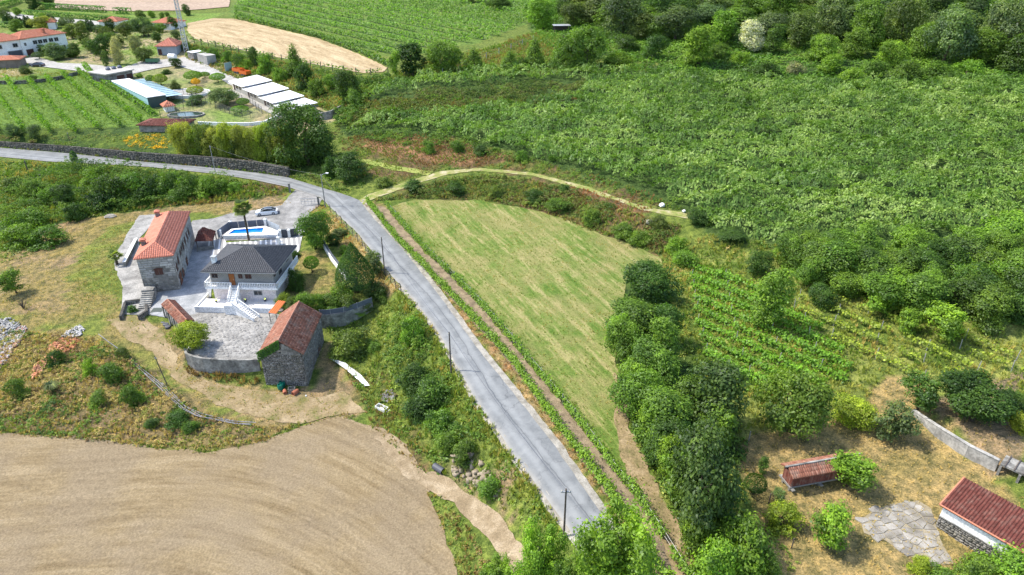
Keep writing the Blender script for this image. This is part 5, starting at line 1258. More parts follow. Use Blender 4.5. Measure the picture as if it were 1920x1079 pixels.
for a, b, c, d in doorR: opening(root, 'door', fR, a, c, b - a, d - c, SHUT, WOODB, .1, .07)
wf = opening(root, 'window', fF, 2.35, 3.55, 1.3, 1.0, SHUT, SHUT, .09, .08)
ar = MB()
for k in range(8):
    a0, a1 = math.pi * k / 8, math.pi * (k + 1) / 8
    f_ = lambda a, rr, y: (3.0 + .65 * rr * math.cos(a), y, 4.55 + .28 * rr * math.sin(a))
    ar.add([(3.0, -.05, 4.55), f_(a0, 1, -.05), f_(a1, 1, -.05)], [(0,1,2)])
    ar.add([f_(a0, 1, -.08), f_(a1, 1, -.08), f_(a1, 1.35, -.09), f_(a0, 1.35, -.09)], [(0,1,2,3)])
ar.build('arch', SHUT, wf)
for cx_, cy_ in ((.55, 4.6), (.55, 18.6)):
    ch = bx('chimney', MORTAR, root, cx_ - .35, cx_ + .35, cy_ - .35, cy_ + .35, HE + .1, HE + 1.35)
    mb = MB(); mb.box(cx_ - .48, cx_ + .48, cy_ - .48, cy_ + .48, HE + 1.35, HE + 1.45)
    mb.add([(cx_ - .5, cy_ - .5, HE + 1.6), (cx_ + .5, cy_ - .5, HE + 1.6), (cx_ + .5, cy_ + .5, HE + 1.6), (cx_ - .5, cy_ + .5, HE + 1.6), (cx_, cy_, HE + 1.95)], [(0,1,4),(1,2,4),(2,3,4),(3,0,4),(3,2,1,0)])
    c = mb.build('chimney_cap', RED, ch); at = c.data.attributes.new('var', 'FLOAT', 'FACE'); at.data.foreach_set('value', [.5] * len(c.data.polygons))
# porch against the far end of the right wall
root = empty('porch', (-63.2, 126.0, -2.35), math.radians(15.2), 'small brown lean-to porch on posts at the far end of the stone house', 'porch')
mb = MB(); mb.add([(-.2, -3.0, 2.2), (3.2, -3.0, 1.9), (3.2, 2.2, 1.9), (-.2, 2.2, 2.2), (1.0, -.4, 3.3), (1.0, 1.6, 3.3)], [(0,1,4),(1,2,5,4),(2,3,5),(3,0,4,5)])
pr = mb.build('roof', DULLT, root); at = pr.data.attributes.new('var', 'FLOAT', 'FACE'); at.data.foreach_set('value', [.3] * 4)
tiles_part([[(-.2, -3., 2.2), (3.2, -3., 1.9), (1., -.4, 3.3)], [(3.2, -3., 1.9), (3.2, 2.2, 1.9), (1., 1.6, 3.3), (1., -.4, 3.3)]], .3, .4, .05, DULLT, pr, 8)
for a, b in ((.1, -2.8), (3.0, -2.8), (3.0, 2.0)): bx('post', WOODP, root, a - .08, a + .08, b - .08, b + .08, -.3, 2.1)
bx('low_wall', CONCW, root, .0, 3.1, -2.9, -2.65, -.3, .8)
bx('plinth', CONCW, root, -.1, 3.3, -3.3, -2.95, -.5, .25)
# outside stair and ramp wall left of the stone house
root = empty('stone_stair', P(258, 584), math.radians(8), 'flight of pale stone steps beside the front of the stone house', 'stairs')
for k in range(9): bx('step', CONCW, root, 0, 2.0, k * .42, k * .42 + .38, -.8, .2 + k * .19)
bx('landing', CONCW, root, -.15, 1.75, 9 * .42, 9 * .42 + 1.5, -.8, 2.0)
w0, w1 = P(235, 501), P(257, 454)
root = empty('ramp_wall', (w0[0], w0[1], w0[2]), 0, 'low white topped wall slanting beside the concrete apron', 'wall')
MB().obox((0, 0), (w1 - w0)[:2], .45, -.3, 1.0).build('wall_body', CONCW, root); MB().obox((0, 0), (w1 - w0)[:2], .6, 1.0, 1.1).build('coping', WHITE, root)

# ------------------------------------------------------------------ dark roofed villa
root = empty('villa', (-52.45, 102.75, -2.95), math.radians(-2.4), 'two storey villa with dark hipped roof, grey tiled upper floor and white balcony', 'house')
RW, RD = 12.8, 11.2
i_ = .95
x0, x1, y0, y1 = i_, RW - i_, i_, RD - .6
bx('lower_wall', PINK, root, x0, x1, y0, y1, -.6, 3.1)
m, nt, b = new_mat('grey_wall_tile'); v = coords(nt, 'obj')
br = N(nt, 'ShaderNodeTexBrick', Scale=1., offset=.5); br.inputs['Color1'].default_value = (.185,.178,.168,1); br.inputs['Color2'].default_value = (.23,.222,.208,1); br.inputs['Mortar'].default_value = (.35,.34,.32,1)
br.inputs['Mortar Size'].default_value = .025; br.inputs['Brick Width'].default_value = .42; br.inputs['Row Height'].default_value = .21
mp = nt.nodes.new('ShaderNodeCombineXYZ'); sx = nt.nodes.new('ShaderNodeSeparateXYZ'); nt.links.new(v, sx.inputs[0])
nt.links.new(math_n(nt, 'ADD', sx.outputs[0], sx.outputs[1]), mp.inputs[0]); nt.links.new(sx.outputs[2], mp.inputs[1]); nt.links.new(mp.outputs[0], br.inputs['Vector'])
nt.links.new(br.outputs[0], b.inputs['Base Color']); b.inputs['Roughness'].default_value = .5
bx('upper_wall', m, root, x0 + .003, x1 - .003, y0 + .003, y1 - .003, 3.4, 6.25)
sl_ = MB(); sl_.box(.15, RW - .15, -.05, RD - .1, 3.1, 3.4); sl_.build('balcony_slab', WHITE, root)
roof(root, 0, RW, 0, RD, 6.35, 2.15, SLATE, (1, 1), 'x', .34, .40, .045, 12, ridge_mat=SLATE)
MB().box(-.02, RW + .02, -.06, .0, 6.15, 6.3).box(RW, RW + .06, 0, RD, 6.15, 6.3).build('gutter', GREYM, root)
rail(root, [(.22, RD - 2), (.22, .02), (4.75, .02)], 3.4, .95, WHITE)
rail(root, [(6.15, .02), (RW - .22, .02), (RW - .22, RD - .2)], 3.4, .95, WHITE)
fF, fR = ((x0, y0), (1, 0)), ((x1, y0), (0, 1))
opening(root, 'window', fF, .3, 4.75, 1.0, .75, SHUT, GLASS, .07); opening(root, 'door', fF, 3.2, 3.4, 1.0, 2.15, WOODB, mat_noise('orange_wood', (.30,.10,.03), (.40,.15,.05), 3., rough=.4), .07)
opening(root, 'window', fF, 4.9, 4.7, .7, .8, SHUT, SHUT, .07); opening(root, 'window', fF, 6.1, 4.7, 1.05, .8, SHUT, SHUT, .07)
opening(root, 'window', fR, .4, 4.9, .8, .5, SHUT, GLASS); opening(root, 'window', fR, 2.6, 4.2, 1.3, 1.5, SHUT, GLASS); opening(root, 'window', fR, 6.4, 4.8, 1.2, .6, SHUT, GLASS)
opening(root, 'window', fF, 7.0, 1.5, 1.5, .9, GREYM, GLASS, .09); opening(root, 'door', fF, 3.3, .65, 1.0, 2.0, GREYM, GLASS, .1)
ch = bx('chimney', WHITE, root, 1.25, 1.95, 1.9, 2.6, 6.3, 8.05); bx('chimney_cap', GREYM, ch, 1.15, 2.05, 1.8, 2.7, 8.07, 8.2)
# front terrace, stair and balustrade
tz = .62
bx('terrace', mat_noise('terrace_floor', (.60,.59,.57), (.72,.71,.69), .8, rough=.7), root, -.9, RW - .3, -2.5, y0 - .01, -.8, tz)
MB().box(-1.02, RW - .2, -2.72, -2.5, -.8, tz + .45).box(-1.1, -.9, -2.5, 2.6, -.8, tz + .25).build('parapet', WHITE, root)
bx('side_strip', CONCW, root, RW - .3, RW + 1.0, -2.3, RD, -.8, .35)
st = MB()
for k in range(7): st.box(4.85, 6.05, -.1 - .28 * (k + 1), -.1 - .28 * k, tz, 3.3 - .22 * (k + 1))
st.box(4.4, 6.2, -3.3, -2.06, -.6, 1.72)
fl = st.build('stair', WHITE, root)
a_ = np.array([6.2, -2.7]); b_ = np.array([10.2, -4.6]); dd = (b_ - a_) / 10
s2 = MB()
nn = np.array([-dd[1], dd[0]]); nn /= np.linalg.norm(nn)
for k in range(10):
    p = a_ + dd * k; q = p + dd
    s2.obox((p + q) / 2 - nn * .6, (p + q) / 2 + nn * .6, np.linalg.norm(dd) * 1.02, -.6, 1.72 - .18 * (k + 1))
s2.build('step_flight', WHITE, root)
for s in (-.66, .66): rail(root, [a_ + nn * s, b_ + nn * s], 1.6, .75, WHITE, .36, .06, dz=[1.65, -.1])
rail(root, [(4.75, -.1), (4.75, -2.06)], 3.4, .9, WHITE, .3, .05, dz=[3.3, 1.7]); rail(root, [(6.15, -.1), (6.15, -2.06)], 3.4, .9, WHITE, .3, .05, dz=[3.3, 1.7])
for (px_, py_) in ((419, 556), (470, 557), (505, 557)):
    pq = P(px_, py_); pot = empty('flower_pot', (pq[0], 103.35 + (px_ - 419) * .004 - .9, -2.95 + tz), 0, {419: 'dark flower pot left of the villa stair', 470: 'low dark flower pot under the villa window', 505: 'low flower pot at the right end of the villa terrace'}[px_], 'pot', 'pots on the villa terrace')
    MB().lathe([(.16, 0), (.22, .32), (.25, .34), (.25, .38), (.2, .38)], 10).build('pot_body', DARK, pot); link('plant', PROTO['bush'][0][0], pot, (0, 0, .36)).scale = (.3, .3, .3)
# striped paving between villa and pool
m, nt, b = new_mat('striped_paving'); v = coords(nt)
sx = nt.nodes.new('ShaderNodeSeparateXYZ'); nt.links.new(v, sx.inputs[0])
w_ = math_n(nt, 'SINE', math_n(nt, 'MULTIPLY', math_n(nt, 'ADD', sx.outputs[0], math_n(nt, 'MULTIPLY', sx.outputs[1], .33)), 2 * math.pi / 1.05))
c = ramp(nt, w_, [(.45, (.26,.255,.25)), (.55, (.66,.65,.63))])
c = mix(nt, .4, c, ramp(nt, noise(nt, v, 5., 4), [(.3, (.75,.75,.75)), (.7, (1.1,1.1,1.1))]), 'MULTIPLY')
nt.links.new(c, b.inputs['Base Color']); b.inputs['Roughness'].default_value = .8
sheet('striped_terrace', [(384,450),(420,449),(425,456),(520,450),(566,446),(562,470),(545,490),(528,470),(430,470),(398,490),(392,470)], m, .12, .8, .0, 'black and white striped paving between pool and villa', 'paving')

# ------------------------------------------------------------------ pool with deck, fence panels and pillars
dk = PZ(np.array([418, 434, 497, 523, 519]), np.array([442, 429.5, 424, 434, 441]), -1.15)
wt = PZ(np.array([427, 439, 494, 492]), np.array([439.4, 431.3, 427.8, 436.2]), -1.2)
c0 = dk[:, :2].mean(0)
root = empty('swimming_pool', (*c0, -1.9), 0, 'small blue swimming pool in a raised white deck', 'pool')
dkl, wtl = dk[:, :2] - c0, wt[:, :2] - c0
mb = MB(); outer = [tuple(p) for p in dkl]; inner = [tuple(p) for p in wtl]
# deck top as a ring between outline and basin
vs = [Vector(p) for p in outer] + [Vector(p) for p in inner]; no, ni = len(outer), len(inner)
vo, eo, fo, *_ = delaunay_2d_cdt(vs, [(i, (i + 1) % no) for i in range(no)] + [(no + i, no + (i + 1) % ni) for i in range(ni)], [], 1, 1e-5)
tri = [f for f in fo if not inside(np.array(inner), np.array([sum(vo[i].x for i in f) / 3]), np.array([sum(vo[i].y for i in f) / 3]))[0]]
mb.add([(q.x, q.y, .75) for q in vo], [tuple(f) for f in tri])
for i in range(no):
    a, b2 = outer[i], outer[(i + 1) % no]; mb.add([(*a, -.9), (*b2, -.9), (*b2, .75), (*a, .75)], [(0,1,2,3)])
for i in range(ni):
    a, b2 = inner[i], inner[(i + 1) % ni]; mb.add([(*a, -.5), (*b2, -.5), (*b2, .75), (*a, .75)], [(3,2,1,0)], 1)
POOLB = mat_plain('pool_tile', (.02,.20,.55), .3)
mb.build('deck', [WHITE, POOLB], root)
m, nt, b = new_mat('pool_water'); v = coords(nt)
nt.links.new(ramp(nt, noise(nt, v, .6, 3), [(.3, (.0,.08,.42)), (.7, (.0,.24,.62))]), b.inputs['Base Color']); b.inputs['Roughness'].default_value = .08; b.inputs['Specular IOR Level'].default_value = .5
bump(nt, b, noise(nt, v, 3., 3), .15, .04)
MB().add([(*p, .55) for p in inner], [tuple(range(ni))]).build('water', m, root)
bx('ladder', GREYM, root, wtl[2][0] - 1, wtl[2][0] - .95, wtl[2][1] - .3, wtl[2][1] - .25, .5, 1.4)
FN = {'a': [(412.5,441),(431,426),(499,421),(524,434)]}
fpts = PZ(np.array([410.,431,500,526,538]), np.array([447.,431.5,426,438,444]), -1.9)
root = empty('pool_fence', fpts[0], 0, 'dark blue grey panel fence round the pool', 'fence')
for i in range(3):
    a, b2 = fpts[i] - fpts[0], fpts[i + 1] - fpts[0]; L = np.linalg.norm((b2 - a)[:2]); k = max(1, int(L / 1.6))
    for j in range(k):
        p, q = a + (b2 - a) * (j + .02) / k, a + (b2 - a) * (j + .98) / k
        MB().obox(p, q, .06, .1, 1.75).build('panel', NAVY if i < 2 else mat_plain('pale_panel', (.32,.36,.40), .5), root)
    bx('post', GREYM, root, a[0] - .05, a[0] + .05, a[1] - .05, a[1] + .05, -.3, 1.85)
pil = MB(); pil.box(-.26, .26, -.26, .26, -.6, 1.55).box(-.33, .33, -.33, .33, 1.55, 1.65).add([(-.3, -.3, 1.65), (.3, -.3, 1.65), (.3, .3, 1.65), (-.3, .3, 1.65), (0, 0, 1.95)], [(0,1,4),(1,2,4),(2,3,4),(3,0,4)])
pm = pil.mesh('pillar', WHITE)
for k, (a, b2, d) in enumerate([(414, 446, 'at the left end of the pool fence'), (433.5, 429, 'at the far left corner of the pool deck'), (499, 424.5, 'at the far right corner of the pool deck'), (527, 445.5, 'left of the dark garden gate'), (543.5, 445, 'right of the dark garden gate'), (523.5, 459, 'topped by an urn near the villa roof')]):
    q = P(a, b2); tagit(link('gate_pillar', pm, None, q), f'white capped pillar {d}', 'pillar', 'white pillars round the pool')
for k, (a, b2, d) in enumerate([((529.5, 445.5), (541, 445), 'dark sheet metal gate between the two white pillars'), ((546, 445), (560, 442), 'dark sheet metal gate beside the leafy magnolia')]):
    p, q = P(*a), P(*b2); g = empty('gate', p, 0, d, 'gate', 'dark garden gates'); dl = (q - p)
    MB().obox((0, 0), dl, .06, .1, 1.7).build('gate_leaf', DARK, g); MB().obox((0, 0), dl, .1, 1.7, 1.8).build('top_rail', GREYM, g)

# ------------------------------------------------------------------ old stone barn
root = empty('barn', (-36.95, 83.25, -6.3), math.radians(.8), 'old rubble stone barn with weathered red tile roof and ivy on its gable', 'barn')
BW, BD, BE = 6.3, 11.4, 6.0
mb = MB(); mb.box(.15, BW, .15, BD, -.8, BE)
mb.add([(.15, .15, BE), (BW, .15, BE), (BW / 2 + .07, .15, BE + 2.2)], [(0,1,2)]).add([(.15, BD, BE), (BW, BD, BE), (BW / 2 + .07, BD, BE + 2.2)], [(2,1,0)])
mb.build('wall', DMORTAR, root)
stones(root, (.15, .145, -.2), (1, 0), BW - .15, BE + 2.3, .42, .26, RUBBLE, 21, .06, poly=[(0, -1), (BW - .15, -1), (BW - .15, BE + .2), ((BW - .15) / 2, BE + 2.2), (0, BE + .2)], rough=1.2)
stones(root, (BW + .005, .15, -.2), (0, 1), BD - .2, BE + .1, .45, .27, RUBBLE, 22, .06, rough=1.2)
rf = roof(root, -.12, BW + .28, -.05, BD + .25, BE + .02, 2.35, OLDT, (0, 0), 'y', .27, .40, .075, 23, jit=.022, var=(.5, .24), gap=.006)
tri_ = MB().add([(3.6, .06, BE + 1.7), (5.9, .06, BE + .25), (6.1, .06, BE - .25), (3.2, .06, BE - .1)], [(3,2,1,0)]).build('gable_render', CONCW, root)
iv = np.random.default_rng(4); n_ = 900; t_ = iv.random(n_)
ip = np.stack([-.25 + 3.5 * t_, .0 - .12 * iv.random(n_), BE + .1 + 2.15 * t_ - iv.random(n_) ** 1.5 * 1.5 + .2], 1)
ivo = link('ivy', np_mesh('ivy', leaf_quads(ip, iv.normal(size=(n_, 3)) * .5 + [0, -1, .5], .22 * (.6 + .8 * iv.random(n_)), iv, .8), quadsF(n_), LEAF, fvar=iv.random(n_)), root); ivo.color = (.05, .12, .025, 1)
opening(root, 'door', ((BW, .15), (0, 1)), 7.2, .0, 1.6, 2.0, WOODP, WOODB, .1, .1)

# ------------------------------------------------------------------ narrow tiled shed, walled pen, barn yard
a, b2 = PZ(302, 571, -.9), PZ(338, 610, -.9)
sd_ang = math.atan2((b2 - a)[1], (b2 - a)[0]); Ls = float(np.linalg.norm((b2 - a)[:2]))
root = empty('tiled_shed', (a[0], a[1], -3.4), sd_ang, 'long narrow shed with mossy red tiles at the yard corner', 'shed')
bx('wall', CONCW, root, .2, Ls - .2, .25, 1.95, -1.2, 2.35)
rf = roof(root, 0, Ls, 0, 2.2, 2.45, .62, OLDT, (0, 0), 'x', .26, .36, .06, 31, jit=.015, var=(.45, .22))
for k in range(4): bx('post', CONCW, root, .3 + k * 2.6, .6 + k * 2.6, -.12, .1, -1.6, 2.3)
for k in range(3): MB().lathe([(.45, 0), (.48, .8), (.3, .85)], 12).build('barrel', DARK, root, (1.2 + k * .95, -.55, -.9))
pw = [P(228, 602), P(236, 572), P(275, 566), P(276, 590), P(262, 602)]
root = empty('walled_pen', pw[0], 0, 'small ruined stone pen overgrown with ivy beside the steps', 'pen')
for i in range(4):
    q0, q1 = pw[i] - pw[0], pw[i + 1] - pw[0]; L = float(np.linalg.norm((q1 - q0)[:2]))
    MB().obox(q0, q1, .4, -.8, .9 + .2 * (i % 2)).build('wall', DMORTAR, root)
    u_ = (q1 - q0)[:2] / L; n_2 = np.array([u_[1], -u_[0]])
    for s in (1, -1):
        o_ = (q0[:2] if s > 0 else q1[:2]) + n_2 * .2 * s
        stones(root, (*o_, -.4), u_ * s, L, 1.25 + .2 * (i % 2), .45, .28, RUBBLE, 40 + i * 2 + s, .05, rough=1.1)
ivo = link('ivy', PROTO['bush'][0][0], root, P(250, 585) - pw[0]); ivo.scale = (1.6, 1.3, 1.4); ivo.color = (.05,.11,.025,1)
g0 = P(277, 592); root = empty('mesh_gate', g0, math.radians(-5), 'dark mesh covered gate leaning beside the ruined pen', 'gate')
MB().add([(0, 0, .0), (2.0, 0, .05), (1.9, 2.1, .35), (.0, 2.0, .3), (0, 0, .06), (2.0, 0, .11), (1.9, 2.1, .41), (.0, 2.0, .36)], [(3,2,1,0),(4,5,6,7),(0,1,5,4),(1,2,6,5),(2,3,7,6),(3,0,4,7)]).build('gate_leaf', mat_plain('green_black', (.04,.055,.05), .7), root)
sheet('barn_yard', [(350,594),(395,582),(470,582),(524,590),(510,630),(487,676),(430,677),(380,674),(350,666),(352,640),(362,620)], CONC, .1, .7, .06, 'rough grey stone paved yard between shed and barn', 'yard')
yw = PS([(358,604),(400,590),(470,590),(512,596),(500,632),(486,664),(430,668),(384,664),(364,640)])[:, :2]
rng = np.random.default_rng(8); fs = []
for x_ in np.arange(yw[:, 0].min(), yw[:, 0].max(), .62):
    for y_ in np.arange(yw[:, 1].min(), yw[:, 1].max(), .5):
        p, q = x_ + rng.normal(0, .08) + (.3 if int(y_ / .5) % 2 else 0), y_ + rng.normal(0, .06)
        if inside(yw, np.array([p]), np.array([q]))[0] and rng.random() < .8: fs.append((p, q))
V = []; vr = []
for p, q in fs:
    z = float(hgt(p, q)) + .08; a2 = rng.uniform(.2, .29); b3 = rng.uniform(.16, .23); hh = rng.uniform(.03, .09)
    ring = [(p + sx_ * a2 + rng.normal(0, .03), q + sy_ * b3 + rng.normal(0, .03)) for sx_, sy_ in ((-1,-1),(1,-1),(1,1),(-1,1))]
    V += [(c[0], c[1], z) for c in ring] + [(p + (c[0] - p) * .8, q + (c[1] - q) * .8, z + hh) for c in ring]; vr.append(np.clip(rng.normal(.6, .25), 0, 1))
f = np.array([(4,5,6,7),(0,1,5,4),(1,2,6,5),(2,3,7,6),(3,0,4,7)])
tagit(link('cobbles', np_mesh('cobbles', V, (np.arange(len(fs))[:, None, None] * 8 + f[None]).reshape(-1, 4), mat_var('cobble', (.13,.127,.12), (.205,.20,.19), (.29,.283,.27), ns=.5), fvar=np.repeat(vr, 5))), 'uneven grey stone setts of the barn yard', 'cobbles', kind='stuff')
def wall_line(name, pts3, h0, h1, w, mat, label, cat='wall', cop=None, st=None, seed=1, toward=1, group=None):
    """a wall along world points: reaches h0 below and h1 above each point's z"""
    p = np.array(pts3, float); o = p[0].copy()
    r_ = empty(name, o, 0, label, cat, group)
    for i in range(len(p) - 1):
        a, b2 = p[i] - o, p[i + 1] - o
        MB().obox(a, b2, w, a[2] - h0, a[2] + h1, a[2], b2[2]).build('wall_body', mat, r_)
        if cop: MB().obox(a, b2, w + .12, a[2] + h1, a[2] + h1 + .08, a[2], b2[2]).build('coping', cop, r_)
        if st:
            L = float(np.linalg.norm((b2 - a)[:2])); u_ = (b2 - a)[:2] / L; nv = np.array([u_[1], -u_[0]])
            stones(r_, (*(a[:2] + nv * (w / 2 + .005)), min(a[2], b2[2]) - h0 + .3), u_, L, h0 + h1 - .3 - abs(a[2] - b2[2]) * .5, st[0], st[1], RUBBLE if len(st) < 3 else st[2], seed + i, .06, rough=1.1)
    return r_
yp = [PZ(a, b2, -2.7) for a, b2 in ((346,650),(349,664),(362,669),(380,673),(425,676),(455,676),(485,675))]
wall_line('yard_wall', yp, 3.6, .15, .35, CONCW, 'curved grey concrete retaining wall below the barn yard', seed=50)
gp = [PZ(a, b2, -1.9) for a, b2 in ((600,591),(620,590),(645,586),(670,578),(698,567))]
wall_line('garden_wall', gp, 3.0, .05, .3, CONCW, 'curved concrete garden wall right of the barn', seed=60)
r_ = empty('panel_fence', gp[0], 0, 'blue grey metal panels along the top of the curved garden wall', 'fence')
for i in range(4):
    a, b2 = gp[i] - gp[0], gp[i + 1] - gp[0]; MB().obox(a, b2, .05, a[2] + .08, a[2] + .95, a[2], b2[2]).build('panel', NAVY, r_); bx('post', GREYM, r_, a[0] - .04, a[0] + .04, a[1] - .04, a[1] + .04, a[2], a[2] + 1.05)
fw = [P(607, 465), P(622, 490), P(641, 515), P(650, 527)]
wall_line('garden_fence_wall', fw, .6, .9, .2, WHITE, 'low white wall behind the clipped cypress')
r_ = empty('panel_fence', fw[0], 0, 'blue grey panels on the low white wall by the cypress', 'fence')
for i in range(3):
    a, b2 = fw[i] - fw[0], fw[i + 1] - fw[0]; MB().obox(a + [.12, .12, 0], b2 + [.12, .12, 0], .05, a[2] + .92, a[2] + 1.7, a[2], b2[2]).build('panel', NAVY, r_)
tp = P(519, 590); root = empty('awning', (tp[0], tp[1], -2.9), math.radians(-14), 'small orange corrugated awning beside the barn', 'awning')
mb = MB()
for k in range(4): mb.add([(k * .36, -2.2, 1.5), (k * .36 + .18, -2.2, 1.62), (k * .36 + .36, -2.2, 1.5), (k * .36, 1., 2.1), (k * .36 + .18, 1., 2.22), (k * .36 + .36, 1., 2.1)], [(0,1,4,3),(1,2,5,4)])
mb.build('corrugated_sheet', mat_plain('orange_sheet', (.62,.17,.05), .5), root)
for a, b2 in ((.1, -2.1), (1.35, -2.1), (.1, .9), (1.35, .9)): bx('post', WOODP, root, a - .04, a + .04, b2 - .04, b2 + .04, -.5, 1.5 if b2 < 0 else 2.05)
# ------------------------------------------------------------------ granary on stone legs
g0 = P(1480, 923); root = empty('granary', (g0[0], g0[1], g0[2]), math.radians(13), 'narrow red wooden granary with tiled roof standing on stone legs', 'granary')
GL, GW = 8.4, 1.75
PLANKM = mat_var('red_plank', (.13,.045,.035), (.19,.065,.05), (.27,.13,.10), lich=(.24,.2,.17), ns=2.)
bx('core', DARK, root, .06, GL - .06, .06, GW - .06, .75, 2.3)
pl = MB().box(-.07, .07, -.02, .02, .72, 2.32).mesh('plank', PLANKM)
for me_ in (pl,):
    at = me_.attributes.new('var', 'FLOAT', 'FACE'); at.data.foreach_set('value', [.5] * 6)
pls = []
for v_ in (.15, .4, .65, .9):
    c = pl.copy(); c.attributes['var'].data.foreach_set('value', [v_] * 6); pls.append(c)
for k in range(int(GL / .165)): link('plank', random.choice(pls), root, (.12 + k * .165, .02, 0))
for k in range(10): link('plank', random.choice(pls), root, (.02, .12 + k * .165, 0), math.pi / 2)
MB().box(-.1, GL + .1, -.06, .1, .58, .75).box(-.1, GL + .1, GW - .1, GW + .06, .58, .75).box(-.1, .1, .1, GW - .1, .58, .75).build('sill_beam', STONE, root)
for x_ in (.15, 3.7, 7.8):
    l_ = MB(); l_.box(x_ - .14, x_ + .14, .1, .4, -.4, .45).box(x_ - .14, x_ + .14, GW - .4, GW - .1, -.4, .45).box(x_ - .2, x_ + .2, -.45, GW + .45, .45, .58)
    l_.build('stone_leg', CONCW, root)
rf = roof(root, -.25, GL + .25, -.35, GW + .35, 2.32, .68, OLDT, (0, 0), 'x', .27, .40, .055, 71, jit=.012, var=(.6, .2))
MB().box(-.55, GL + .5, GW / 2 - .1, GW / 2 + .1, 2.98, 3.12).build('ridge_stone', CONCW, rf)
# ------------------------------------------------------------------ white outbuilding, lower right
A = PZ(1762, 947, 1.75); ang = math.atan2(-.80, .60)
root = empty('outbuilding', (A[0], A[1], -1.5), ang, 'low white and rubble stone outbuilding with dark red tiled roof', 'outbuilding')
bx('stone_wall', DMORTAR, root, .3, 12, .35, 4.7, -.8, 1.75)
bx('white_wall', WHITE, root, .28, 12, .33, 4.72, 1.75, 3.2)
stones(root, (.3, .345, -.4), (1, 0), 11.6, 2.1, .42, .28, RUBBLE, 72, .06, rough=1.1)
bx('plinth_band', CONCW, root, .26, 12, .24, .36, 1.68, 1.78)
stones(root, (.295, 4.7, -.4), (0, -1), 4.35, 2.1, .42, .28, RUBBLE, 73, .06, rough=1.1)
sl_ = [[(0, 0, 3.25), (12.3, 0, 3.25), (12.3, 5.0, 4.15), (0, 5.0, 4.15)]]
mb = MB(); mb.add(sl_[0], [(0,1,2,3)]).add([(a_[0], a_[1], a_[2] - .12) for a_ in sl_[0]], [(3,2,1,0)]).add([(0,0,3.25),(0,5,4.15),(0,5,4.03),(0,0,3.13)], [(0,1,2,3)])
rf = mb.build('roof', DULLT, root); at = rf.data.attributes.new('var', 'FLOAT', 'FACE'); at.data.foreach_set('value', [.3] * 3)
tiles_part(sl_, .3, .42, .075, DULLT, rf, 74, jit=.008, var=(.45, .2))
e_ = MB().tube([(0, .0, 3.3), (12.3, .0, 3.3)], .09, 6).tube([(0, 0, 3.3), (0, 5.0, 4.2)], .1, 6).build('edge_tiles', ORANGE, rf); at = e_.data.attributes.new('var', 'FLOAT', 'FACE'); at.data.foreach_set('value', [.6] * len(e_.data.polygons))
bx('gable_fill', WHITE, root, .32, 11.9, 2.4, 4.6, 3.2, 3.55)
# ------------------------------------------------------------------ curved retaining wall, pit house, slab floor
PALEC = mat_noise('pale_concrete', (.20,.195,.18), (.30,.293,.275), .7, (.38,.37,.345), rough=.95, fine=3.)
rp = [PZ(a, b2, z) for a, b2, z in ((1712,770,.3),(1730,782,.6),(1759,801,.9),(1790,820,1.0),(1818,837,1.05),(1848,852,1.05),(1874,865,1.05))]
wall_line('retaining_wall', rp, 2.6, .1, .35, PALEC, 'long curved concrete retaining wall above the granary yard', cop=PALEC, seed=80)
q = P(1868, 892); root = empty('concrete_bay', (q[0], q[1], -1.0), math.radians(-48), 'concrete shelter with open bays at the end of the curved wall', 'shelter')
bx('back_wall', CONCW, root, 0, 6, 2.2, 2.4, -.5, 1.9); bx('roof_slab', CONCW, root, -.1, 6, .2, 2.4, 1.75, 1.95); bx('floor', CONC, root, -.1, 6.2, -.2, 2.2, -.5, .06)
for k in range(4): bx('pier', CONCW, root, k * 1.9 - .1, k * 1.9 + .15, 0, .3, -.5, 1.75)
for k in range(6): bx('slat', WOODP, root, .3 + k * .9, .42 + k * .9, .1, 2.6, 1.97, 2.07)
bx('inner_panel', NAVY, root, .1, 5.8, 1.9, 1.95, 0, 1.6)
fl_poly = [(1610,975),(1640,955),(1680,944),(1720,940),(1745,955),(1755,985),(1762,1010),(1775,1035),(1790,1060),(1740,1060),(1700,1040),(1660,1015),(1620,1000)]
sheet('slab_floor', fl_poly, mat_noise('joint_soil', (.22,.185,.12), (.30,.26,.18), 1., rough=.95, coord='pos'), .05, .8, .1, 'sunny stone slab threshing floor in the granary yard', 'floor')
flo = bpy.data.objects['slab_floor']
fw_ = PS(fl_poly)[:, :2]; rng = np.random.default_rng(12); cA = math.radians(20); slab_ms = []
SLABM = mat_noise('slab_stone', (.17,.155,.125), (.235,.218,.19), .6, (.31,.295,.265), rough=.95, coord='pos')
SLAB_T = [SLABM] + [mat_noise('slab_stone_' + n_, tuple(c * f_ for c in (.17,.155,.125)), tuple(c * f_ for c in (.235,.218,.19)), .6, tuple(c * f_ for c in (.31,.295,.265)), rough=.95, coord='pos') for n_, f_ in (('dark', .82), ('pale', 1.15), ('mid', .95))]
sites = []
for a_ in np.arange(-14, 14, 1.15):
    for b_ in np.arange(-10, 10, .8):
        px_, py_ = a_ + rng.normal(0, .24), b_ + rng.normal(0, .12)
        sites.append((fw_.mean(0)[0] + px_ * math.cos(cA) - py_ * math.sin(cA), fw_.mean(0)[1] + px_ * math.sin(cA) + py_ * math.cos(cA)))
sites = np.array(sites)
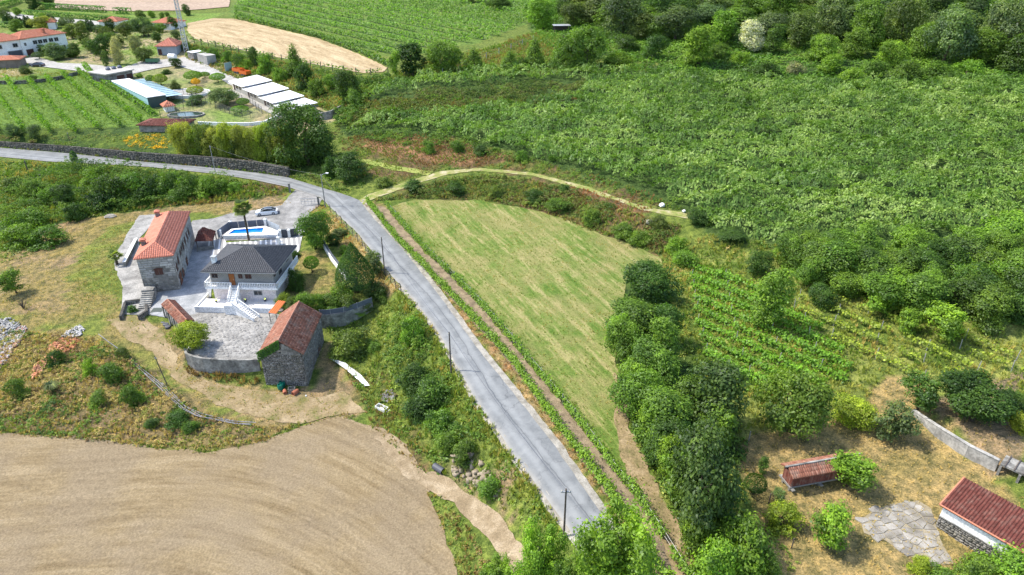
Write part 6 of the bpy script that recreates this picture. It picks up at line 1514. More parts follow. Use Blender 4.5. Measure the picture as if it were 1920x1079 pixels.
for q in sites[inside(fw_, sites[:, 0], sites[:, 1])]:       # irregular flags: the cell nearest to each stone's centre
    if rng.random() < .05: continue
    cell = [np.array(c) for c in ((-1.2, -1.2), (1.2, -1.2), (1.2, 1.2), (-1.2, 1.2))]
    for d in sites[(np.abs(sites - q).max(1) < 2.4)] - q:
        L2 = d @ d
        if L2 < 1e-6: continue
        out = []
        for i in range(len(cell)):
            a_, b_ = cell[i], cell[(i + 1) % len(cell)]; fa, fb = a_ @ d - L2 / 2, b_ @ d - L2 / 2
            if fa <= 0: out.append(a_)
            if fa * fb < 0: out.append(a_ + (b_ - a_) * fa / (fa - fb))
        cell = out
        if len(cell) < 3: break
    if len(cell) < 3: continue
    k = len(cell); z0 = .06 + rng.uniform(0, .03)
    m_ = MB().add([(*(c * .97), -.1) for c in cell] + [(*(c * .93), z0 - .02) for c in cell], [tuple(range(k, 2 * k))] + [(i, (i + 1) % k, k + (i + 1) % k, k + i) for i in range(k)])
    m_.build('slab', SLAB_T[rng.integers(4)], flo, (q[0], q[1], float(hgt(*q)) + .03))
# ------------------------------------------------------------------ stone wall along the upper road
uw = offset_line(ROAD_R[:8], .7); hs_ = [1.8, 1.9, 2.1, 2.5, 2.9, 2.9, 2.6, 1.8]
o0 = np.array([uw[0][0], uw[0][1], 0.]); root = empty('roadside_wall', o0, 0, 'long dark rubble stone wall above the upper road', 'wall')
for i in range(len(uw) - 2):
    a, b2 = uw[i] - o0[:2], uw[i + 1] - o0[:2]; L = float(np.linalg.norm(b2 - a)); u_ = (b2 - a) / L; nv = np.array([u_[1], -u_[0]])
    MB().obox((*a,), (*b2,), .5, -.6, hs_[i], 0, hs_[i + 1] - hs_[i]).build('wall_body', DMORTAR, root)
    stones(root, (*(a + nv * .255), -.1), u_, L, (hs_[i] + hs_[i + 1]) / 2, .8, .42, DRUB, 90 + i, .10, rough=1.3)
wall_line('estate_wall', [P(a, b2) for a, b2 in ((-40,158),(30,158),(70,156),(110,150),(140,142),(158,138))], .5, 1.1, .5, DMORTAR, 'low dark stone wall at the top of the estate vineyard', st=(.9, .45), seed=101)
wall_line('terrace_wall', [P(a, b2) for a, b2 in ((168,140),(200,158),(240,184),(278,210))], .4, .9, .5, DMORTAR, 'low stone wall between vineyard and glasshouse', st=(.9, .45), seed=104)
wall_line('white_wall', [P(a, b2) for a, b2 in ((372,234),(420,236),(470,236),(496,233),(516,224),(530,214))], .4, .9, .4, WHITE, 'low white wall behind the bamboo screen')
wall_line('block_wall', [P(a, b2) for a, b2 in ((590,222),(605,226),(622,222),(640,212))], .8, 2.2, .4, CONCW, 'grey block wall at the end of the kennels')

# ------------------------------------------------------------------ estate house and buildings
def house_box(name, px0, px1, depth, hw, mat, roofmat, label, cat='house', rise=2., hips=(1,1), axis=None, over=.5, z=None, wins=(), doors=(), rsp=.6, group=None, tiles=True, flip=False, wfr=None, lshow=True):
    a, b2 = P(*px0), P(*px1)
    L = float(np.linalg.norm((b2 - a)[:2])); an = math.atan2((b2 - a)[1], (b2 - a)[0])
    zz = min(a[2], b2[2]) if z is None else z
    r_ = empty(name, (a[0], a[1], zz), an, label, cat, group)
    bx('wall', mat, r_, 0, L, 0, depth, -1.5, hw)
    if roofmat: roof(r_, -over, L + over, -over, depth + over, hw + .02, rise, roofmat, hips, axis or ('x' if L > depth else 'y'), rsp, .9, .07, len(label), tiles=tiles)
    for (s, zt, w, h) in wins: opening(r_, 'window', ((0, 0), (1, 0)), s * L, zt, w, h, wfr or GREYM, GLASS, .12, .1)
    for (s, zt, w, h) in doors: opening(r_, 'door', ((0, 0), (1, 0)), s * L, zt, w, h, wfr or GREYM, SHUT, .12, .1)
    return r_, L
er, L = house_box('estate_house', (47,107), (130,91), 10, 6.6, WHITE, ORANGE, 'large white two storey estate house with orange tiled roofs', rise=2.2,
    wins=[(.06, 3.9, .9, 1.2), (.25, 4.0, 1.8, 1.5), (.36, 4.0, 1.8, 1.5), (.47, 4.0, 1.8, 1.5), (.6, 4.0, 1.8, 1.5), (.72, 4.0, 1.8, 1.5), (.3, .6, 1.6, 1.6), (.45, .6, 1.6, 1.6), (.7, .6, 1.6, 1.6), (.85, .6, 1.6, 1.6)], doors=[(.06, 0, 3., 2.6)])
# wing runs left of the corner, at an angle to the main front
w_o = MB().box(.2, 9.8, .05, 24, -1.5, 6.4).build('wing_wall', WHITE, er, (2, 0, 0), math.radians(78))
wr = roof(er, -.5, 10.4, -.5, 24.5, 6.45, 2.3, ORANGE, (1, 1), 'y', .6, .9, .07, 5); wr.rotation_euler = (0, 0, math.radians(78)); wr.location = (2, 0, 0); wr.name = 'wing_roof'
for s in (3, 8.5, 15):
    opening(er, 'window', ((2, 0), (math.cos(math.radians(168)), math.sin(math.radians(168)))), s, 3.8, 1.8, 1.5, GREYM, GLASS, .12, -.12)
opening(er, 'door', ((2, 0), (math.cos(math.radians(168)), math.sin(math.radians(168)))), 2.2, 0, 5., 2.7, GREYM, DARK, .12, -.12)
ch = bx('chimney', ORANGE, er, 11, 12, 1.5, 2.5, 7, 9.2)
at = ch.data.attributes.new('var', 'FLOAT', 'FACE'); at.data.foreach_set('value', [.4] * len(ch.data.polygons))
house_box('open_shed', (-30,131), (41,127), 7, 3.0, mat_noise('shed_wall', (.16,.13,.11), (.24,.2,.17), .5), ORANGE, 'low open shed with orange roof and pale posts left of the parked car', 'shed', rise=1.0)
house_box('pavilion', (297,104), (333,103), 9, 3.4, mat_noise('blue_grey_wall', (.27,.30,.34), (.34,.37,.41), .4), RED, 'grey walled pavilion with hipped red roof near the tall mast', 'pavilion', rise=2.4, doors=[(.02, 0, 1.6, 2.4)])
house_box('far_pavilion', (288,56), (321,57), 10, 3.2, WHITE, ORANGE, 'pavilion with low orange roof behind the garden trees', 'pavilion', rise=2.0, wins=[(.5, .8, 3., 1.6)])
house_box('far_house', (188,53), (222,53), 9, 3.0, WHITE, ORANGE, 'small orange roofed house half hidden by dark trees', 'house', rise=1.8, wins=[(.3, 1, 1.5, 1.2)])
house_box('far_house', (92,56), (106,55), 7, 3.2, WHITE, ORANGE, 'small orange roofed annexe behind the estate house', 'house', rise=1.4)
house_box('low_shed', (263,248), (345,248), 6.5, 2.0, CONCW, DULLT, 'long low shed with faded red roof above the yellow flowers', 'shed', rise=.9, hips=(1,1))
r_, L = house_box('flat_roof_shed', (203,158), (251,146), 9, 3.0, CONCW, None, 'flat roofed concrete garage beside the glasshouse', 'garage', doors=[(.35, 0, 3.2, 2.3), (.72, 0, 2.6, 2.3)])
bx('roof_slab', mat_noise('grey_slab', (.33,.31,.28), (.45,.43,.40), .3), r_, -.5, L + .5, -.6, 9.4, 3.0, 3.35)
for k in range(3): MB().lathe([(.7, 0), (.9, .4), (.5, .9), (.1, 1.)], 8).build('cover_heap', NAVY, r_, (5 + k * 2.2, 6, 3.35))
# glasshouse
a, b2 = P(213, 163), P(281, 204); L = float(np.linalg.norm((b2 - a)[:2])); an = math.atan2((b2 - a)[1], (b2 - a)[0]); zb = float(b2[2])
root = empty('glasshouse', (a[0], a[1], zb), an, 'long aviary house with white sheet roof and a blue glazed lean-to', 'glasshouse')
TEAL = mat_plain('pale_teal_panel', (.30,.48,.52), .4)
for k in range(14): bx('wall_panel', TEAL, root, L * k / 14 + .04, L * (k + 1) / 14 - .04, -.05, .05, -1, 3.3)
bx('core', DARK, root, .1, L - .1, .1, 5.4, -1, 3.2)
bx('end_wall', mat_plain('dark_green_panel', (.035,.07,.07), .5), root, L - .02, L + .06, 0, 5.4, -1, 3.3)
bx('roof', SHEETW, root, -.3, L + .3, -.2, 5.5, 3.3, 3.5)
NET = mat_plain('glazing', (.22,.33,.37), .25, 0, .5)
for k in range(12):
    f_ = bx('glazing_bay', NET, root, L * k / 12 + .08, L * (k + 1) / 12 - .08, 5.6, 10.4, 2.75, 2.8)
    bx('glazing_bar', GREYM, f_, L * k / 12 - .06, L * k / 12 + .06, 5.55, 10.5, 2.7, 2.9)
for k in range(7): bx('post', GREYM, root, L * k / 6 - .06, L * k / 6 + .06, 10.3, 10.42, -1, 2.75)
# kennels: four stepped units under white sheet roofs
a, b2 = P(437, 168), P(545, 222); an = math.atan2((b2 - a)[1], (b2 - a)[0]); L = float(np.linalg.norm((b2 - a)[:2]))
root = empty('kennels', (a[0], a[1], 0), an, 'row of cream kennels stepping downhill under four white sheet roofs', 'kennels')
lens = [.27, .29, .24, .20]; s = 0.
for k in range(4):
    x0_, x1_ = L * s, L * (s + lens[k]); s += lens[k]; zt = float(a[2]) + 2.6 - k * .62
    bx('wall', CREAM, root, x0_, x1_ - .02, 0, 8.5, zt - 4.5, zt)
    MB().add([(x0_ - .1, -1.2, zt + .05), (x1_ + .15, -1.2, zt + .05), (x1_ + .15, 9, zt + .85), (x0_ - .1, 9, zt + .85), (x0_ - .1, -1.2, zt + .2), (x1_ + .15, -1.2, zt + .2), (x1_ + .15, 9, zt + 1.0), (x0_ - .1, 9, zt + 1.0)], [(3,2,1,0),(4,5,6,7),(0,1,5,4),(1,2,6,5),(2,3,7,6),(3,0,4,7)]).build('roof', SHEETW, root)
    bx('roof_edge', NAVY, root, x1_ + .16, x1_ + .26, -1.2, 9, zt - .05, zt + .25)
    opening(root, 'door', ((0, 0), (1, 0)), x0_ + 1.2, zt - 2.5, 1.1, 2.1, SHUT, SHUT, .1, .08)
    for j in (3.2, 5.8): 
        if x0_ + j + 1.8 < x1_: opening(root, 'window', ((0, 0), (1, 0)), x0_ + j, zt - 1.7, 1.7, 1.1, WOODP, GLASS, .1, .08)
MB().add([(0, -2.6, float(a[2]) - .1), (L, -2.6, float(b2[2]) - .1), (L, 0, float(b2[2]) - .1), (0, 0, float(a[2]) - .1), (0, -2.6, float(a[2]) + .15), (L, -2.6, float(b2[2]) + .15), (L, 0, float(b2[2]) + .15), (0, 0, float(a[2]) + .15)], [(3,2,1,0),(4,5,6,7),(0,1,5,4),(1,2,6,5),(2,3,7,6),(3,0,4,7)]).build('walkway', UPC, root)
# storage boxes and trailers
def crate_thing(name, px_, w, d, h, rz, mat, label, cat, zoff=0., top=None):
    q = P(*px_); r_ = empty(name, (q[0], q[1], q[2] + zoff), math.radians(rz), label, cat)
    m_ = MB(); m_.box(0, w, 0, d, .0, h)
    m_.build('body', mat, r_)
    for k in range(int(w / .8)): bx('rib', mat, r_, .3 + k * .8, .42 + k * .8, -.05, -.002, .1, h - .1)
    bx('roof', top or mat, r_, -.08, w + .08, -.08, d + .08, h + .003, h + .12)
    return r_
crate_thing('storage_container', (372,117), 7.5, 3.6, 3.0, -42, mat_noise('grey_box', (.30,.29,.27), (.40,.39,.36), .6), 'grey storage container beside the bank', 'container')
crate_thing('storage_container', (354,111), 4.5, 4.5, 2.7, -42, CONCW, 'open fronted pale shed above the grey container', 'shed', top=SHEETW)
def trailer(px_, rz, mat, label, lg, wd):
    q = P(*px_); r_ = empty('trailer', q, math.radians(rz), label, 'trailer', 'farm trailers on the estate')
    m_ = MB(); m_.box(0, lg, 0, .08, .8, 1.9).box(0, lg, wd - .08, wd, .8, 1.9).box(0, .08, .08, wd - .08, .8, 1.9).box(lg - .08, lg, .08, wd - .08, .8, 1.9).box(.08, lg - .08, .08, wd - .08, .7, .8); m_.build('bed', mat, r_)
    for x_ in (lg * .35, lg * .65):
        for y_ in (-.08, wd + .08):
            wme = MB().tube([(0, -.12, 0), (0, .12, 0)], .42, 14); link('wheel', wme.mesh('wheel', DARK), r_, (x_, y_, .42))
    MB().tube([(0, wd / 2, .75), (-1.5, wd / 2, .55)], .06, 6).build('drawbar', GREYM, r_)
OR = mat_plain('orange_paint', (.60,.13,.02), .5)
trailer((436,138), -30, OR, 'bright orange farm trailer next to the green gate', 4.2, 2.2); trailer((450,143), -32, OR, 'second orange farm trailer nearest the kennels', 3.6, 2.2)
trailer((274,121), 2, mat_plain('green_paint', (.05,.14,.07), .5), 'dark green flat trailer below the grey pavilion', 4.6, 2.0)
q = P(318, 112); root = empty('water_tank', q, 0, 'white round topped water tank behind the green trailer', 'tank'); MB().tube([(0, 0, 1.2), (2.8, -.6, 1.2)], 1.0, 14).build('tank_body', WHITE, root); bx('stand', GREYM, root, .3, 2.5, -.9, .5, -.3, .5)
q = P(424, 136); root = empty('site_gate', q, math.radians(60), 'pale green sheet gate beside the orange trailers', 'gate'); bx('gate_leaf', TEAL, root, 0, 3., 0, .1, .1, 3.2); bx('post', GREYM, root, -.15, .0, -.05, .15, -.4, 3.3)
q = P(521, 212); root = empty('blue_crate', q, math.radians(-45), 'bright blue plastic tank outside the kennels', 'tank'); MB().box(0, 1.8, 0, 1.3, .12, 1.5).build('tank_body', mat_plain('blue_plastic', (.01,.09,.42), .4), root); bx('pallet', WOODB, root, -.05, 1.85, -.05, 1.35, 0, .1)
# ponds, small pens
def disc(name, c, rx, ry, mat, rim, label, cat):
    q = P(*c); r_ = empty(name, q, 0, label, cat); n = 28
    o_ = [(rx * math.cos(6.2832 * k / n) * (1 + .06 * math.sin(3 * k)), ry * math.sin(6.2832 * k / n)) for k in range(n)]
    z_ = [float(hgt(q[0] + p[0], q[1] + p[1]) - q[2]) for p in o_]; zt = max(z_) + .15
    MB().add([(p[0] * .93, p[1] * .93, zt) for p in o_], [tuple(range(n))]).build('basin_floor', mat, r_)
    m_ = MB()
    for k in range(n): m_.obox(o_[k], o_[(k + 1) % n], .4, -1.0, zt + .12)
    m_.build('rim', rim, r_)
disc('round_basin', (352,176), 7, 5.5, UPC, WHITE, 'pale round basin beside the clipped trees of the pens', 'basin')
disc('pond', (350,217), 5.2, 3.0, mat_plain('pond_water', (.03,.05,.035), .1), CONCW, 'dark oval pond with white rim near the low red roofed shed', 'pond')
house_box('bird_hut', (311,211), (328,208), 3.5, 1.7, WHITE, ORANGE, 'tiny white hut with orange roof in the bird pen', 'hut', rise=1.2)
def wire_pen(pxs, h, label, step=2.6):
    w = PS(pxs); r_ = empty('wire_pen', w[0], 0, label, 'pen', 'wire pens of the estate')
    for i in range(len(w) - 1):
        a, b2 = w[i] - w[0], w[i + 1] - w[0]; L = float(np.linalg.norm((b2 - a)[:2])); k = max(1, int(L / step))
        for j in range(k):
            p = a + (b2 - a) * j / k; bx('post', WOODP, r_, p[0] - .05, p[0] + .05, p[1] - .05, p[1] + .05, p[2] - .3, p[2] + h)
        m_ = MB()
        for zz in np.linspace(.1, h, 6): m_.obox(a, b2, .03, a[2] + zz - .015, a[2] + zz + .015, a[2], b2[2])
        for j in range(int(L / .8)):
            p = a + (b2 - a) * j / int(L / .8); m_.box(p[0] - .012, p[0] + .012, p[1] - .012, p[1] + .012, p[2], p[2] + h)
        m_.build('wire_mesh', WIRE, r_)
wire_pen([(405,205),(440,218),(470,222),(492,214),(470,195),(440,188),(405,205)], 2.2, 'wire pen round the clipped shrubs below the kennels')
wire_pen([(302,222),(345,205),(395,196),(345,180),(300,200)], 2.2, 'wire bird pen round the tiny white hut')
wire_pen([(180,110),(200,108),(230,104)], 1.3, 'short dark paddock fence on the estate lawn')
wire_pen([(122,104),(150,103),(180,101)], 1.3, 'dark paddock fence beside the olive tree')
# tall lattice mast
q = P(350, 97); root = empty('lattice_mast', q, .4, 'tall pale lattice mast beside the grey pavilion', 'mast')
MASTM = mat_plain('galvanised', (.42,.44,.45), .5, .4); HM = 42.
def mw(z): return .8 - .45 * z / HM
for sx_, sy_ in ((-1,-1),(1,-1),(1,1),(-1,1)): MB().tube([(sx_ * mw(0), sy_ * mw(0), -.5), (sx_ * mw(HM), sy_ * mw(HM), HM)], .16, 5).build('leg', MASTM, root)
br_ = MB(); zz = 0.
while zz < HM - 1:
    z2 = zz + 1.6; c0_ = [(-1,-1),(1,-1),(1,1),(-1,1)]
    for i in range(4):
        a, b2 = c0_[i], c0_[(i + 1) % 4]
        br_.tube([(a[0] * mw(zz), a[1] * mw(zz), zz), (b2[0] * mw(z2), b2[1] * mw(z2), z2)], .09, 4, False).tube([(a[0] * mw(z2), a[1] * mw(z2), z2), (b2[0] * mw(z2), b2[1] * mw(z2), z2)], .09, 4, False)
    zz = z2
br_.build('bracing', MASTM, root)

# ------------------------------------------------------------------ poles, fences, road gate
def pole(px_, top, label, lamp=False, r=.12, mat=None, lean=0., cross=False):
    q = P(*px_); lo, hi = 1., 20.
    for _ in range(20):
        h = (lo + hi) / 2
        if pix((q[0], q[1], q[2] + h))[1] > top: lo = h
        else: hi = h
    r_ = empty('utility_pole', q, 0, label, 'pole', 'utility poles'); r_.rotation_euler = (0, lean, 0)
    MB().tube([(0, 0, -.4), (0, 0, h)], [r, r * .7], 8).build('shaft', mat or WOODP, r_)
    if lamp:
        a_ = MB().tube([(0, 0, h - .3), (.5, .2, h), (1.1, .5, h + .05)], .045, 6).build('lamp_arm', GREYM, r_); MB().box(.9, 1.5, .35, .75, h - .02, h + .12).build('lamp_head', WHITE, a_)
    bx('bracket', GREYM, r_, -.5 if cross else -.12, .5 if cross else .12, -.06, .06, h - .45, h - .33)
    for s in (-1, 1): MB().lathe([(.04, h - .33), (.05, h - .22), (.02, h - .15)], 6, (s * (.4 if cross else .09), 0)).build('insulator', CREAM, r_)
    return q, h
p1 = pole((610, 389), 327, 'lamp post with grey lamp head beside the metal road gate', True, .13, CONCW)
p2 = pole((722, 517), 445, 'dark utility pole between the cypress and the road')
p3 = pole((846, 700), 623, 'dark utility pole on the grass edge halfway down the road')
p4 = pole((1057, 1008), 917, 'dark utility pole nearest the poplars at the bottom', cross=True)
p5 = pole((404, 324), 273, 'grey pole in front of the stone wall and bamboo', mat=POSTM)
pole((316, 728), 668, 'thin dark pole beside the irrigation pipes', r=.08, lean=-.12)
pole((134, 275), 248, 'short thin pole above the roadside wall near the vineyard', r=.09)
pole((52, 320), 301, 'short dark stump post below the upper road', r=.16)
def cable(a, b2, label, sag=.8):
    (qa, ha), (qb, hb) = a, b2
    A_, B_ = np.array([qa[0], qa[1], qa[2] + ha - .15]), np.array([qb[0], qb[1], qb[2] + hb - .15])
    pts = [A_ + (B_ - A_) * t - np.array([0, 0, sag * 4 * t * (1 - t)]) for t in np.linspace(0, 1, 14)]
    o = MB().tube([p - A_ for p in pts], .022, 4).build('power_cable', DARK, None, A_); tagit(o, label, 'cable', 'overhead cables')
cable(p1, p2, 'thin cable from the lamp post to the cypress pole'); cable(p2, p3, 'thin cable between the two poles on the left side of the road'); cable(p3, p4, 'thin cable running down to the pole by the poplars'); cable(p5, p1, 'thin cable from the pole by the bamboo to the lamp post')
fp = [(620,398),(632,411),(641,420),(651,431),(662,443),(671,453),(680,462),(686,472),(692,482),(699,491),(706,500),(716,509),(726,521),(733,530),(742,541),(752,549)]
fpt = PS(fp); root = empty('roadside_fence', fpt[0], 0, 'wire fence on bent dark posts between the road and the dry bank', 'fence')
pmesh = MB().tube([(0, 0, -.3), (0, 0, 1.5), (-.12, 0, 1.75), (-.3, 0, 1.85)], .065, 6).mesh('post', WOODP)
for q in fpt: link('post', pmesh, root, q - fpt[0])
m_ = MB()
for z_ in (.4, .8, 1.2, 1.6): m_.tube([q - fpt[0] + np.array([0, 0, z_]) for q in fpt], .012, 3, False)
m_.build('wire', WIRE, root)
ga, gb = P(597, 384), P(566, 387); root = empty('road_gate', ga, math.atan2((gb - ga)[1], (gb - ga)[0]), 'open tubular metal gate at the road entrance to the drive', 'gate')
Lg = float(np.linalg.norm((gb - ga)[:2])); m_ = MB()
for z_ in (.2, .85, 1.5): m_.tube([(0, 0, z_), (Lg, 0, z_)], .045, 6)
for k in range(6): m_.tube([(Lg * k / 5, 0, .2), (Lg * k / 5, 0, 1.5)], .035, 5)
m_.build('gate_frame', GREYM, root)
for (a, b2, d) in ((598, 386, 'right of the open road gate'), (544, 361, 'left of the road entrance')):
    q = P(a, b2); r_ = empty('gate_post', q, .3, f'square concrete gate post {d}', 'gate post', 'concrete gate posts'); bx('shaft', CONCW, r_, -.22, .22, -.22, .22, -.4, 2.0); bx('cap', CONCW, r_, -.28, .28, -.28, .28, 2.0, 2.1)
def post_fence(pxs, n, h, label, mat=WOODP, r=.09, green=None):
    w = PS(pxs); cum = np.concatenate([[0], np.cumsum(np.linalg.norm(np.diff(w[:, :2], axis=0), axis=1))]); r_ = empty('post_fence', w[0], 0, label, 'fence')
    P_ = []
    for t in np.linspace(0, cum[-1], n):
        x_, y_ = np.interp(t, cum, w[:, 0]), np.interp(t, cum, w[:, 1]); q = np.array([x_, y_, float(hgt(x_, y_))]); P_.append(q - w[0])
        link('post', post_mesh(h, r * 2, mat), r_, q - w[0])
    m_ = MB()
    for z_ in (.5, .9): m_.tube([q + np.array([0, 0, h * z_]) for q in P_], .02, 3, False)
    m_.build('wire', WIRE, r_)
post_fence([(352,79),(440,97),(520,113),(600,129),(680,143),(728,140)], 22, 2.4, 'line of dark fence posts below the harvested field', r=.14)
vine_row([(354,77),(440,95),(520,111),(600,127),(680,141),(724,138)], 'thin vine row along the fence below the harvested field', 'estate boundary vines', (.10,.18,.03), 8, 1.8, .7, .6, 0, None, .3, 205)
vine_row([(440,36),(500,48),(600,72),(680,102),(735,128)], 'dense dark vine row edging the far vineyard above the stubble', 'estate boundary vines', (.07,.14,.028), 10, 2.2, 1.2, .85, 12., WOODP, .05, 206)
post_fence([(830,142),(870,128),(940,100),(1000,78)], 8, 2.2, 'short line of pale posts above the terrace trees', POSTM, .12)
for k, (a, b2, d) in enumerate([(1404,826,'at the top of the granary yard hedge'),(1441,944,'short dark stake left of the granary'),(1484,1028,'short stake left of the small yard tree'),(1238,1079,'beside the track at the bottom edge')]):
    q = P(a, b2); tagit(link('stake', post_mesh(1.4 if k != 3 else 2.0, .13, POSTM if k == 0 else WOODP), None, q), f'post {d}', 'stake', 'loose stakes')

# ------------------------------------------------------------------ cars
def car(px_, rz, paint, roofm, label, Lc=4.6):
    q = P(*px_); r_ = empty('car', q, math.radians(rz), label, 'car'); s = Lc / 4.6
    prof = [(-2.3,.35,.55),(-2.28,.62,.6),(-2.1,.86,.62),(-1.2,.95,.66),(-.9,.97,.68),(1.6,.98,.7),(2.05,.96,.66),(2.28,.85,.62),(2.3,.4,.55)]
    secs = [(-2.28,.30,.70,.78),(-2.15,.24,.80,.84),(-1.6,.22,.90,.89),(-.8,.22,.96,.90),(.5,.22,.97,.90),(1.5,.22,.98,.89),(2.1,.26,.96,.84),(2.28,.34,.84,.76)]
    V, Fc = [], []
    for x_, zl, zh, hw in secs:
        V += [(x_ * s, -hw * s, zl * s), (x_ * s, -hw * 1.0 * s, (zh - .22) * s), (x_ * s, -hw * .93 * s, zh * s), (x_ * s, hw * .93 * s, zh * s), (x_ * s, hw * s, (zh - .22) * s), (x_ * s, hw * s, zl * s)]
    for i in range(len(secs) - 1):
        for k in range(6): Fc.append((i * 6 + k, i * 6 + (k + 1) % 6, (i + 1) * 6 + (k + 1) % 6, (i + 1) * 6 + k))
    Fc += [tuple(range(6)), tuple(range((len(secs) - 1) * 6 + 5, (len(secs) - 1) * 6 - 1, -1))]
    MB().add(V, Fc).build('body', paint, r_)
    cab = [(-1.25,.95,.80),(-.45,1.38,.64),(.3,1.45,.62),(1.1,1.38,.62),(1.95,.97,.72)]
    V, Fc = [], []
    for x_, z_, hw in cab: V += [(x_ * s, -hw * s, z_ * s), (x_ * s, hw * s, z_ * s), (x_ * s, -.84 * s, .93 * s), (x_ * s, .84 * s, .93 * s)]
    top = [(i * 4, (i + 1) * 4, (i + 1) * 4 + 1, i * 4 + 1) for i in range(4)]
    side = [(i * 4, i * 4 + 2, (i + 1) * 4 + 2, (i + 1) * 4) for i in range(4)] + [(i * 4 + 1, (i + 1) * 4 + 1, (i + 1) * 4 + 3, i * 4 + 3) for i in range(4)]
    MB().add(V, side).build('side_windows', GLASS, r_)
    MB().add(V, [top[0]]).build('windscreen', GLASS, r_); MB().add(V, [top[3]]).build('rear_window', GLASS, r_)
    MB().add([(x * 1.0, y, z + .004) for x, y, z in V], top[1:3]).build('roof', roofm, r_)
    for sy_ in (-1, 1):
        MB().tube([(cab[0][0] * s, sy_ * cab[0][2] * s, (cab[0][1]) * s), (cab[1][0] * s, sy_ * cab[1][2] * s, (cab[1][1] + .01) * s), (cab[2][0] * s, sy_ * cab[2][2] * s, cab[2][1] * s + .01), (cab[3][0] * s, sy_ * cab[3][2] * s, cab[3][1] * s + .01), (cab[4][0] * s, sy_ * cab[4][2] * s, cab[4][1] * s)], .035, 5).build('roof_rail', paint, r_)
        MB().box(-2.3 * s, -2.1 * s, (sy_ * .62 - .18) * s, (sy_ * .62 + .18) * s, .60 * s, .72 * s).build('headlight', GLASS, r_)
        MB().box(2.2 * s, 2.31 * s, (sy_ * .58 - .2) * s, (sy_ * .58 + .2) * s, .70 * s, .80 * s).build('tail_light', RED, r_)
        for x_ in (-1.42, 1.38):
            w_ = MB().tube([(0, -.11, 0), (0, .11, 0)], .335 * s, 16).build('wheel', DARK, r_, (x_ * s, sy_ * .80 * s, .335 * s)); MB().tube([(0, sy_ * .112, 0), (0, sy_ * .125, 0)], .2 * s, 10).build('rim', GREYM, w_)
m_w, nt, b = new_mat('white_car_paint'); b.inputs['Base Color'].default_value = (.8, .81, .82, 1); b.inputs['Roughness'].default_value = .25; b.inputs['Coat Weight'].default_value = .6
m_d, nt, b = new_mat('dark_car_paint'); b.inputs['Base Color'].default_value = (.025, .022, .035, 1); b.inputs['Roughness'].default_value = .25; b.inputs['Coat Weight'].default_value = .6
car((501, 402), 13, m_w, GLASS, 'white car with dark glass roof parked on the gravel drive', 4.75)
car((71, 125), 0, m_d, m_d, 'dark car parked on the concrete drive of the white estate house', 5.0)

# ------------------------------------------------------------------ palms
def palm(px_, top, trunk_r, nf, fl, label, seed):
    q = P(*px_); lo, hi = .3, 20.; r = random.Random(seed)
    for _ in range(20):
        h = (lo + hi) / 2
        if pix((q[0], q[1], q[2] + h))[1] > top: lo = h
        else: hi = h
    root = empty('palm_tree', q, 0, label, 'palm'); th = h - fl * .35
    MB().tube([(0, 0, -.2), (.05, 0, th * .5), (0, .05, th)], [trunk_r * 1.2, trunk_r, trunk_r * 1.1], 9).build('trunk', mat_noise('palm_bark', (.05,.04,.03), (.11,.085,.06), 5., rough=.95), root)
    for k in range(nf):
        a = r.random() * 6.28; el = r.uniform(-.5, 1.1); V, Fq = [], []
        d = Vector((math.cos(a), math.sin(a), 0)); sd = Vector((-d.y, d.x, 0)); p = Vector((0, 0, th)); ln = fl * r.uniform(.8, 1.1); e = el
        fan = ln * .55
        pts = [p]
        for j in range(4): p = p + (d * math.cos(e) + Vector((0, 0, math.sin(e)))) * ln / 4; e -= .28; pts.append(p)
        dv = d * math.cos(el) + Vector((0, 0, math.sin(el))); base = pts[2]
        for j in range(14):
            f_ = (j - 6.5) / 6.5 * 1.7; dirn = dv * math.cos(f_) + sd * math.sin(f_); tip = base + dirn * fan * (1. - .12 * abs(f_)) - Vector((0, 0, fan * .22))
            w_ = dirn.cross(dv.cross(sd)).normalized() * fan * .085; mid = base.lerp(tip, .55) + Vector((0, 0, fan * .08)); b0 = len(V); V += [base, mid + w_, tip, mid - w_]; Fq.append((b0, b0 + 1, b0 + 2, b0 + 3))
        m_ = MB(); m_.tube(pts[:4], .02, 3, False); me_ = np_mesh('frond', np.array([tuple(v_) for v_ in V] + list(m_.v)), np.array(Fq + [tuple(len(V) + i for i in f_) for f_ in m_.f]), LEAF, fvar=[r.uniform(.3, .8)] * (len(Fq) + len(m_.f)))
        o = link('frond', me_, root); o.color = (.13, .17, .07, 1)
palm((467, 452), 383, .2, 50, 2.2, 'tall fan palm with a slim trunk in front of the pool', 3)
palm((220, 497), 474, .24, 22, 1.5, 'small stout palm on the concrete apron', 4)

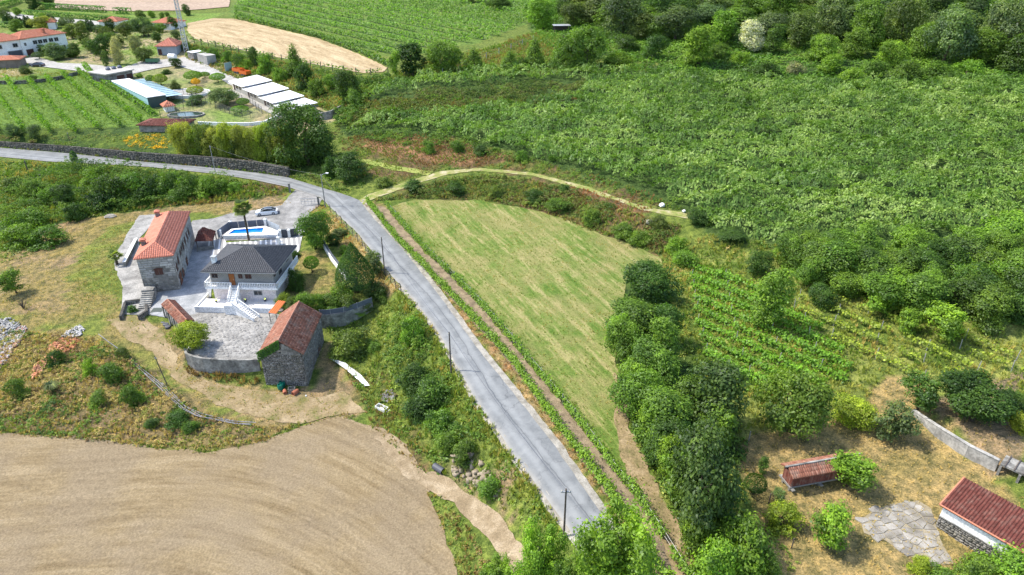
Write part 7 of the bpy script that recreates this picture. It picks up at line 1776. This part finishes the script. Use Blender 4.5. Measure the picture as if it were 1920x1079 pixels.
# ------------------------------------------------------------------ odds and ends
TARP = mat_noise('white_tarp', (.55,.55,.54), (.74,.74,.73), 1.2, rough=.6)
tw = PS([(620,678),(632,679),(648,685),(662,694),(678,708),(690,722),(694,728),(684,728),(674,718),(660,706),(645,694),(630,684)])[:, :2]
x_, y_, r = pts_in(tw, 14., 77, True); pts = [Vector(p) for p in tw] + [Vector(p) for p in zip(x_, y_)]; nb = len(tw)
vo, eo, fo, *_ = delaunay_2d_cdt(pts, [(i, (i + 1) % nb) for i in range(nb)], [], 1, 1e-5)
V = [(q.x, q.y, float(hgt(q.x, q.y)) + .12 + .5 * float(fbm(np.array(q.x), np.array(q.y), .7, 3))) for q in vo]
tagit(MB().add(V, [tuple(f) for f in fo]).build('tarpaulin', TARP), 'crumpled long white tarpaulin lying on the grass right of the barn', 'tarpaulin')
def pot(px_, rr, h, mat, label, lie=None, cat='barrel', group='pots and barrels by the barn'):
    q = P(*px_); r_ = empty('barrel' if cat == 'barrel' else 'clay_pot', q, 0, label, cat, group)
    o = MB().lathe([(rr * .8, 0), (rr, h * .3), (rr, h * .75), (rr * .9, h), (rr * .75, h), (rr * .7, h * .8)], 14).build('body', mat, r_, smooth=False); MB().lathe([(rr * 1.02, h * .5), (rr * 1.05, h * .55), (rr * 1.02, h * .6)], 14).build('hoop', mat, r_)
    if lie is not None: r_.rotation_euler = (math.pi / 2, 0, lie); r_.location.z += rr
GRN = mat_plain('green_plastic', (.0,.13,.09), .45); CLAY = mat_plain('clay', (.33,.11,.06), .8)
pot((527, 731), .45, .95, GRN, 'dark green plastic barrel against the barn wall'); pot((530, 725), .42, .9, GRN, 'green barrel behind the other one at the barn wall')
pot((534, 735), .3, .8, CLAY, 'brown clay pot next to the green barrels', .4, 'pot'); pot((559, 736), .36, 1.0, CLAY, 'large orange clay pot lying right of the grey crate', -.5, 'pot')
q = P(548, 736); root = empty('crate', q, .2, 'grey wooden crate between the barrels and the clay pot', 'crate')
for z_ in (0, .3, .6): MB().box(-.5, .5, -.4, -.35, z_, z_ + .22).box(-.5, .5, .35, .4, z_, z_ + .22).box(-.5, -.45, -.35, .35, z_, z_ + .22).box(.45, .5, -.35, .35, z_, z_ + .22).build('slat', CONCW, root)
q = P(555, 739); tagit(MB().lathe([(.2, 0), (.24, .3), (.18, .32)], 12).build('bucket', WHITE, None, q), 'small white bucket in front of the clay pot', 'bucket')
q = P(574, 744); tagit(MB().lathe([(.1, 0), (.12, .22), (.06, .25)], 10).build('small_can', WHITE, None, q), 'tiny white can on the track right of the barn', 'can')
q = P(716, 768); root = empty('bath_tub', q, math.radians(-32), 'old white tub lying beside the field edge', 'tub')
MB().box(-.9, .9, -.42, -.36, 0, .5).box(-.9, .9, .36, .42, 0, .5).box(-.9, -.84, -.36, .36, 0, .5).box(.84, .9, -.36, .36, 0, .5).box(-.84, .84, -.36, .36, 0, .08).build('tub_body', WHITE, root); MB().tube([(.9, -.3, .3), (1.3, -.3, .2), (1.4, .1, .5)], .05, 6).build('pipe', WHITE, root)
q = P(823, 884); root = empty('culvert_pipe', q, math.radians(-40), 'black plastic culvert pipe at the foot of the bank', 'pipe')
n = 16; V = []
for x_ in (-.8, .8):
    for rr in (.45, .38):
        for k in range(n): V.append((x_, rr * math.cos(6.2832 * k / n), .42 + rr * math.sin(6.2832 * k / n)))
Fc = []
for k in range(n):
    k2 = (k + 1) % n; Fc += [(k, k2, 2 * n + k2, 2 * n + k), (n + k2, n + k, 3 * n + k, 3 * n + k2), (k2, k, n + k, n + k2), (2 * n + k, 2 * n + k2, 3 * n + k2, 3 * n + k)]
MB().add(V, Fc).build('tube_wall', DARK, root)
PIPEM = mat_plain('grey_pipe', (.22,.22,.25), .5)
base = [(188,630),(205,642),(228,660),(250,682),(272,700),(300,722),(322,745),(345,768),(375,782),(410,790),(445,796),(475,798)]
bw_ = PS(base)
for k, d in enumerate(['uppermost', 'second', 'third', 'lowest']):
    r = random.Random(k); off = (k - 1.5) * .22; i0, i1 = (0, 12) if k == 1 else ((4, 12) if k == 0 else (2, 11) if k == 2 else (5, 12))
    pts = [bw_[i] + np.array([off + r.uniform(-.15, .15), off * .6 + r.uniform(-.15, .15), .22 + r.uniform(0, .12)]) for i in range(i0, i1)]
    tagit(MB().tube([p - pts[0] for p in pts], .05, 6).build('irrigation_pipe', PIPEM, None, pts[0]), f'{d} of the long grey pipes bundled along the slope', 'pipe', 'irrigation pipes')
def debris(name, poly, dens, size, cols, label, seed, cat='rubble'):
    x_, y_, r = pts_in(poly, dens, seed); n = len(x_); z_ = hgt(x_, y_) + .04 + (.25 * fbm(x_, y_, 1.5, seed) if name != 'soil_clods' else .05)
    s = size * (.4 + r.random((n, 3))); s[:, 2] *= .6; a = r.random(n) * 6.28
    cube = np.array([(-1,-1,-1),(1,-1,-1),(1,1,-1),(-1,1,-1),(-1,-1,1),(1,-1,1),(1,1,1),(-1,1,1)]) * .5
    Vc = cube[None] * s[:, None, :]; Vc[:, :, 2] += Vc[:, :, 0] * r.normal(0, .5, (n, 1))
    V = np.stack([Vc[..., 0] * np.cos(a)[:, None] - Vc[..., 1] * np.sin(a)[:, None] + x_[:, None], Vc[..., 0] * np.sin(a)[:, None] + Vc[..., 1] * np.cos(a)[:, None] + y_[:, None], Vc[..., 2] + z_[:, None]], -1)
    f = np.array([(4,5,6,7),(0,1,5,4),(1,2,6,5),(2,3,7,6),(3,0,4,7)]); c = np.repeat(pal(cols, x_, y_, 2.5, seed, r, .5), 5, 0)
    tagit(link(name, np_mesh(name, V.reshape(-1, 3), (np.arange(n)[:, None, None] * 8 + f[None]).reshape(-1, 4), RUB, fcol=c)), label, cat, kind='stuff')
RUB, nt, b = new_mat('rubble_piece'); nt.links.new(N(nt, 'ShaderNodeAttribute', attribute_name='col').outputs['Color'], b.inputs['Base Color']); b.inputs['Roughness'].default_value = .9
debris('brick_rubble', [(60,712),(64,690),(85,672),(95,650),(112,636),(135,632),(150,640),(140,655),(120,662),(105,672),(88,682),(76,706)], 24., .24, [(.40,.17,.08), (.42,.14,.07), (.52,.24,.13), (.38,.2,.12)], 'spill of broken orange bricks on the left slope', 5)
debris('plaster_rubble', [(112,634),(128,622),(150,611),(160,618),(152,632),(135,634)], 24., .22, [(.38,.37,.36), (.48,.47,.46), (.30,.29,.27)], 'heap of white plaster rubble above the broken bricks', 6)
debris('plaster_rubble', [(-20,690),(0,650),(20,628),(40,612),(52,614),(40,640),(18,668),(0,695)], 22., .24, [(.36,.355,.34), (.46,.45,.44), (.40,.17,.10), (.30,.29,.27)], 'long pale rubble spill at the left edge', 7)
debris('field_stones', [(-20,600),(20,598),(40,608),(20,628),(0,648),(-20,680)], 16., .26, [(.24,.24,.235), (.32,.32,.31), (.27,.26,.25)], 'grey rubble spread at the left edge of the slope', 8)
debris('bank_stones', [(845,858),(880,850),(905,870),(930,905),(945,935),(915,930),(880,905),(850,890)], 3., .6, [(.22,.18,.13), (.28,.235,.175), (.17,.135,.09)], 'pale broken rocks showing in the bank below the road', 9, 'rocks')
debris('soil_clods', PLOUGH_EDGE + [(820,915),(830,990),(850,1050),(860,1100),(-260,1100)], 1.3, .07, [(.17,.13,.08), (.2,.155,.1), (.26,.2,.13)], 'loose clods scattered over the ploughed field', 15, 'clods')
debris('brush_pile', [(715,738),(735,732),(745,745),(735,756),(715,754)], 14., .35, [(.10,.10,.10), (.16,.15,.15), (.3,.3,.3)], 'dark heap of scrap beside the white tub', 10, 'scrap')
for k, (a, b2, s_, d) in enumerate([(1241,388,1.0,'left white bag of feed beside the orchard corner'),(1282,398,.6,'small white bag at the end of the farm track'),(1217,420,1.1,'pale boulder at the track bend above the mown field')]):
    q = P(a, b2); r = np.random.default_rng(k); m_ = MB(); m_.lathe([(.35 * s_, 0), (.6 * s_, .25 * s_), (.55 * s_, .6 * s_), (.25 * s_, .8 * s_)], 9)
    m_.v = [(v_[0] + r.normal(0, .06), v_[1] + r.normal(0, .06), v_[2]) for v_ in m_.v]
    tagit(m_.build('boulder' if k == 2 else 'white_bag', SLABM if k == 2 else WHITE, None, q), d, 'boulder' if k == 2 else 'bag')
q = P(110, 443); m_ = MB(); r = np.random.default_rng(3); m_.lathe([(.5, -.2), (.8, .3), (.6, .9), (.2, 1.2)], 8); m_.v = [(a + r.normal(0, .1), b2 + r.normal(0, .1), c) for a, b2, c in m_.v]; tagit(m_.build('boulder', SLABM, None, q), 'grey boulder at the edge of the dry meadow', 'boulder')
q = P(207, 407); m_ = MB(); m_.lathe([(.9, -.2), (1.1, .2), (.7, .45), (.2, .5)], 9); m_.v = [(a * 1.2 + r.normal(0, .1), b2 + r.normal(0, .1), c) for a, b2, c in m_.v]; tagit(m_.build('boulder', SLABM, None, q), 'flat pale boulder below the bramble bank', 'boulder')
# open pole shed at the wood's edge, far terrace
q = P(1040, 62); root = empty('field_shelter', q, .1, 'small open shelter with pale roof at the edge of the wood', 'shelter')
for a, b2 in ((0, 0), (6, 0), (0, 4), (6, 4)): bx('post', WOODP, root, a - .1, a + .1, b2 - .1, b2 + .1, -.6, 2.6)
MB().obox((-.5, 2), (6.5, 2), 5., 2.6, 2.75).build('roof', GREYM, root); bx('back_panel', WOODP, root, 0, 6, 3.95, 4.05, .2, 2.5)
# pampas clump, hedges, lone cypress, bare shrub
def hedge(pxs, w, h, col, label, seed):
    W_ = PS(pxs)[:, :2]; seg = np.linalg.norm(np.diff(W_, axis=0), axis=1); cum = np.concatenate([[0], np.cumsum(seg)]); L = cum[-1]; r = np.random.default_rng(seed)
    n = int(L * (w + 2 * h) * 5); t = r.random(n) * L; x_, y_ = np.interp(t, cum, W_[:, 0]), np.interp(t, cum, W_[:, 1]); o_ = np.array([*W_[0], float(hgt(*W_[0]))])
    top = r.random(n) < .5; dx = np.where(top, r.uniform(-w / 2, w / 2, n), np.where(r.random(n) < .5, -w / 2, w / 2)); z_ = np.where(top, h, r.random(n) * h) + r.normal(0, .1, n)
    d = (W_[-1] - W_[0]) / np.linalg.norm(W_[-1] - W_[0]); nv = np.array([-d[1], d[0]])
    p = np.column_stack([x_ + nv[0] * dx, y_ + nv[1] * dx, hgt(x_, y_) + z_]) - o_; nor = np.column_stack([nv[0] * dx, nv[1] * dx, np.where(top, 2., .6)]) + r.normal(0, .4, (n, 3))
    root = empty('hedge', o_, 0, label, 'hedge', 'clipped hedges of the estate')
    o = link('foliage', np_mesh('foliage', leaf_quads(p, nor, .65 * (.7 + .6 * r.random(n)), r, .8), quadsF(n), LEAF, fvar=r.random(n)), root); o.color = (*col, 1)
hedge([(68,16),(130,20),(197,24)], 3, 3., (.06,.15,.025), 'long clipped hedge in front of the bare far field', 1)
hedge([(216,26),(245,27)], 3, 3., (.06,.15,.025), 'short clipped hedge right of the long one', 2)
hedge([(50,28),(110,33),(178,38),(250,43)], 2.5, 2.4, (.06,.14,.025), 'clipped hedge along the estate lane', 3)
hedge([(0,52),(35,52),(60,52)], 2.5, 2.6, (.05,.12,.025), 'dark clipped hedge behind the estate house', 4)
hedge([(-10,22),(20,12),(40,4)], 3, 3., (.05,.12,.025), 'slanting clipped hedge in the far left corner', 5)
hedge([(158,123),(172,140),(205,162),(250,190),(290,218)], 1.6, 1.4, (.10,.20,.03), 'leafy green border hedge right of the estate vineyard', 6)
plant('column', 139, 282, 305, 12, 'dark', 'alone on the edge of the upper road', 'cypress')
def pampas(px_, top, wpx, label):
    q = P(*px_); h = 2.6; r = np.random.default_rng(3); n = 260; a = r.random(n) * 6.28; b_ = np.stack([np.cos(a), np.sin(a), a * 0], 1); ln = r.uniform(.6, 1., (n, 1))
    base = b_ * .15; mid = b_ * .55 * ln + [0, 0, 1.7] * ln; tip = b_ * 1.45 * ln + [0, 0, 1.2] * ln; sd = np.stack([-np.sin(a), np.cos(a), a * 0], 1) * .05
    V = np.stack([base, mid + sd, tip, mid - sd], 1).reshape(-1, 3); root = empty('pampas_grass', q, 0, label, 'grass clump'); o = link('blades', np_mesh('blades', V, quadsF(n), LEAF, fvar=r.random(n)), root); o.color = (.13,.17,.10,1)
pampas((100, 735), 690, 44, 'grey green fountain of pampas grass below the broken bricks')
q = P(45, 580); root = empty('bare_shrub', q, 0, 'leafless grey shrub on the dry meadow', 'shrub'); r = random.Random(2); m_ = MB()
for k in range(26):
    a = r.random() * 6.28; s_ = r.uniform(.4, 1.3); m_.tube([(0, 0, -.1), (.3 * s_ * math.cos(a), .3 * s_ * math.sin(a), .8), (s_ * math.cos(a), s_ * math.sin(a), r.uniform(1.2, 2.3))], [.05, .03, .01], 4)
m_.build('twigs', BARK, root)
label_plants()

for o in SC.objects:
    if o.parent is None and 'category' in o and 'kind' not in o: o['kind'] = 'thing'
